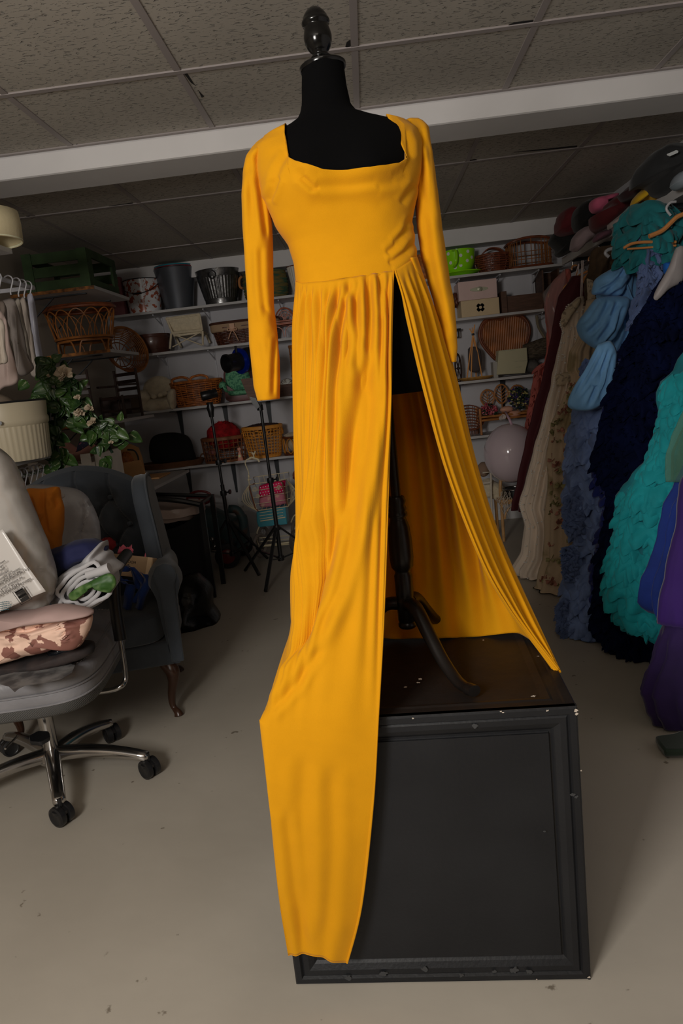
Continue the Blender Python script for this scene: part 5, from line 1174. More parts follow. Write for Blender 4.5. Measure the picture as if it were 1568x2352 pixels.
# -- third shelf
M_plush = mat('cream_plush', rgb(112, 104, 88, 5), rough=.95, sheen=.4, bump=.6, bs=110, var=.12, vs=30)
t = thing('plush_armchair', 'miniature cream plush armchair with round back and arms on the third shelf', 'toy armchair', (-1.55, 6.0, Z3L))
g = G(); puff(g, [(327, 905), (330, 885), (340, 872), (358, 864), (380, 866), (398, 878), (404, 896), (404, 925), (330, 930)], 6.04, .10, 10, .003, 20, 1, .4); g.done('backrest', M_plush, t)
g = G(); puff(g, [(328, 918), (332, 944), (400, 938), (401, 912), (385, 914), (345, 917)], 5.95, .16, 10, .003, 20, 2, .3); g.done('seat', M_plush, t)
for q in ([(319, 905), (322, 897), (332, 896), (340, 904), (345, 916), (336, 930), (330, 945), (325, 925)], [(386, 900), (394, 893), (402, 895), (404, 905), (402, 938), (394, 940), (385, 916)]): g = G(); puff(g, q, 5.93, .14, 8, .003, 20, 3, .35); g.done('armrest', M_plush, t)
for x, y in ((353, 911), (368, 907), (378, 903)): g = G(); g.blob(at(x, y, 5.92), (.025, .02, .022), .03, n=10); g.done('cushion', M_plush, t)
t = twiggy('wicker_basket', 'large honey brown wicker basket with rounded handles, beside the plush armchair', 'basket', *( (lambda q: (q[0], 6.04, Z3L, q[1], q[1]*.72))(hx(391, 508, 880)) ), .20, M_wick, 13, 24, .04, .005, 5, rimr=.012)
c, r = hx(391, 508, 870)
for s in (-1, 1):
    g = G(); g.tube(smoothpath([(c-.09+s*.08, 6.04-r*.6, Z3L+.20), (c-.09+s*.08, 6.04-r*.62, Z3L+.235), (c-.02+s*.08, 6.04-r*.62, Z3L+.25), (c+.04+s*.08, 6.04-r*.62, Z3L+.235), (c+.05+s*.08, 6.04-r*.6, Z3L+.20)], 5), .010, 8); g.done('handle', M_wick, t)
M_gfab = mat('green_diamond_fabric', rgb(28, 62, 46, 5), rough=.8, col2=rgb(52, 86, 64, 5), vs=60, sharp=(.48, .52)); M_wd = mat('plum_brown_wood', rgb(58, 38, 38, 5), rough=.45)
t = thing('toy_wingchair', 'miniature green upholstered armchair with carved brown frame on the third shelf', 'toy armchair', (-1.0, 6.0, Z3L))
g = G(); puff(g, [(513, 860), (518, 844), (540, 834), (565, 838), (578, 855), (578, 890), (575, 905), (530, 908), (516, 885)], 6.05, .07, 10, 0, 20, 1, .35); g.done('frame_back', M_wd, t)
g = G(); puff(g, [(517, 862), (522, 848), (540, 841), (562, 844), (572, 858), (574, 890), (530, 903), (519, 880)], 6.01, .06, 10, 0, 20, 1, .35); g.done('back_pad', M_gfab, t)
g = G(); puff(g, [(524, 898), (575, 893), (580, 904), (530, 909)], 5.95, .16, 8, 0, 20, 1, .3); g.done('seat_pad', M_gfab, t)
g = G(); puff(g, [(521, 907), (600, 900), (600, 915), (527, 922), (516, 900), (511, 885), (516, 882), (521, 890)], 5.93, .03, 6, 0, 20, 1, .25); g.done('front_frame', M_wd, t)
g = G(); puff(g, [(503, 890), (504, 880), (511, 876), (519, 880), (523, 892), (526, 902), (518, 900), (513, 886), (508, 893)], 5.94, .12, 8, 0, 20, 1, .35); g.done('armrest', M_gfab, t)
for x in (529, 566): g = G(); g.tube([at(x, 918, 5.95), (at(x, 918, 5.95).x, 5.95, Z3L+.002)], .012, 8); g.done('foot', M_wd, t)
t = thing('wooden_tray', 'dark wooden tray holding a white mesh ball, on the third shelf', 'tray', (-.7, 6.0, Z3L)); xa, xb = at(636, 900, 5.93).x, at(735, 890, 5.93).x
for (a, b, c_, d_) in ((xa, xb, 5.93, 5.942), (xa, xb, 6.15, 6.162), (xa, xa+.012, 5.942, 6.15), (xb-.012, xb, 5.942, 6.15)): G().box(a, b, c_, d_, Z3L+.001, Z3L+.10).done('side_board', M_wood, t, smooth=False)
G().box(xa+.012, xb-.012, 5.942, 6.15, Z3L+.001, Z3L+.01).done('bottom_board', M_wood, t, smooth=False)
tag(G().blob(at(658, 878, 6.0)+Vector((0, 0, -.03)), (.062, .062, .062), .05, 20, 1, 18).done('mesh_ball', mat('white_mesh', rgb(130, 122, 114, 5), rough=.8, col2=rgb(60, 50, 42, 5), vs=60, sharp=(.42, .5))), 'white openwork ball lying in the dark wooden tray', 'ball')
t = thing('bamboo_lantern', 'small bamboo cage lantern hanging under the second shelf, left edge of the gown', 'lantern', (-.58, 6.0, 1.45)); p = at(674, 796, 6.0)
for z in (0, -.24): g = G(); g.lathe([(0, -.012), (.045, -.012), (.048, 0), (.045, .012), (0, .012)], p+Vector((0, 0, z)), 24); g.done('end_cap', M_rat, t)
g = G()
for k in range(12): a = 2*pi*k/12; g.tube([p+Vector((.04*cos(a), .04*sin(a), 0)), p+Vector((.04*cos(a), .04*sin(a), -.24))], .0035, 5)
for z in (-.06, -.12, -.18): g.tube(ell(p.x, p.y, p.z+z, .041, .041, 24), .0035, 5, True)
g.done('bars', M_rat, t); g = G(); g.tube([p, (p.x, p.y, Z2_-.021)], .002, 5); g.done('cord', M_rat2, t)
# right half of the third shelf
t = thing('toy_wagon_wheel', 'small dark spoked wagon wheel at the left end of the right third shelf', 'wheel', (.75, 5.97, Z3R)); p = at(1052, 846, 5.97); g = G()
ring = [p+Vector((.030*cos(a), .085*cos(a)*.6, .118*sin(a))) for a in [2*pi*k/32 for k in range(32)]]; g.tube(ring, .007, 8, True); g.done('rim', M_dwood, t); g = G()
for k in range(0, 32, 4): g.tube([p, ring[k]], .0035, 6)
g.blob(p, (.014, .014, .014), n=8); g.done('spokes', M_dwood, t)
g = G(); p = at(1052, 757, 6.1); g.tube([p+Vector((-.05, .04, 0)), p+Vector((.02, 0, 0))], .010, 10); g.tube([p, p+Vector((0, 0, -.06))], .007, 8); g.tube([(p.x, p.y, p.z-.06), (p.x-.02, YB, p.z-.06)], .006, 8); tag(g.done('wall_tap', M_black), 'small black lever fixed to the wall beside the right sleeve', 'lever')
t = thing('stick_teepee', 'miniature teepee frame of pale sticks around a dark grey pouch, on the third shelf', 'ornament', (.87, 5.98, Z3R)); tp = at(1086, 768, 5.98)
for x, y, Y_, xt, yt in ((1071, 857, 5.95, 1090, 745), (1081, 858, 5.94, 1084, 752), (1106, 856, 5.95, 1078, 755), (1092, 852, 6.08, 1090, 748)):
    b = at(x, y, Y_); b.z = Z3R+.018; g = G(); g.tube([b, tp.lerp(b, .45)+Vector((.006 if x > 1090 else -.004, -.005, 0)), tp, at(xt, yt, 5.98)], [.006, .005, .005, .004], 7); g.done('stick', mat('peeled_stick', rgb(116, 80, 44, 5), rough=.6), t)
g = G(); g.lathe([(0, 0), (.012, .0), (.012, .016), (0, .016)], tp+Vector((0, 0, -.008)), 10); g.done('binding', M_black, t)
g = G(); puff(g, [(1074, 802), (1080, 797), (1095, 798), (1104, 808), (1105, 835), (1100, 852), (1088, 856), (1077, 850), (1074, 825)], 5.99, .07, 8, .004, 16, 2, .4); g.done('pouch', mat('charcoal_cloth', rgb(36, 32, 32, 5), rough=.9), t)
t = thing('palm_bark_tray', 'shallow tan palm bark tray lying under the stick teepee', 'tray', (.85, 6.0, Z3R)); c, r = hx(1046, 1136, 860)
g = G(); g.lathe([(0, .002), (r*.7, .002), (r, .022), (r*.97, .026), (r*.66, .010), (0, .010)], (c, 6.0, Z3R), 40, sy=.5); g.done('bark', mat('palm_bark', rgb(104, 76, 36, 5), rough=.8, var=.3, vs=20), t)
t = thing('heart_board', 'large heart-shaped bamboo tray leaning against the back wall, third shelf right', 'tray', (1.15, 6.1, Z3R))
hp = [(1136, 825), (1118, 805), (1105, 786), (1101, 766), (1106, 746), (1118, 734), (1134, 731), (1150, 733), (1158, 724), (1172, 721), (1190, 723), (1205, 732), (1214, 748), (1215, 768), (1208, 790), (1200, 805), (1195, 822)]
hh = smoothpath([at(x, y, 6.12) for x, y in hp], 5); hh = hh+[hh[0]]; ring = resample(hh, 90)
g = G(); g.tube(ring[:-1], .013, 10, True); g.tube([p+Vector((0, -.012, 0))+(Vector((at(1158, 772, 6.12)))-p)*.07 for p in ring[:-1]], .006, 8, True); g.done('frame', M_rat2, t)
g = G(); PX = [(p.x, p.z) for p in ring]
lo = min(p.x for p in ring); hi_ = max(p.x for p in ring); n = 22
for k in range(n):
    x = lo+(hi_-lo)*(k+.5)/n; sl_ = -.13
    zs1 = [z for z in [at(1158, 700, 6.12).z-i*.004 for i in range(110)] if inpoly(x+sl_*(-(z-at(1158, 772, 6.12).z)), z, PX)]
    if len(zs1) > 3: zc = at(1158, 772, 6.12).z; g.tube([(x-sl_*(zs1[0]-zc), 6.12, zs1[0]), (x-sl_*(zs1[-1]-zc), 6.12, zs1[-1])], (hi_-lo)/n*.55, 8, sq=1)
g.done('bamboo_slats', mat('bamboo_slat', rgb(92, 54, 26, 5), rough=.35, var=.5, vs=9), t)
t = thing('cream_box', 'cream painted wooden box standing in front of the heart-shaped tray', 'box', (1.13, 5.97, Z3R)); g = G(); slab(g, [(1142, 806), (1206, 799), (1208, 830), (1202, 857), (1138, 861)], 5.97, .11); g.done('body', mat('sage_cream_paint', rgb(98, 94, 76, 5), rough=.7, col2=rgb(70, 70, 60, 5), vs=7, stretch=(1, 1, 9), sharp=(.28, .36)), t, smooth=False, bevel=.003)
G().box(at(1128, 830, 6.0).x, at(1138, 830, 6.0).x, 5.93, 6.04, Z3R+.001, Z3R+.13).done('end_panel', mat('grey_side', rgb(86, 84, 80, 5), rough=.6), t, smooth=False)
t = thing('bark_log', 'grey bark log lying behind the coral ruffles, right end of the third shelf', 'log', (1.4, 6.05, Z3R)); g = G(); a_, b_ = at(1206, 812, 6.06), at(1268, 790, 6.0)
g.tube([a_.lerp(b_, k/10) for k in range(11)], [.075+.006*noise.noise(Vector((k, 0, 0))) for k in range(11)], 22); g.done('bark', mat('grey_bark', rgb(58, 50, 40, 5), rough=.95, col2=rgb(24, 20, 16, 5), vs=20, bump=1., bs=40, stretch=(1, 6, 6)), t)
g = G(); g.tube(smoothpath([at(1232, 725, 6.1), at(1236, 750, 6.08), at(1250, 775, 6.0), at(1262, 792, 5.95)], 6), .012, 8); tag(g.done('driftwood_branch', mat('driftwood', rgb(66, 60, 48, 5), rough=.8)), 'curved grey branch leaning against the wall above the bark log', 'branch')
g = G(); g.blob(at(1222, 842, 6.02), (.06, .08, .055), .12, 7, 3, 16); tag(g.done('grey_boot', mat('grey_felt', rgb(46, 44, 42, 5), rough=.9)), 'dark grey felt bundle under the bark log', 'bundle')
# -- lowest shelf
t = thing('oval_tray', 'brown wooden oval tray carrying the black cushion on the lowest shelf', 'tray', (-1.5, 6.02, Z4)); c, r = hx(318, 470, 1065, 6.0)
g = G(); g.lathe([(0, 0), (r*.92, 0), (r*1.02, .045), (r*.98, .05), (r*.88, .012), (0, .012)], (c, 6.0, Z4+.001), 48, sy=.55); g.done('tray_body', mat('mid_brown_wood', rgb(60, 38, 22, 5), rough=.4, var=.3, vs=12), t)
g = G(); g.tube(smoothpath([(c+r*.93, 5.95, Z4+.045), (c+r*.99, 5.94, Z4+.085), (c+r*1.08, 5.95, Z4+.08), (c+r*1.1, 5.96, Z4+.03)], 5), .006, 8); g.done('handle', MATS['mid_brown_wood'], t)
g = G(); puff(g, [(345, 1052), (343, 1025), (350, 1005), (368, 996), (400, 993), (425, 998), (438, 1012), (445, 1035), (450, 1054), (430, 1062), (360, 1064)], 5.99, .18, 12, .003, 9, 1, .3); tag(g.done('black_cushion', mat('black_felt', (.012, .013, .013, 1), rough=.95)), 'black rounded felt cushion sitting in the oval wooden tray', 'cushion')
def cage(nm, label, c, r, Y, zb, h, mt, nv=26, nh=4, sy=.75, tap=.92, tr=.0038, loops=False):
    t = thing(nm, label, 'basket', (c, Y, zb)); g = G()
    for k in range(nv): a = 2*pi*k/nv; g.tube([(c+r*tap*cos(a), Y+r*tap*sy*sin(a), zb+.008), (c+r*(tap+1)/2*1.01*cos(a), Y+r*sy*(tap+1)/2*1.01*sin(a), zb+h*.55), (c+r*cos(a), Y+r*sy*sin(a), zb+h)], tr, 5)
    for k in range(1, nh+1): u = k/(nh+1); g.tube(ell(c, Y, zb+h*u, r*(tap+(1-tap)*u), r*sy*(tap+(1-tap)*u)), tr, 5, True)
    g.done('bars', mt, t); g = G(); g.lathe([(r*.97, -.015), (r*1.02, -.01), (r*1.03, .012), (r*.98, .018), (r*.95, .0)], (c, Y, zb+h), 48, sy=sy, cap=False); g.done('rim', mt, t)
    g = G(); g.lathe([(0, 0), (r*tap, 0), (r*tap*1.03, .02), (0, .014)], (c, Y, zb+.001), 40, sy=sy); g.done('base', mt, t)
    if loops:
        g = G()
        for k in range(18): a = 2*pi*k/18; m_ = Vector((c+r*1.0*cos(a), Y+r*sy*sin(a), zb+h*.82)); tn = Vector((-sin(a), cos(a)*sy, 0)).normalized(); g.tube([m_+tn*(.030*cos(b))+Vector((0, 0, .026*sin(b))) for b in [2*pi*j/14 for j in range(14)]], .003, 5, True)
        g.done('looped_band', mt, t)
    return t
c, r = hx(465, 566, 1030, 6.0); cage('slatted_basket', 'brown slatted basket stuffed with red fur on the lowest shelf', c, r, 6.0, Z4, .20, M_wickd if False else mat('brown_cane', rgb(74, 44, 26, 5), rough=.5, var=.3, vs=20))
g = G(); q = random.Random(3); c0_ = at(512, 990, 6.0)
g.blob(c0_+Vector((0, 0, -.04)), (.145, .105, .12), .12, 7, 2, 20)
for k in range(420):
    th = q.uniform(0, 2*pi); ph = q.uniform(-.1, 1.4); d = Vector((cos(th)*cos(ph), sin(th)*cos(ph), sin(ph))); p = c0_+Vector((d.x*.14, d.y*.10, d.z*.115-.04)); e = p+d*.02+Vector((q.uniform(-.02, .02), q.uniform(-.01, .01), q.uniform(-.035, .01))); s_ = d.cross(Vector((0, 0, 1))).normalized()*.004
    g.add([p-s_, p+s_, e], [(0, 1, 2)])
tag(g.done('red_fur', mat('red_fur', rgb(92, 4, 8, 5), rough=.9, var=.5, vs=20)), 'bright red faux fur heaped in the brown slatted basket', 'fur')
tag(G().blob(at(488, 1040, 5.97), (.04, .03, .03), .2, 12, 2, 10).done('knitted_bundle', mat('pink_mix', rgb(80, 50, 50, 5), rough=.9)), 'pinkish knitted bundle seen inside the slatted basket, under the red fur', 'cloth')
c, r = hx(557, 651, 1010, 5.98); cage('cane_basket', 'golden cane basket with looped band, filled with dark fur, on the lowest shelf', c, r, 6.0, Z4, .255, mat('golden_cane', rgb(122, 80, 28, 4.4), rough=.45, var=.2, vs=20), 30, 9, .72, .78, .0036, True)
g = G(); g.blob((c, 6.0, Z4+.255), (r*.95, r*.7, .035), .25, 9, 8, 14); tag(g.done('dark_fur', mat('dark_brown_fur', rgb(30, 16, 16, 5), rough=.95, bump=.8, bs=60)), 'dark brown fur overflowing the golden cane basket', 'fur')
c, r = hx(648, 724, 1015, 6.0); t = thing('rattan_stool', 'rattan stool with looped sides around a cream cushion, lowest shelf beside the gown', 'stool', (c, 6.0, Z4)); g = G(); g.lathe([(r*.9, 0), (r, .008), (r, .016), (r*.9, .02)], (c, 6.0, Z4+.14), 40, cap=False); g.lathe([(0, 0), (r*.95, 0), (r*.98, .015), (0, .02)], (c, 6.0, Z4+.001), 40); g.done('rings', M_rat2, t)
g = G()
for k in range(9): a = 2*pi*k/9; m_ = Vector((c+r*.92*cos(a), 6.0+r*.92*sin(a), Z4+.08)); tn = Vector((-sin(a), cos(a), 0)); g.tube([m_+tn*(.034*cos(b))+Vector((0, 0, .062*sin(b))) for b in [2*pi*j/18 for j in range(18)]], .005, 6, True)
g.done('loops', MATS['golden_cane'], t); g = G(); g.blob((c, 6.0, Z4+.09), (r*.75, r*.75, .075), .03, 5, 2, 16); g.done('cushion', M_plush, t)
g = G(); g.blob((c, 6.0, Z4+.165), (r*.85, r*.8, .025), .1, 8, 2, 14); g.done('top_cushion', MATS['cream_plush'], t)
t = thing('pink_figurine', 'small pink cone figurine with round head in front of the slatted basket', 'figurine', (-1.1, 5.92, Z4)); p = at(552, 1056, 5.915); g = G(); g.lathe([(0, 0), (.027, 0), (.026, .004), (.008, .085), (0, .088)], (p.x, 5.917, Z4+.001), 20); g.done('cone_body', mat('pink_clay', rgb(128, 84, 72, 5), rough=.6), t); g = G(); g.blob((p.x, 5.917, Z4+.098), (.017, .015, .017), n=10); g.done('head', MATS['pink_clay'], t)
g = G(); g.lathe([(0, 0), (.012, 0), (.012, .003), (0, .003)], (p.x, 5.90, Z4+.04), 10, ax=(0, -1, .2)); g.done('emblem', mat('pale_emblem', rgb(130, 120, 90, 5), rough=.6), t)
t = thing('wicker_tub_chair', 'round brown wicker doll chair on the lowest shelf, right of the gown', 'chair', (.82, 6.0, Z4)); c0_ = at(1078, 960, 6.02); g = G()
for k in range(9): u = k/8; g.tube([(c0_.x+(.06+.07*u)*cos(a), 6.04+(.05+.05*u)*sin(a), Z4+.05+.20*u*(.5+.5*sin(a))) for a in [2*pi*j/40 for j in range(40)]], .005, 6, True)
g.done('weave', M_rat2, t); g = G()
for k in range(16): a = 2*pi*k/16; g.tube([(c0_.x+.06*cos(a), 6.04+.05*sin(a), Z4+.005), (c0_.x+.06*cos(a), 6.04+.05*sin(a), Z4+.05), (c0_.x+.13*cos(a), 6.04+.10*sin(a), Z4+.05+.20*(.5+.5*sin(a)))], .004, 5)
g.done('stakes', M_rat2, t)
M_bam = mat('honey_bamboo', rgb(98, 62, 30, 5), rough=.4, var=.3, vs=22)
t = thing('bamboo_daybed', 'honey bamboo doll bench with leaf-shaped backs on the lowest shelf, behind the balloon', 'bench', (1.15, 6.0, Z4)); xa, xb = at(1103, 960, 5.93).x, at(1222, 950, 5.93).x; hs = .12
for x in (xa, xb):
    for y in (5.93, 6.12): g = G(); g.tube([(x, y, Z4+.002), (x, y, Z4+.22)], .010, 8); g.done('leg', M_bam, t)
g = G()
for z in (hs, hs+.028): g.tube([(xa, 5.93, Z4+z), (xb, 5.93, Z4+z)], .009, 8); g.tube([(xa, 6.12, Z4+z), (xb, 6.12, Z4+z)], .009, 8)
for k in range(16): x = xa+(xb-xa)*k/15; g.tube([(x, 5.93, Z4+hs+.03), (x, 6.12, Z4+hs+.03)], .006, 6)
g.done('seat', M_bam, t)
for x, y, rx_, rz_ in ((1119, 915, .058, .072), (1151, 905, .058, .080), (1187, 905, .062, .074)):
    p = at(x, y, 6.12); g = G(); g.tube([p+Vector((rx_*cos(a)*(1-.25*max(0, -sin(a))), .0, rz_*sin(a))) for a in [2*pi*k/32 for k in range(32)]], .007, 8, True); g.tube([p+Vector((0, 0, -rz_)), p+Vector((0, 0, rz_))], .004, 6)
    for k in range(5):
        z = -rz_*.7+rz_*.32*k
        for s in (-1, 1): zz = z+.04; g.tube([p+Vector((0, 0, z)), p+Vector((s*rx_*sqrt(max(0, 1-(zz/rz_)**2))*.9, 0, zz))], .0035, 5)
    g.tube([p+Vector((0, 0, -rz_)), (p.x, 6.12, Z4+hs)], .006, 6); g.done('leaf_back', M_bam, t)
def bloom(nm, label, cx_, cy_, Y, rx_, ry_, cols, seed, n=90):
    t = thing(nm, label, 'flowers', at(cx_, cy_, Y)); q = random.Random(seed)
    for i, (cn, col) in enumerate(cols):
        g = G()
        for k in range(n//len(cols)): a = q.uniform(0, 2*pi); r_ = sqrt(q.random()); petals(g, at(cx_+rx_*r_*cos(a), cy_+ry_*r_*sin(a), Y+q.uniform(-.05, .05)), q.uniform(.008, .016), 5, q.random()*1e6)
        g.done(cn, col, t, solid=.0008)['kind'] = 'stuff'
bloom('pink_flowers', 'bunch of small deep pink artificial flowers on the left of the bamboo bench', 1122, 943, 6.0, 20, 14, (('blossoms', mat('deep_pink', rgb(96, 36, 46, 5), rough=.7)), ('foliage', mat('dark_foliage', rgb(20, 30, 20, 5), rough=.7)), ('pale_blossoms', mat('light_pink', rgb(120, 66, 72, 5), rough=.7))), 1, 110)
bloom('pansy_bouquet', 'dark bouquet of purple and yellow pansies on the right of the bamboo bench', 1190, 915, 6.0, 24, 26, (('foliage', mat('black_green', rgb(18, 28, 22, 5), rough=.7)), ('purple_blossoms', mat('purple_pansy', rgb(38, 30, 66, 5), rough=.7)), ('foliage', MATS['black_green']), ('yellow_blossoms', mat('yellow_pansy', rgb(110, 104, 66, 5), rough=.7))), 2, 160)
M_shoe = mat('beige_satin', rgb(112, 82, 68, 5), rough=.5)
for i, (x, y, lb) in enumerate(((1163, 940, 'beige satin baby shoe lying on the bamboo bench'), (1182, 950, 'second beige baby shoe, half under the pansy bouquet'))):
    g = G(); g.blob(at(x, y, 5.95), (.055, .03, .026), .10, 8, i, 14); tag(g.done('baby_shoe', M_shoe), lb, 'shoe')
g = G(); g.lathe([(0, 0), (.020, 0), (.022, .05), (.018, .05), (.016, .01), (0, .01)], at(1150, 958, 5.90)+Vector((0, 0, -.01)), 18, ax=(.3, -1, .3)); tag(g.done('small_cup', mat('white_ceramic', rgb(120, 112, 108, 5), rough=.4)), 'small white cup on its side at the front of the bamboo bench', 'cup')
# ------------------------------------------------------------------ light stands and things on the floor
def lightstand(nm, label, base, head, r_leg, azs, zfoot=.22, hubz=.42, collars=()):
    t = thing(nm, label, 'light stand', base); b = Vector(base); h = Vector(head); ax = (h-b).normalized(); P = lambda z: b+(h-b)*(z/(h.z-b.z))
    g = G(); g.tube([P(.13), P(h.z*.55)], .0155, 12); g.tube([P(h.z*.55), P(h.z)], .011, 12); g.done('pole', M_black, t)
    for z in (hubz, .14)+tuple(collars): g = G(); g.lathe([(0, -.018), (.024, -.018), (.026, 0), (.024, .018), (0, .018)], P(z), 16, ax=ax); g.done('collar', M_black, t)
    for z in collars: g = G(); g.tube([P(z), P(z)+Vector((.055, -.02, .01))], .006, 8); g.lathe([(0, 0), (.018, 0), (.018, .010), (0, .010)], P(z)+Vector((.05, -.02, .01)), 12, ax=(1, -.3, 0)); g.done('knob', M_black, t)
    for a in azs:
        d = Vector((cos(a), sin(a), 0)); f = b+d*r_leg; f.z = .012; s_ = P(hubz)+d*.02
        g = G(); g.beam(s_, f, .022, .014); g.tube([f+(s_-f).normalized()*.03, f], .011, 8); lg = g.done('leg', M_black, t)
        g = G(); g.beam(P(.14)+d*.015, s_.lerp(f, .52), .016, .008); g.done('brace', M_black, lg)
    return t
# right-hand stand, with the flat panel
b2 = Vector((-.757, 5.0, 0)); h2 = at(597, 925, 5.0)
f2 = atz(628, 1345, 0)-b2
lightstand('light_stand', 'black tripod light stand nearest the gown, carrying the flat dark panel', b2, h2, .40, (atan2(f2.y, f2.x)+.0, atan2(f2.y, f2.x)+2.2, atan2(f2.y, f2.x)-2.0), hubz=.37, collars=(.72,))
t = thing('studio_flash', 'black studio flash head with blue ring behind the left sleeve, aimed left', 'studio light', at(560, 830, 5.2))
c_ = at(590, 822, 5.25); ax_ = (at(532, 833, 5.08)-c_).normalized(); Lh = .30
g = G(); g.lathe([(0, -.05), (.085, -.05), (.09, .02), (.085, .14), (.078, .15)], c_, 32, ax=ax_); g.lathe([(.0, .16), (.066, .16), (.062, .20), (.060, .26), (.066, .27), (.066, .285), (.056, .285), (.052, .21), (0, .21)], c_, 32, ax=ax_); g.done('housing', M_plas, t)
g = G(); g.lathe([(.074, .145), (.092, .145), (.092, .165), (.074, .168)], c_, 40, ax=ax_); g.done('blue_ring', mat('anodised_blue', (.004, .03, .40, 1), rough=.2, metal=.5), t)
g = G(); g.tube([c_+ax_*.18+Vector((0, 0, .06)), c_+ax_*.18+Vector((0, 0, .11))], .010, 8); g.tube([c_+Vector((0, 0, -.06)), Vector((h2.x+.01, 5.01, h2.z+.02))], .012, 8); g.done('mount', M_plas, t)
t = thing('reflector_panel', 'flat dark wooden-look panel clamped to the top of the nearer light stand', 'panel', at(575, 905, 4.95))
g = G(); slab(g, [(553, 872), (556, 870), (600, 866), (606, 912), (573, 920)], 4.97, .012); g.done('panel_board', M_wood, t, smooth=False); g = G(); slab(g, [(573, 911), (588, 914), (597, 934), (590, 940), (580, 926)], 4.96, .03); g.lathe([(0, -.02), (.022, -.02), (.022, .02), (0, .02)], at(597, 936, 4.99), 14); g.done('clamp', M_black, t)
b1 = Vector((-1.172, 5.3, 0)); h1 = at(484, 945, 5.3); f1 = atz(585, 1322, 0)-b1
lightstand('light_stand', 'black tripod light stand left of the other one, carrying a small cylindrical lamp', b1, h1, .34, (atan2(f1.y, f1.x), radians(50), radians(215)), hubz=.40, collars=(.62, .86))
t = thing('spot_lamp', 'small black cylindrical lamp head on top of the left light stand', 'studio light', at(480, 905, 5.3))
g = G(); g.lathe([(0, 0), (.030, 0), (.035, .006), (.035, .075), (.031, .082), (.031, .12), (0, .12)], at(462, 911, 5.26), 28, ax=(at(497, 902, 5.3)-at(462, 911, 5.26))); g.done('lamp_barrel', M_plas, t); g = G(); g.lathe([(0, 0), (.018, 0), (.022, .03), (.030, .07), (.022, .09), (.028, .11), (0, .11)], at(486, 958, 5.3), 18); g.done('lamp_holder', M_plas, t)
# hamper and bin bag
t = thing('laundry_hamper', 'tall black fabric laundry hamper with curved black frame and white liner', 'hamper', (-1.40, 4.65, 0))
HC = (-1.47, 4.78); M_can = mat('black_canvas', (.008, .008, .009, 1), rough=.9)
g = G(); g.loft([rrect(HC[0], HC[1], .235, .19, z, .75, 48) for z in (.03, .25, .5)]+[[Vector((p.x, p.y, .60-.07*((p.x-HC[0])/.235)*0-.09*(p.y < HC[1])*(1-((p.x-HC[0])/.26)**2))) for p in rrect(HC[0], HC[1], .25, .2, 0, .75, 48)]], cap=False); g.done('fabric_bag', M_can, t, solid=.004)
g = G(); pr_ = [(-1.74, 4.66, .73), (-1.55, 4.60, .735), (-1.35, 4.59, .705), (-1.20, 4.62, .655)]
g.tube(smoothpath([Vector(p) for p in pr_], 8), .018, 8); g.tube([(-1.74, 4.95, .73), (-1.2, 4.95, .66)], .014, 8); g.tube([(-1.2, 4.62, .655), (-1.2, 4.95, .66)], .014, 8)
for y in (4.62, 4.95): g.beam((-1.19, y, .67), (-1.195, y, .0), .034, .022, (0, 1, 0)); g.beam((-1.74, y, .73), (-1.74, y, .0), .034, .022, (0, 1, 0))
g.done('frame', M_black, t)
g = G(); rings = []
for k, (o, z) in enumerate(((.205, .55), (.225, .61), (.240, .645), (.246, .63), (.25, .585))): rings.append([Vector((p.x+.008*noise.noise(p*20), p.y, z+.012*noise.noise(p*15+Vector((k, 0, 0))))) for p in rrect(HC[0], HC[1], o, o*.8, z, .75, 96)])
g.loft(rings, cap=False); g.done('liner', mat('white_liner', rgb(96, 84, 78, 4), rough=.3, alpha=.9, bump=.4, bs=20), t)
g = G(); puff(g, [(375, 1350), (400, 1330), (440, 1318), (470, 1335), (485, 1358), (488, 1395), (505, 1420), (503, 1438), (480, 1450), (440, 1470), (400, 1482), (370, 1470), (355, 1420)], 4.15, .42, 16, .03, 5, 3, .42, m=160); tag(g.done('bin_bag', mat('black_bin_film', (.0025, .0025, .0025, 1), rough=.28, bump=.6, bs=14, spec=.3)), 'knotted shiny black bin bag on the floor behind the grey armchair', 'bag')
# outlet
t = thing('wall_outlet', 'white double electrical outlet on the back wall between the two light stands', 'outlet', at(557, 1158, YB)); p = at(557, 1158, YB-.004)
G().box(p.x-.04, p.x+.04, YB-.006, YB, p.z-.062, p.z+.062).done('cover_plate', M_white, t, smooth=False, bevel=.002)
for dz in (-.022, .022):
    G().box(p.x-.017, p.x+.017, YB-.008, YB-.005, p.z+dz-.015, p.z+dz+.015).done('socket', M_white, t, smooth=False, bevel=.001)
    g = G(); g.box(p.x-.008, p.x-.005, YB-.0086, YB-.007, p.z+dz, p.z+dz+.009); g.box(p.x+.005, p.x+.008, YB-.0086, YB-.007, p.z+dz, p.z+dz+.009); g.box(p.x-.002, p.x+.002, YB-.0086, YB-.007, p.z+dz-.009, p.z+dz-.005); g.done('slots', M_gap, t, smooth=False)
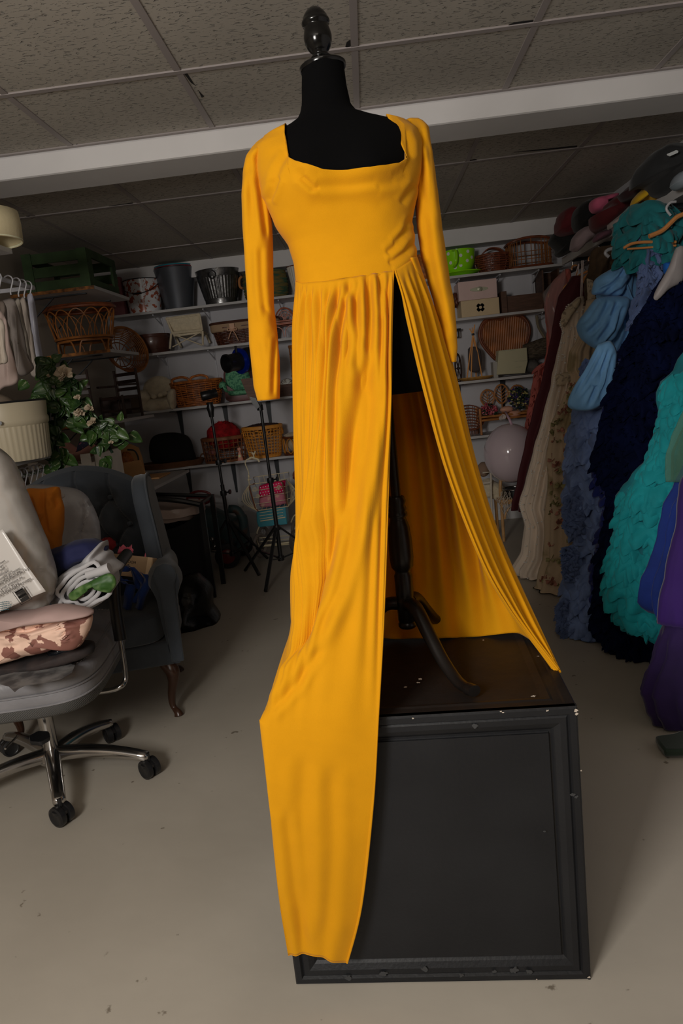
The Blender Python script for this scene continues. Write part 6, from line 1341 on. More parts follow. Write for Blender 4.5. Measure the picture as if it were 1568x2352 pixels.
# vintage pedal car
M_teal = mat('faded_teal_paint', rgb(22, 34, 36, 5), rough=.55, col2=rgb(40, 30, 26, 5), vs=9, sharp=(.36, .45), detail=8); M_redd = mat('dark_red_paint', rgb(52, 12, 12, 5), rough=.3)
t = thing('pedal_car', 'faded teal pedal car with red wheels against the back wall, behind the left light stand', 'toy car', (-1.33, 5.6, 0)); rings = []
for i in range(14):
    u = i/13; x = -1.72+.62*u; h = .20+.14*sin(pi*min(1, u*1.2))+.06*u; w_ = .14*(1-.35*u**3); rings.append([Vector((x, 5.62+q.x, .12+q.y)) for q in [Vector((w_*math.copysign(abs(cos(a))**.6, cos(a)), h/2*(1+math.copysign(abs(sin(a))**.6, sin(a))))) for a in [2*pi*k/28 for k in range(28)]]])
g = G(); g.loft(rings); g.done('body', M_teal, t)
g = G(); g.tube(smoothpath([(-1.16, 5.50, .12), (-1.10, 5.50, .32), (-1.13, 5.5, .44), (-1.20, 5.5, .46)], 6), .035, 12); g.done('fender', M_teal, t)
for x, y, r_ in ((-1.24, 5.40, .10), (-1.60, 5.42, .11), (-1.2, 5.80, .10), (-1.6, 5.80, .11)):
    g = G(); g.lathe([(0, -.02), (r_*.6, -.022), (r_, -.016), (r_, .016), (r_*.6, .022), (0, .02)], (x, y, r_+.001), 32, ax=(.15, -1, 0)); wl = g.done('wheel', M_plas, t)
    g = G(); g.lathe([(0, 0), (r_*.6, 0), (r_*.5, .006), (r_*.2, .012), (0, .014)], (x+.003, y-.022, r_+.001), 24, ax=(.15, -1, 0)); g.done('hub_cap', M_redd, wl)
for x, z in ((-1.36, .235), (-1.35, .175)): g = G(); g.blob((x, 5.46, z), (.022, .02, .022), n=10); g.done('headlight', M_chrome, t)
g = G(); g.tube([Vector((-1.45+.10*cos(a), 5.60, .56+.055*sin(a))) for a in [2*pi*k/24 for k in range(24)]], .010, 8, True); g.tube([(-1.45, 5.60, .56), (-1.5, 5.62, .34)], .008, 8); g.tube([(-1.54, 5.6, .57), (-1.36, 5.6, .55)], .006, 8); g.done('steering_wheel', M_redd, t)
# doll stroller of cream wire
M_wire = mat('cream_wire', rgb(124, 116, 96, 4.4), rough=.4); M_tl = mat('teal_tin', rgb(28, 78, 88, 4.5), rough=.4, var=.15, vs=6)
t = thing('doll_pram', 'cream wire doll pram with scrolled basket, standing behind the nearer light stand', 'pram', (-.87, 5.65, 0)); Wp = lambda x, y, Y=5.6: at(x, y, Y)
g = G(); A_, B_, C_, D_ = Wp(573, 1113), Wp(657, 1101), Wp(662, 1163), Wp(590, 1173)
A2_, B2_, C2_, D2_ = [p+Vector((0, .22, .03)) for p in (A_, B_, C_, D_)]
g.tube([A_, B_, C_, D_], .005, 6, True); g.tube([A2_, B2_, C2_, D2_], .005, 6, True)
for k in range(1, 7): g.tube([D_.lerp(C_, k/7), D2_.lerp(C2_, k/7), A2_.lerp(B2_, k/7)], .0025, 5)
for u in (.25, .5, .75): g.tube([D_.lerp(A_, u), C_.lerp(B_, u)], .0022, 5); g.tube([D2_.lerp(A2_, u), C2_.lerp(B2_, u)], .0022, 5)
for s, (X0, X1) in ((-1, (A_, D_)), (1, (B_, C_))):
    for k in range(4): m_ = X0.lerp(X1, .5); g.tube([X0.lerp(X1, i/10)+Vector((s*(.035+.014*k)*sin(pi*i/10), -.02*k*sin(pi*i/10), 0)) for i in range(11)], .003, 5)
for (x, y, r_) in ((585, 1125, .022), (592, 1140, .018), (640, 1120, .02)): p = Wp(x, y); g.tube([p+Vector((r_*(1-k/34)*cos(k*.45), -.004, r_*(1-k/34)*sin(k*.45))) for k in range(30)], .0022, 5)
g.done('wire_basket', M_wire, t)
g = G(); g.tube(smoothpath([Wp(572, 1112), Wp(571, 1098), Wp(570, 1083), Wp(563, 1065), Wp(566, 1056), Wp(577, 1053)], 6), .0045, 6); g.blob(Wp(571, 1102), (.012, .012, .012), n=8); g.blob(Wp(571, 1094), (.009, .009, .014), n=8); g.tube([Wp(571, 1104), Wp(578, 1100)], .004, 6); g.done('curved_handle', M_wire, t)
for pts in ([Wp(585, 1111), Wp(571, 1115), Wp(586, 1168), Wp(594, 1174)], [Wp(640, 1104), Wp(648, 1108), Wp(660, 1162)]): g = G(); g.tube(pts, .006, 6); g.done('grip', M_rat2, t)
g = G()
for s in (0, 1):
    y_ = 5.58+.20*s; q = [(Wp(595, 1210, y_)), (Wp(590, 1222, y_)), (Wp(591, 1245, y_)), (Wp(597, 1258, y_))]; g.tube(q, .005, 6); q = [Wp(668, 1200, y_), Wp(674, 1186, y_), Wp(680, 1185, y_), Wp(682, 1215, y_), Wp(672, 1240, y_)]; g.tube(smoothpath(q, 5), .005, 6); g.tube([q[-1], Wp(672, 1245, 5.58)], .004, 5); g.tube([Wp(597, 1258, y_), Wp(594, 1255, 5.58)], .004, 5)
for y in (1232, 1240, 1252): g.tube([Wp(596, y+4, 5.58), Wp(674, y-3, 5.58)], .004, 6)
g.tube([Wp(594, 1255, 5.58), Wp(672, 1245, 5.58)], .008, 8); g.done('chassis', M_wire, t)
for x, y, Y_ in ((604, 1234, 5.82), (597, 1252, 5.56), (680, 1243, 5.56), (683, 1220, 5.82)):
    p = at(x, y, Y_); r_ = min(p.z-.004, .10); ax_ = Vector((1, -.45, 0)).normalized(); q_ = Vector((0, 0, 1)).rotation_difference(ax_); g = G(); g.tube([p+q_ @ Vector((r_*.86*cos(a), r_*.86*sin(a), 0)) for a in [2*pi*k/28 for k in range(28)]], r_*.14, 8, True)
    for k in range(4): a = pi*k/4; g.tube([p+q_ @ Vector((r_*.8*cos(a), r_*.8*sin(a), 0)), p-q_ @ Vector((r_*.8*cos(a), r_*.8*sin(a), 0))], .002, 5)
    g.done('wheel', mat('grey_rubber', rgb(70, 64, 60, 4), rough=.7), t)
t = thing('toy_case', 'teal tin toy case under the wire basket of the doll pram', 'case', Wp(628, 1206, 5.66)); g = G(); slab(g, [(592, 1172), (658, 1160), (662, 1200), (597, 1207), (593, 1195)], 5.68, .16); g.done('case_body', M_tl, t, bevel=.006); g = G()
for y in (1176, 1183, 1190): g.tube([at(596, y+2, 5.595), at(650, y-6, 5.595)], .0028, 5)
g.tube([at(598, 1197, 5.59), at(655, 1188, 5.59)], .005, 6); g.done('rack_wires', M_wire, t)
g = G(); puff(g, [(594, 1120), (600, 1113), (650, 1103), (654, 1120), (655, 1145), (654, 1158), (600, 1165), (596, 1140)], 5.70, .10, 8, .006, 14, 3, .35)
t = thing('doll_quilt', 'folded pink quilt with hot pink polka-dot top in the doll pram', 'quilt', at(625, 1160, 5.7)); g.done('quilt', mat('soft_pink', rgb(118, 68, 78, 4.2), rough=.8, col2=rgb(140, 100, 90, 4.2), vs=18, sharp=(.35, .45)), t)
g = G(); puff(g, [(594, 1125), (600, 1115), (650, 1101), (655, 1112), (650, 1130), (625, 1135), (598, 1143)], 5.665, .08, 8, .003, 14, 3, .35); mp_ = mat('hot_pink', rgb(150, 10, 50, 4), rough=.7); o_ = g.done('polka_dot_fold', mp_, t)
g = G()
for i in range(9):
    for j in range(4):
        x = 598+i*6+(j % 2)*3; y = 1120+j*6.2-(x-598)*.22
        if x < 652: g.lathe([(0, 0), (.0042, 0), (.0042, .001), (0, .001)], at(x, y, 5.622+.004*abs(j-1.5)), 8, ax=(0, -1, 0))
g.done('dots', mat('dot_white', rgb(190, 130, 140, 4), rough=.7), o_)['kind'] = 'stuff'
g = G(); g.tube(smoothpath([at(570, 1055, 5.6), at(577, 1051, 5.6), at(585, 1053, 5.6), at(592, 1055, 5.6), at(595, 1061, 5.6)], 5), .008, 8); g.tube([at(583, 1053, 5.6), at(582, 1043, 5.6)], .006, 8); g.tube(smoothpath([at(572, 1040, 5.6), at(578, 1040, 5.6), at(583, 1043, 5.6), at(586, 1036, 5.6)], 5), [.003]*5+[.008]*5+[.006]*6, 8); tag(g.done('garden_tap', M_wire), 'cream garden tap with a bird-shaped handle at the end of the pram handle', 'tap')
t = thing('doll', 'doll with pink bonnet sitting beside the doll pram, half behind the gown', 'doll', at(690, 1130, 5.8)); g = G(); g.blob(at(684, 1092, 5.8), (.045, .045, .05), .04, 9, 1, 14); g.done('head', mat('doll_skin', rgb(80, 50, 46, 5), rough=.6), t); g = G(); puff(g, [(676, 1115), (684, 1106), (700, 1108), (705, 1140), (690, 1148), (677, 1135)], 5.8, .10, 8, .005); g.done('dress', M_redd, t); g = G(); g.tube([at(672, 1098, 5.76), at(700, 1096, 5.76)], .007, 6); g.done('headband', M_redd, t)
# balloon, rattan chair and little bed on the right
M_ball = mat('white_balloon', rgb(112, 102, 106, 4.6), rough=.10, coat=.6)
t = thing('balloon', 'large glossy white round balloon resting on the rattan chair, right of the gown', 'balloon', at(1172, 1105, 5.35)); c0_ = at(1172, 1041, 5.35); r_ = .200
g = G(); g.blob(c0_, (r_, r_, r_*1.12), n=36); g.done('balloon_skin', M_ball, t); g = G(); g.grid([[at(1158, 945, 5.4), at(1162, 944, 5.4)], [at(1166, 962, 5.32), at(1171, 960, 5.32)], [at(1172, 976, 5.3), at(1178, 975, 5.3)]]); g.done('ribbon', mat('lilac_ribbon', rgb(110, 90, 100, 4.6), rough=.4), t, solid=.001)
M_rl = mat('pale_rattan', rgb(110, 84, 54, 4.4), rough=.4, var=.2, vs=18)
t = thing('rattan_chair', 'pale rattan child chair with arched arms under the white balloon', 'chair', (1.05, 5.5, 0)); q = lambda x, y, Y=5.4: at(x, y, Y)
for x0_, Y_ in ((1150, 5.40), (1222, 5.40)): b = atz(1157, 1244, 0); X_ = b.x if x0_ == 1150 else b.x+.26; g = G(); g.tube([(X_, 5.40, .003), (X_, 5.40, .44)], .013, 10); g.done('leg', M_rl, t); g = G(); g.tube([(X_, 5.66, .003), (X_, 5.66, .44)], .013, 10); g.done('leg', M_rl, t)
X_ = atz(1157, 1244, 0).x; g = G(); g.tube(smoothpath([(X_, 5.40, .30), (X_, 5.40, .44), (X_+.03, 5.42, .52), (X_+.13, 5.46, .545), (X_+.23, 5.42, .52), (X_+.26, 5.40, .44), (X_+.26, 5.40, .30)], 6), .013, 10); g.done('arched_arm', M_rl, t)
g = G(); g.box(X_-.01, X_+.27, 5.39, 5.67, .295, .33); g.tube([(X_-.01, 5.39, .32), (X_+.27, 5.39, .32)], .016, 8); g.tube([(X_+.02+.11*(1-cos(a)), 5.40, .18+.11*sin(a)) for a in [pi/2*k/10 for k in range(11)]], .008, 8); g.done('seat', M_rl, t)
t = thing('doll_bed', 'small white wire doll bed with cream fur blanket, left of the rattan chair', 'doll bed', (.87, 5.6, 0)); g = G(); g.tube([at(1108, 1086, 5.5), at(1127, 1084, 5.5), at(1128, 1150, 5.5), (at(1128, 1150, 5.5).x, 5.5, .003)], .008, 8); g.tube([at(1108, 1110, 5.5), at(1127, 1108, 5.5)], .010, 8); g.tube([(at(1128, 1150, 5.7).x-.2, 5.7, .003), (at(1128, 1150, 5.7).x-.2, 5.7, .5)], .008, 8); g.done('bed_frame', mat('white_enamel', rgb(110, 104, 94, 4.6), rough=.5), t)
g = G(); puff(g, [(1100, 1105), (1120, 1098), (1138, 1106), (1160, 1118), (1170, 1135), (1165, 1150), (1150, 1158), (1130, 1145), (1105, 1140)], 5.62, .16, 8, .010, 14, 2, .4); g.done('blanket', M_plush, t)
g = G(); g.blob(at(1110, 1078, 5.66), (.05, .05, .06), .05, 8, 1, 14); g.done('pillow', mat('tan_fur', rgb(70, 56, 46, 5), rough=.95), t)
g = G(); q_ = random.Random(4)
for k in range(30): x0_ = q_.uniform(1148, 1172); y0_ = q_.uniform(1125, 1160); g.tube([at(x0_, y0_, 5.38), at(x0_+q_.uniform(-8, 8), y0_+q_.uniform(5, 20), 5.37), at(x0_+q_.uniform(-14, 4), y0_+q_.uniform(10, 35), 5.37)], .0018, 4)
tag(g.done('yarn_tangle', mat('off_white_yarn', rgb(110, 102, 92, 4.4), rough=.9), ), 'tangle of off-white yarn hanging over the rattan chair seat', 'yarn', kind='stuff')
t = thing('cake_tin', 'round dark tin with bright rim on the rattan chair under the balloon', 'tin', at(1180, 1128, 5.5)); g = G(); g.lathe([(0, 0), (.09, 0), (.09, .06), (0, .06)], (X_+.13, 5.53, .331), 32); g.done('tin_body', M_plas, t); g = G(); g.tube(ell(X_+.13, 5.53, .392, .09, .09), .006, 6, True); g.done('rim', M_chrome, t)
# ------------------------------------------------------------------ right wall: shelf, rail, folded clothes, gowns
t = thing('wall_shelf', 'long white shelf high on the right wall, piled with folded clothes', 'shelf', (1.7, 4.4, 2.06))
G().box(1.56, XR, 2.4, 5.62, 2.07, 2.09).done('board', M_shelf, t, smooth=False); G().box(1.555, 1.575, 2.4, 5.62, 2.045, 2.095).done('front_lip', M_shelf, t, smooth=False, bevel=.001)
for y in (2.9, 3.9, 4.9, 5.5): g = G(); g.box(1.60, XR, y-.01, y+.01, 2.045, 2.07); g.done('bracket', M_brk, t, smooth=False)
t = thing('clothes_rail', 'black round clothes rail under the right wall shelf', 'rail', (1.6, 4.1, 1.99)); g = G(); g.tube([(1.60, 2.4, 1.985), (1.60, 5.72, 1.985)], .015, 12); g.done('pole', M_black, t)
for y in (2.9, 3.9, 4.9, 5.5): g = G(); g.tube([(1.60, y, 1.985), (1.60, y, 2.045)], .006, 8); g.done('rail_hook', M_chrome, t)
g = G(); g.lathe([(0, 0), (.024, 0), (.024, .01), (0, .01)], (1.60, 5.72, 1.985), 16, ax=(0, 1, 0)); g.done('end_cap', M_chrome, t)
RZ = 1.985
def pile(outl, Y, T, col, nm, label, seed, amp=.018, cat='clothing', sheen=.1, rough=.85):
    m_ = mat('pile_'+str(seed), col, rough=rough, var=.2, vs=9, sheen=sheen); g = G(); puff(g, outl, Y, T, 12, amp, 9, seed, .4, m=120); o = g.done(nm, m_, ang=180); tag(o, label, cat); return o
pile([(1276, 536), (1280, 505), (1292, 482), (1316, 478), (1322, 500), (1326, 532), (1300, 540)], 5.25, .30, rgb(52, 8, 12, 5), 'folded_dress', 'dark red folded dress on the right wall shelf, farthest from the camera', 31)
pile([(1262, 555), (1268, 538), (1290, 532), (1330, 535), (1330, 560), (1318, 572), (1290, 590), (1278, 585), (1280, 575)], 5.45, .35, (.008, .010, .009, 1), 'black_hat', 'black crumpled felt hat at the far end of the right wall shelf', 32, .012, 'hat')
pile([(1316, 500), (1325, 475), (1345, 462), (1362, 460), (1366, 490), (1362, 515), (1330, 535), (1318, 520)], 4.9, .35, (.004, .004, .004, 1), 'folded_garment', 'black folded garment between the dark red and the pink clothes', 33)
pile([(1310, 575), (1312, 550), (1330, 530), (1352, 522), (1366, 528), (1368, 545), (1345, 560), (1325, 578)], 4.75, .25, rgb(96, 84, 86, 4), 'folded_shirt', 'off-white folded shirt at the front of the right wall shelf', 34, .014)
pile([(1353, 470), (1358, 460), (1380, 452), (1415, 447), (1410, 458), (1392, 466), (1390, 484), (1365, 490), (1354, 482)], 4.6, .2, rgb(124, 56, 76, 4), 'pink_shirt', 'rolled pink top sticking out above the burgundy clothes', 35, .010)
pile([(1356, 500), (1390, 480), (1395, 465), (1420, 448), (1445, 432), (1460, 440), (1450, 470), (1430, 490), (1405, 515), (1380, 530), (1362, 525)], 4.45, .35, rgb(44, 6, 8, 5), 'folded_dress', 'burgundy folded dress in the middle of the right wall shelf', 36)
pile([(1425, 446), (1450, 425), (1490, 405), (1500, 425), (1465, 450), (1435, 460)], 4.1, .3, rgb(20, 4, 6, 5), 'folded_garment', 'near-black wine garment under the big dark bundle', 37)
pile([(1398, 515), (1415, 500), (1440, 480), (1480, 455), (1498, 450), (1500, 465), (1470, 485), (1430, 508), (1402, 526)], 4.1, .22, rgb(100, 92, 90, 4), 'lace_garment', 'off-white lace garment along the edge of the right wall shelf', 38, .010)
pile([(1450, 472), (1456, 455), (1480, 430), (1505, 416), (1512, 440), (1512, 456), (1500, 462), (1480, 455), (1460, 470)], 3.95, .2, rgb(150, 108, 12, 3.6), 'mustard_roll', 'bright yellow rolled tulle under the big dark bundle', 39, .008, 'fabric')
pile([(1362, 548), (1372, 536), (1395, 530), (1398, 540), (1378, 552), (1364, 556)], 4.55, .15, rgb(66, 42, 50, 4), 'patterned_scarf', 'small mauve patterned scarf at the front edge of the right wall shelf', 40, .008, 'scarf')
pile([(1455, 430), (1455, 405), (1470, 380), (1500, 352), (1530, 343), (1580, 335), (1620, 340), (1620, 420), (1560, 445), (1535, 450), (1512, 445), (1500, 425), (1480, 425)], 3.75, .40, rgb(22, 23, 24, 2.2), 'dark_bundle', 'big charcoal knitted bundle nearest the camera on the right wall shelf', 41, .02, 'clothing')
g = G(); slab(g, [(1531, 354), (1552, 345), (1557, 347), (1556, 351), (1538, 359), (1532, 357)], 3.52, .004); tag(g.done('paper_tag', mat('white_paper', rgb(110, 112, 112, 4), rough=.7)), 'small white paper tag pinned on the charcoal bundle', 'tag')
pile([(1543, 425), (1548, 408), (1562, 395), (1590, 390), (1600, 425), (1560, 436)], 3.45, .2, rgb(88, 94, 100, 3.6), 'clear_bag', 'translucent plastic bag at the right edge, on the right wall shelf', 42, .012, 'bag', 0, .3)

def gown(nm, label, rows, Y, T, mt, amp=.02, folds=14, sc=5., seed=0, parts=None, nu=90, nv=90, name='gown_body', flat=1., parent=None, fdep=.02, solid=0):
    rows = sorted(rows); t = parent or thing(nm, label, 'gown', (at(rows[-1][1], rows[-1][0], Y).x, Y, max(0, at(rows[-1][1], rows[-1][0], Y).z)))
    Lf = [(r[0], r[1]) for r in rows]; Rt = [(r[0], r[2]) for r in rows]; P = []
    for j in range(nv):
        y = rows[0][0]+(rows[-1][0]-rows[0][0])*j/(nv-1); a = at(interp(Lf, y), y, Y); b = at(interp(Rt, y), y, Y)
        a.z = max(a.z, .01); b.z = max(b.z, .01); c = (a+b)/2; u = (b-a)/2; tt = j/(nv-1); th_ = T(tt) if callable(T) else T; ring = []
        for k in range(nu):
            an = 2*pi*k/nu; f = 1+ (fdep/max(u.length, .03))*sin(an*folds+(2 if folds < 13 else .35)*noise.noise(Vector((tt*2, seed, 0))))*sm(0, .3, tt)
            p = c+u*cos(an)*f+Vector((0, th_*.5*sin(an)*(1+.6*(f-1)*3), 0))
            n1 = noise.fractal(p*sc+Vector((seed*3.3, 0, seed)), 1., 2., 4); p = p+(p-c).normalized()*amp*n1*(.4+.6*abs(sin(an))+.4)
            p.z = max(p.z, .006); ring.append(p)
        P.append(ring)
    g = G(); g.loft(P); g.done(name, mt, t, ang=180, solid=solid); return t
def frills(t, name, mt, rows, Y, T, n, size, seed, kind=None, span=(.0, .95)):
    # many curled strips of tulle laid over one another round the front of a gown
    rows = sorted(rows); Lf = [(r[0], r[1]) for r in rows]; Rt = [(r[0], r[2]) for r in rows]; q = random.Random(seed); g = G(); y0, y1 = rows[0][0], rows[-1][0]
    for b_ in range(n):
        y = y0+(y1-y0)*((b_+q.random())/n); an = pi+pi*(span[0]+(span[1]-span[0])*q.random()**1.25); sl_ = q.choice((-1, 1))*q.uniform(.0, .9); L = size*q.uniform(1.6, 3.6); m = 22; nw = q.uniform(1.5, 3.5); ph = q.uniform(0, 6); S = [[] for _ in range(5)]; hh = size*q.uniform(.7, 1.25)
        for i in range(m):
            u_ = i/(m-1)-.5; yy = min(y1, max(y0, y+u_*L*330*sl_+6*sin(u_*9+ph))); a = at(interp(Lf, yy), yy, Y); b = at(interp(Rt, yy), yy, Y); c = (a+b)/2; u = (b-a)/2; ul = max(u.length, .02)
            aa = an+u_*L/ul*.9; th_ = (T((yy-y0)/(y1-y0)) if callable(T) else T)*.5; p = c+u*cos(aa)+Vector((0, th_*sin(aa) if sin(aa) < 0 else 0, 0)); out = (u.normalized()*cos(aa)+Vector((0, min(-.15, sin(aa)), 0))).normalized()
            e_ = sin(pi*(i/(m-1)))**.5; w1 = sin(ph+u_*2*pi*nw); dn = Vector((out.y*sl_*.5, -out.x*sl_*.5, -1)).normalized()
            for k in range(5):
                f = k/4; r_ = p+out*(hh*e_*(.15+.75*sin(f*2.2)*.6+.28*f*w1))+dn*(hh*e_*(f*.95-.35+.12*f*w1)); r_.z = max(r_.z, .008); S[k].append(r_)
        g.grid(S)
    o = g.done(name, mt, t, ang=180)
    if kind: o['kind'] = kind
    return o
def fringe(t, name, mt, rows, Y, T, n, L, seed):
    rows = sorted(rows); Lf = [(r[0], r[1]) for r in rows]; Rt = [(r[0], r[2]) for r in rows]; q = random.Random(seed); g = G()
    for k in range(n):
        y = q.uniform(rows[0][0], rows[-1][0]); tt = (y-rows[0][0])/(rows[-1][0]-rows[0][0]); a = at(interp(Lf, y), y, Y); b = at(interp(Rt, y), y, Y); c = (a+b)/2; u = (b-a)/2; an = pi+pi*.62*q.random()**1.6
        th_ = T(tt) if callable(T) else T; p = c+u*cos(an)*.98+Vector((0, th_*.5*sin(an), 0)); out = (u.normalized()*cos(an)+Vector((0, sin(an), 0))).normalized()
        d = (out+Vector((q.uniform(-.5, .5), q.uniform(-.3, .3), q.uniform(-.5, .9)))).normalized(); s_ = d.cross(Vector((q.uniform(-1, 1), .3, 1))).normalized()*L*q.uniform(.12, .3); e = p+d*L*q.uniform(.5, 1.3)
        g.add([p-s_*.5, p+s_*.5, e+s_*.5, e-s_*.4+Vector((0, 0, -.006))], [(0, 1, 2, 3)])
    o = g.done(name, mt, t, smooth=False); o['kind'] = 'stuff'; return o
def whanger(x, y, lab, mt=None, z=RZ, w_=.40, c=None):
    return hanger('clothes_hanger', lab, x, y, z+.0, w_, mt or M_wdh, None, th=.008, hookr=.024)
M_wdh = mat('pale_wood_hanger', rgb(130, 86, 48, 3.4), rough=.35)
M_wh = M_hang
# coral gown in a clear bag
M_coral = mat('coral_tulle', rgb(104, 52, 46, 4.4), rough=.8, var=.3, vs=8)
cr_ = [(620, 1294, 1306), (650, 1266, 1310), (690, 1256, 1308), (740, 1258, 1304), (800, 1262, 1300), (830, 1256, 1290), (850, 1230, 1270), (900, 1226, 1262), (960, 1214, 1248), (1030, 1204, 1232)]
t = gown('coral_gown', 'coral pink tulle gown at the far end of the clothes rail, under a clear bag', cr_, 5.45, .12, M_coral, .014, 7, 9, 1)
g = G(); puff(g, [(1296, 618), (1250, 668), (1247, 680), (1256, 740), (1264, 800), (1270, 845), (1290, 840), (1304, 700)], 5.40, .16, 8, .006, 8, 2, .35); g.done('clear_cover', mat('clear_cover', (.55, .53, .52, 1), rough=.15, alpha=.28), t)
frills(t, 'ruffles', M_coral, cr_[5:], 5.42, .12, 26, .035, 4)
whanger(1.60, 5.45, 'pale wooden hanger farthest along the rail, inside the clear bag')
# burgundy
M_burg = mat('burgundy_velvet', rgb(42, 3, 8, 3.6), rough=.75, sheen=.12, var=.25, vs=5)
gown('burgundy_gown', 'long narrow burgundy velvet gown trailing down to the left beside the pearl gown', [(635, 1312, 1336), (684, 1280, 1350), (758, 1270, 1352), (800, 1262, 1345), (840, 1254, 1335), (950, 1228, 1300), (1024, 1209, 1275), (1100, 1192, 1245), (1172, 1177, 1215)], 5.05, .10, M_burg, .008, 6, 6, 2)
g = G()
for k in range(2): g.tube([at(1329, 606+k, 5.05), at(1318+8*k, 640, 5.05)], .004, 5)
tag(g.done('satin_ribbons', mat('white_satin', rgb(120, 110, 108, 3.8), rough=.3)), 'pair of white satin hanging ribbons above the burgundy gown', 'ribbon')
whanger(1.60, 5.05, 'wooden hanger holding the burgundy gown')
# ivory gown with pearls
M_ivory = mat('ivory_tulle', rgb(122, 112, 102, 4.8), rough=.75, var=.22, vs=5, stretch=(3, 3, .5), sheen=.1); M_lace = mat('ivory_lace', rgb(118, 108, 92, 4.0), rough=.7, col2=rgb(86, 76, 64, 4), vs=40, sharp=(.4, .5))
ir = [(683, 1325, 1338), (705, 1300, 1350), (745, 1286, 1358), (760, 1292, 1356), (830, 1281, 1350), (880, 1272, 1345), (960, 1252, 1342), (1040, 1230, 1330), (1110, 1212, 1325), (1160, 1196, 1330), (1210, 1210, 1335), (1270, 1204, 1340), (1310, 1180, 1345), (1345, 1196, 1345), (1372, 1230, 1345), (1392, 1262, 1340)]
t = gown('pearl_gown', 'ivory tulle gown scattered with tiny pearls, its hem spreading over the floor', ir, 4.45, lambda t_: .10+.30*t_, M_ivory, .007, 18, 4, 3, fdep=.014, nu=150)
g = G(); q = random.Random(11); Lf = [(r[0], r[1]) for r in ir]; Rt = [(r[0], r[2]) for r in ir]; T_ = lambda t_: .10+.30*t_
for k in range(420):
    y = q.uniform(700, 1330) if k > 120 else 700+k*4.4; tt = (y-683)/(1392-683); a = at(interp(Lf, y), y, 4.45); b = at(interp(Rt, y), y, 4.45); c = (a+b)/2; u = (b-a)/2; an = pi+.05 if k <= 120 else q.uniform(pi+.1, 2*pi-.4)
    g.blob(c+u*cos(an)*1.05+Vector((0, T_(tt)*.5*sin(an)*1.16-.008, 0)), (.0052,)*3, n=4)
o = g.done('pearls', mat('pearl', (.92, .9, .86, 1), rough=.5), t); o['kind'] = 'stuff'
g = G(); puff(g, [(1287, 740), (1292, 718), (1315, 695), (1332, 684), (1330, 700), (1312, 725), (1296, 752)], 4.38, .05, 8, .004, 20, 1, .4); g.done('lace_sleeve', M_lace, t)
g = G(); puff(g, [(1274, 866), (1278, 860), (1312, 853), (1314, 858), (1312, 878), (1280, 887)], 4.37, .05, 6, .003, 20, 1, .3); g.done('lace_cuff', M_lace, t)
for x0_, x1_ in ((1336, 1333), (1339, 1336)): g = G(); g.tube([at(x0_, 598, 4.45), at(x1_, 684, 4.43)], .003, 5); g.done('strap', MATS['white_satin'], t)
whanger(1.60, 4.62, 'wooden hanger holding the pearl gown by its long straps')
# cream floral gown
M_cfg = mat('cream_floral_tulle', rgb(108, 96, 80, 4.4), rough=.8, col2=rgb(88, 78, 58, 4), vs=7, sharp=(.36, .46), detail=5)
fr = [(690, 1345, 1372), (780, 1330, 1370), (810, 1314, 1375), (850, 1308, 1380), (868, 1318, 1380), (920, 1296, 1385), (980, 1270, 1390), (1050, 1262, 1395), (1120, 1262, 1398), (1200, 1256, 1400), (1280, 1252, 1400), (1330, 1240, 1400), (1370, 1228, 1400), (1398, 1245, 1395)]
t = gown('floral_gown', 'cream tulle gown with faded flower print between pearl and dusty blue gowns', fr, 4.12, lambda t_: .08+.28*t_, M_cfg, .010, 11, 5, 5, fdep=.014)
for i, (cn, col, n_) in enumerate((('rose_print', rgb(102, 70, 60, 4.2), 46), ('leaf_print', rgb(88, 84, 58, 4.2), 46))):
    g = G(); q = random.Random(20+i)
    for k in range(n_):
        y = q.uniform(880, 1390); tt = (y-690)/(708); a = at(interp([(r[0], r[1]) for r in fr], y), y, 4.12); b = at(interp([(r[0], r[2]) for r in fr], y), y, 4.12); c = (a+b)/2; u = (b-a)/2; an = q.uniform(pi+.1, pi+1.6)
        petals(g, c+u*cos(an)+Vector((0, (.08+.28*tt)*.5*sin(an)-.012, 0)), q.uniform(.014, .026), 4, q.random()*1e6)
    g.done(cn, mat(cn, col, rough=.8), t, solid=.0008)['kind'] = 'stuff'
# brown tulle behind
t = gown('brown_tulle_gown', 'brown tulle puff hanging just behind the light blue gown', [(570, 1370, 1415), (590, 1360, 1420), (620, 1356, 1425), (640, 1352, 1420), (700, 1350, 1400)], 4.35, .16, mat('brown_tulle', rgb(44, 33, 22, 4.2), rough=.9, var=.3, vs=10), .03, 5, 9, 6)
g = G(); slab(g, [(1348, 640), (1360, 645), (1368, 700), (1372, 760), (1355, 760), (1350, 700)], 4.28, .02); tag(g.done('lace_fabric', M_lace), 'narrow ivory lace panel hanging left of the light blue gown', 'fabric')
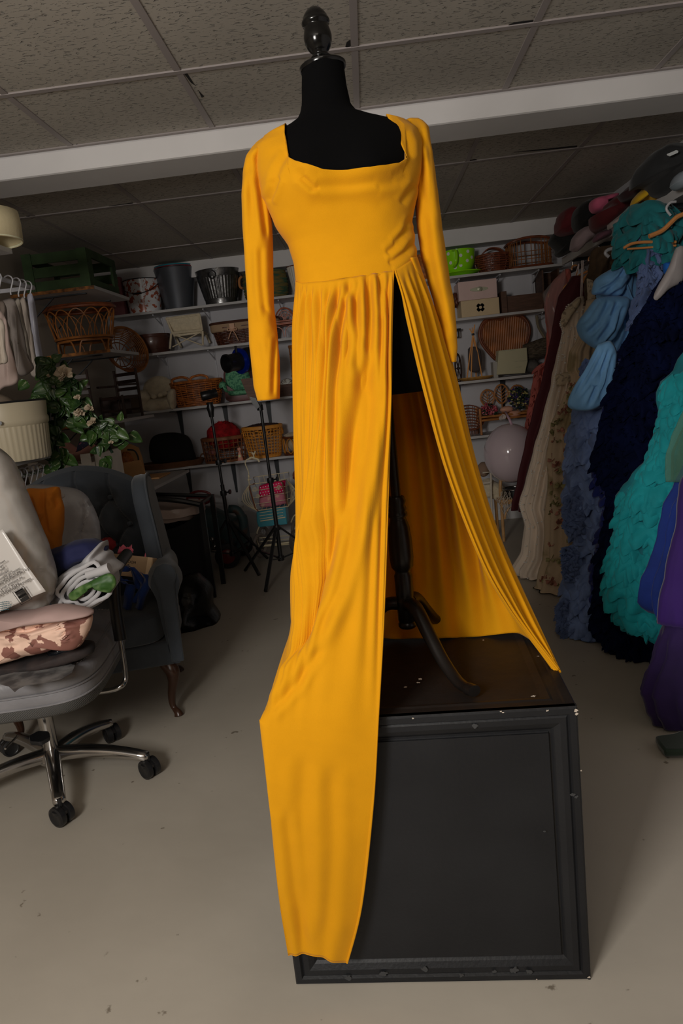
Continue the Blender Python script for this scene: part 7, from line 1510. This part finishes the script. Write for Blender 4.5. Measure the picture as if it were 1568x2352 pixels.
# light blue gown
M_lb = mat('light_blue_chiffon', rgb(66, 100, 132, 3.9), rough=.7, var=.22, vs=6, stretch=(3, 3, .7), sheen=.15)
lb = [(600, 1442, 1450), (630, 1405, 1458), (660, 1380, 1462), (680, 1372, 1466), (700, 1385, 1468), (760, 1395, 1470), (820, 1370, 1455), (870, 1352, 1432), (930, 1335, 1420), (960, 1340, 1415)]
t = gown('light_blue_gown', 'light blue chiffon gown with draped puff sleeve, between pearl and dusty blue gowns', lb, 3.88, .14, M_lb, .008, 9, 7, 7, fdep=.012)
BFb = creases([([(1440, 610), (1415, 650), (1385, 675)], 4, .014), ([(1448, 640), (1430, 665), (1400, 680)], 4, .012), ([(1428, 630), (1400, 655), (1375, 668)], 3, .010)])
g = G(); puff(g, [(1446, 598), (1448, 615), (1440, 650), (1425, 676), (1400, 682), (1380, 678), (1360, 676), (1362, 655), (1368, 640), (1400, 620)], 3.78, .12, 10, .004, 9, 1, .4, fold=BFb, m=130); g.done('shoulder_ruffle', M_lb, t, ang=180)
BFc = creases([([(1400, 690), (1375, 740), (1345, 770)], 5, .014), ([(1420, 690), (1400, 750), (1370, 790)], 5, .014), ([(1375, 690), (1350, 730), (1330, 750)], 4, .01), ([(1430, 700), (1415, 760), (1385, 795)], 4, .012)])
g = G(); puff(g, [(1370, 685), (1400, 680), (1438, 682), (1442, 700), (1425, 745), (1405, 780), (1375, 800), (1358, 798), (1335, 780), (1324, 755), (1330, 735), (1350, 710)], 3.74, .16, 12, .005, 9, 2, .4, fold=BFc, m=130); g.done('puff_sleeve', M_lb, t, ang=180)
g = G(); puff(g, [(1372, 792), (1402, 784), (1416, 815), (1408, 870), (1388, 925), (1345, 945), (1304, 934), (1314, 895), (1343, 850), (1360, 815)], 3.22, .05, 8, .006, 12, 2, .4, fold=creases([([(1390, 800), (1360, 860), (1325, 915)], 3, .01), ([(1380, 800), (1345, 860), (1318, 915)], 4, .012), ([(1398, 800), (1378, 870), (1350, 935)], 4, .014), ([(1405, 810), (1395, 870), (1375, 925)], 4, .010)])); g.done('train', M_lb, t, ang=180)
g = G(); g.tube(smoothpath([at(1426, 640, 3.79), at(1440, 658, 3.79), at(1450, 685, 3.79), at(1468, 700, 3.79)], 6), .007, 6); g.done('bodice_edge', M_lb, t)
g = G(); slab(g, [(1442, 652), (1460, 652), (1472, 662), (1471, 690), (1458, 682), (1446, 668)], 3.86, .02); g.done('bodice_lining', mat('tan_lining', rgb(92, 70, 40, 3.6), rough=.8), t)
g = G(); g.tube(smoothpath([at(1428, 640, 3.86), at(1434, 620, 3.86), at(1452, 608, 3.86), at(1478, 610, 3.86)], 5), .006, 8); g.tube([at(1456, 585, 3.86), at(1457, 618, 3.86)], .003, 6); tag(g.done('padded_hanger', mat('beige_satin_hanger', rgb(120, 96, 66, 3.6), rough=.6)), 'thin beige hanger inside the light blue gown neckline', 'hanger')
whanger(1.62, 3.95, 'wooden hanger with white plastic clip above the light blue gown')
g = G(); g.tube(smoothpath([at(1398, 590, 4.0), at(1390, 582, 4.0), at(1396, 574, 4.0), at(1415, 569, 4.0), at(1440, 566, 4.0)], 6), .009, 8); g.tube([at(1414, 583, 4.0), at(1415, 614, 4.0)], .009, 8); tag(g.done('plastic_hanger', M_hang), 'thick white plastic hanger hooked below the rail, left of the teal tulle', 'hanger')
# teal tulle top + hangers
M_tl1 = mat('teal_tulle', rgb(8, 70, 74, 3.6), rough=.85, var=.35, vs=6, sheen=.2)
t = gown('teal_tulle_gown', 'teal tulle gown bunched over the rail above the light blue gown', [(478, 1470, 1520), (495, 1440, 1545), (515, 1420, 1580), (545, 1416, 1590), (575, 1424, 1590), (600, 1430, 1590), (625, 1450, 1590)], 3.72, .22, M_tl1, .03, 9, 7, 9, fdep=.016)
frills(t, 'tulle_layers', M_tl1, [(485, 1450, 1530), (520, 1424, 1575), (560, 1420, 1590), (615, 1440, 1590)], 3.70, .22, 40, .075, 9, 'stuff')
for pts, Y_, lb_, m_ in (([(1490, 543), (1520, 530), (1540, 512), (1555, 498), (1575, 490)], 3.52, 'thick pale wooden hanger in front of the teal tulle, upper right', M_wdh), ([(1432, 570), (1450, 560), (1480, 556), (1552, 556)], 3.56, 'thin brass trouser hanger with two bars in front of the teal tulle', M_wdh)):
    g = G(); g.tube(smoothpath([at(x, y, Y_) for x, y in pts], 5), .011 if Y_ < 3.54 else .007, 8)
    if Y_ > 3.54: g.tube([at(1440, 572, Y_), at(1552, 564, Y_)], .005, 8)
    tag(g.done('wooden_hanger', m_), lb_, 'hanger')
g = G(); g.tube(smoothpath([at(1540, 495, 3.55), at(1530, 480, 3.55), at(1538, 466, 3.55), at(1552, 463, 3.55)], 6), .006, 8); tag(g.done('hanger_hook', M_hang), 'white plastic hook on the rail at the right edge, above the teal tulle', 'hook')
for i in range(12):
    y = 3.6+.145*i; g = G(); g.tube([(1.60+.022*cos(a), y+.01*sin(i*3), RZ+.006+.024*sin(a)) for a in [radians(-60+18*k) for k in range(17)]]+[(1.60, y, RZ-.045)], .0022, 6)
    tag(g.done('hanger_hook', M_chrome), 'small silver hanger hook on the black clothes rail', 'hook', 'silver hooks along the clothes rail')
# dusty blue ruffled gown
M_db = mat('dusty_blue_tulle', rgb(50, 62, 90, 4.6), rough=.85, var=.35, vs=9, sheen=.2); M_dbs = mat('sheer_dusty_blue', rgb(62, 76, 106, 5.4), rough=.85, var=.35, vs=9, sheen=.2, alpha=.72)
st = [(545, 1470, 1500), (580, 1478, 1505), (620, 1470, 1510), (660, 1470, 1520), (720, 1455, 1525), (760, 1440, 1500)]
t = gown('dusty_blue_gown', 'dusty blue ruffled tulle gown with ruffled strap, hem resting on the floor', [(820, 1392, 1440), (850, 1365, 1440), (900, 1350, 1440), (950, 1325, 1440), (1000, 1314, 1440), (1060, 1306, 1440), (1110, 1308, 1440), (1170, 1312, 1440), (1215, 1300, 1440), (1260, 1336, 1440), (1290, 1330, 1440), (1330, 1300, 1440), (1370, 1305, 1440), (1400, 1300, 1440), (1440, 1290, 1440), (1475, 1318, 1440), (1488, 1350, 1440)], 3.45, lambda t_: .16+.26*t_, M_db, .045, 6, 6, 12, nu=120, nv=140)
dbr = [(820, 1392, 1450), (850, 1365, 1450), (900, 1350, 1450), (950, 1325, 1450), (1000, 1314, 1450), (1060, 1306, 1450), (1170, 1312, 1450), (1260, 1330, 1450), (1330, 1300, 1450), (1440, 1292, 1450), (1480, 1320, 1450)]
frills(t, 'ruffles', M_dbs, dbr, 3.45, lambda t_: .16+.26*t_, 420, .055, 5, 'stuff')
gown('', '', st, 3.62, .07, M_db, .018, 5, 16, 14, parent=t, name='ruffled_strap'); frills(t, 'strap_ruffles', M_db, st, 3.62, .07, 90, .028, 8, 'stuff')
for (x, y, r_) in ((1302, 1178, .055), (1292, 1290, .04), (1284, 1415, .05), (1292, 1440, .045), (1335, 870, .04)):
    g = G(); q = random.Random(x); c0_ = at(x+12, y, 3.36)
    for k in range(10): P = []; a0 = q.uniform(0, 6); [P.append([c0_+Vector((cos(a0+j*.42)*r_*f*(1+.2*sin(j*2.2)), -.03*f+.012*sin(j*2.6+k), sin(a0+j*.42)*r_*f*(1+.2*sin(j*2.2+1))-.012*k+.05)) for f in (.1, .5, 1)]) for j in range(16)]; g.grid(P)
    g.done('tulle_rosette', M_db, t, solid=.0012, ang=180)
# navy gown
M_nv = mat('navy_tulle', (.0022, .0055, .034, 1), rough=.9, var=.5, spec=.1, vs=8)
nvr = [(640, 1530, 1620), (680, 1508, 1640), (750, 1462, 1640), (800, 1440, 1640), (850, 1425, 1640), (900, 1408, 1640), (960, 1395, 1640), (1020, 1382, 1640), (1060, 1372, 1640), (1120, 1400, 1640), (1200, 1398, 1640), (1280, 1380, 1640), (1360, 1375, 1640), (1430, 1370, 1640), (1480, 1395, 1640), (1505, 1440, 1640), (1510, 1500, 1600)]
t = gown('navy_gown', 'very dark navy feathery tulle gown filling the right side, hem on the floor', [(440, 1690, 1715), (500, 1650, 1780), (580, 1590, 1790)]+[(a_, b_, 1790) for a_, b_, c_ in nvr], 3.12, lambda t_: .16+.22*t_, M_nv, .035, 9, 6, 15, nu=120, nv=140)
fringe(t, 'feathery_edges', M_nv, [(a_, b_, 1700) for a_, b_, c_ in nvr], 3.10, lambda t_: .16+.22*t_, 1300, .030, 6); frills(t, 'ruffles', M_nv, [(a_, b_, 1720) for a_, b_, c_ in nvr], 3.12, lambda t_: .16+.22*t_, 460, .055, 16, 'stuff', (0, .8))
M_ry = mat('royal_blue_tulle', rgb(4, 14, 62, 3.6), rough=.85, var=.4, vs=8, sheen=.2)
rr1 = [(1075, 1385, 1450), (1120, 1395, 1450), (1175, 1400, 1440)]; t2 = gown('royal_blue_gown', 'royal blue tulle gown showing in patches between dusty blue and teal gowns', [(780, 1440, 1520), (860, 1420, 1500), (900, 1408, 1480), (1000, 1400, 1470), (1090, 1372, 1450), (1170, 1395, 1440), (1240, 1380, 1430), (1330, 1362, 1420), (1370, 1362, 1420), (1480, 1385, 1460)], 3.30, lambda t_: .14+.18*t_, M_ry, .03, 8, 7, 17); frills(t2, 'ruffles', M_ry, [(800, 1430, 1500), (900, 1404, 1470), (1000, 1392, 1460), (1090, 1370, 1450), (1170, 1392, 1440), (1330, 1360, 1420), (1470, 1385, 1450)], 3.28, .2, 130, .05, 4, 'stuff', (0, .6))
# white plush garment in front of navy
g = G(); puff(g, [(1552, 570), (1570, 570), (1570, 640), (1535, 665), (1515, 685), (1506, 690), (1500, 682), (1512, 655), (1535, 615)], 3.05, .05, 8, .004, 9, 3, .4); tag(g.done('satin_scarf', mat('pale_grey_satin', rgb(92, 88, 88, 3.2), rough=.5)), 'pale grey satin sash hanging at the right edge over the navy gown', 'sash')
g = G(); puff(g, [(1524, 606), (1550, 600), (1553, 625), (1530, 632)], 3.15, .06, 8, .008, 20, 3, .4); tag(g.done('blue_ruffle', mat('bright_blue', rgb(2, 50, 104, 3.4), rough=.8)), 'small bright blue ruffle between the dusty blue strap and the sash', 'fabric')
# teal ruffled gown
M_tq = mat('turquoise_tulle', rgb(2, 72, 80, 3.2), rough=.8, var=.35, vs=9, sheen=.1); M_tqs = mat('sheer_turquoise', rgb(4, 98, 104, 3.8), rough=.8, var=.3, vs=9, sheen=.15, alpha=.72)
tr = [(855, 1558, 1640), (880, 1534, 1640), (940, 1528, 1640), (1000, 1512, 1640), (1050, 1496, 1640), (1100, 1466, 1640), (1140, 1430, 1640), (1200, 1424, 1620), (1260, 1412, 1600), (1310, 1398, 1590), (1350, 1392, 1580), (1390, 1405, 1570), (1425, 1440, 1560), (1440, 1490, 1540)]
t = gown('turquoise_gown', 'turquoise ruffled tulle gown, its curling tiers ending above the floor', [(392, 1790, 1815), (460, 1720, 1880), (600, 1650, 1880), (750, 1610, 1850)]+[(a_, b_, max(c_, 1800)) for a_, b_, c_ in tr], 2.82, lambda t_: .14+.16*t_, M_tq, .030, 7, 7, 18, nu=120, nv=120)
frills(t, 'ruffles', M_tqs, [(r[0], r[1]+4, r[2]) for r in tr], 2.82, lambda t_: .14+.16*t_, 330, .058, 12, 'stuff', (0, .8))
M_mint = mat('mint_tulle', rgb(60, 92, 76, 3), rough=.8, alpha=.5, var=.2, vs=7)
t = gown('mint_gown', 'pale mint sheer tulle layer over the turquoise gown at the right edge', [(345, 1880, 1905), (430, 1810, 1950), (650, 1720, 1900), (850, 1630, 1820), (968, 1562, 1760), (1010, 1545, 1760), (1050, 1534, 1760), (1090, 1530, 1760), (1106, 1532, 1760)], 2.60, .08, M_mint, .01, 6, 6, 19)
M_bv = mat('blue_violet_tulle', rgb(8, 28, 86, 3.2), rough=.85, alpha=.9, var=.3, vs=7, sheen=.15)
t = gown('cobalt_gown', 'sheer cobalt blue tulle gown between the turquoise and purple gowns', [(342, 1885, 1910), (430, 1820, 1980), (700, 1740, 1980), (950, 1650, 1940), (1110, 1560, 1900), (1160, 1535, 1900), (1220, 1522, 1900), (1290, 1500, 1900), (1340, 1485, 1900), (1390, 1478, 1900), (1410, 1500, 1580)], 2.58, .16, M_bv, .015, 9, 7, 20)
M_pu = mat('purple_tulle', rgb(32, 6, 70, 2.6), rough=.8, var=.3, vs=5, stretch=(5, 5, .6), sheen=.2)
t = gown('purple_gown', 'deep purple pleated tulle gown at the right edge, lower tier flaring near the floor', [(300, 1968, 2000), (380, 1880, 2080), (600, 1800, 2090), (850, 1720, 2050), (1000, 1640, 2020), (1110, 1562, 2010), (1200, 1550, 2010), (1300, 1530, 2010), (1380, 1514, 2010), (1432, 1508, 2010)], 2.40, .16, M_pu, .008, 44, 7, 21, fdep=.010, name='upper_tier')
M_pu2 = mat('dark_purple_tulle', rgb(26, 8, 54, 2.6), rough=.85, alpha=.94, var=.35, vs=6, sheen=.2)
gown('', '', [(1425, 1530, 2040), (1460, 1515, 2040), (1500, 1506, 2040), (1560, 1490, 2040), (1590, 1482, 2040), (1605, 1486, 2040), (1630, 1492, 2040), (1660, 1510, 2040), (1690, 1530, 2040)], 2.42, .24, M_pu2, .02, 20, 6, 22, parent=t, fdep=.014, name='lower_tier')
g = G(); puff(g, [(1505, 1706), (1530, 1700), (1580, 1696), (1600, 1735), (1527, 1740)], atz(1530, 1722, .02).y, .12, 6, .002, 9, 2, .2)
g = G(); pts = [atz(x, y, .012) for x, y in [(1504, 1706), (1515, 1704), (1545, 1700), (1560, 1694), (1600, 1690), (1610, 1738), (1560, 1740), (1527, 1740), (1512, 1722)]]; n = len(pts)
g.add(pts+[p+Vector((0, 0, .028)) for p in pts], [tuple(range(n-1, -1, -1)), tuple(range(n, 2*n))]+[(i, (i+1) % n, n+(i+1) % n, n+i) for i in range(n)]); tag(g.done('velvet_cloth', mat('dark_green_velvet', rgb(10, 24, 14, 2.6), rough=.8, sheen=.3), bevel=.008), 'dark green velvet cloth lying on the floor at the right edge', 'cloth')
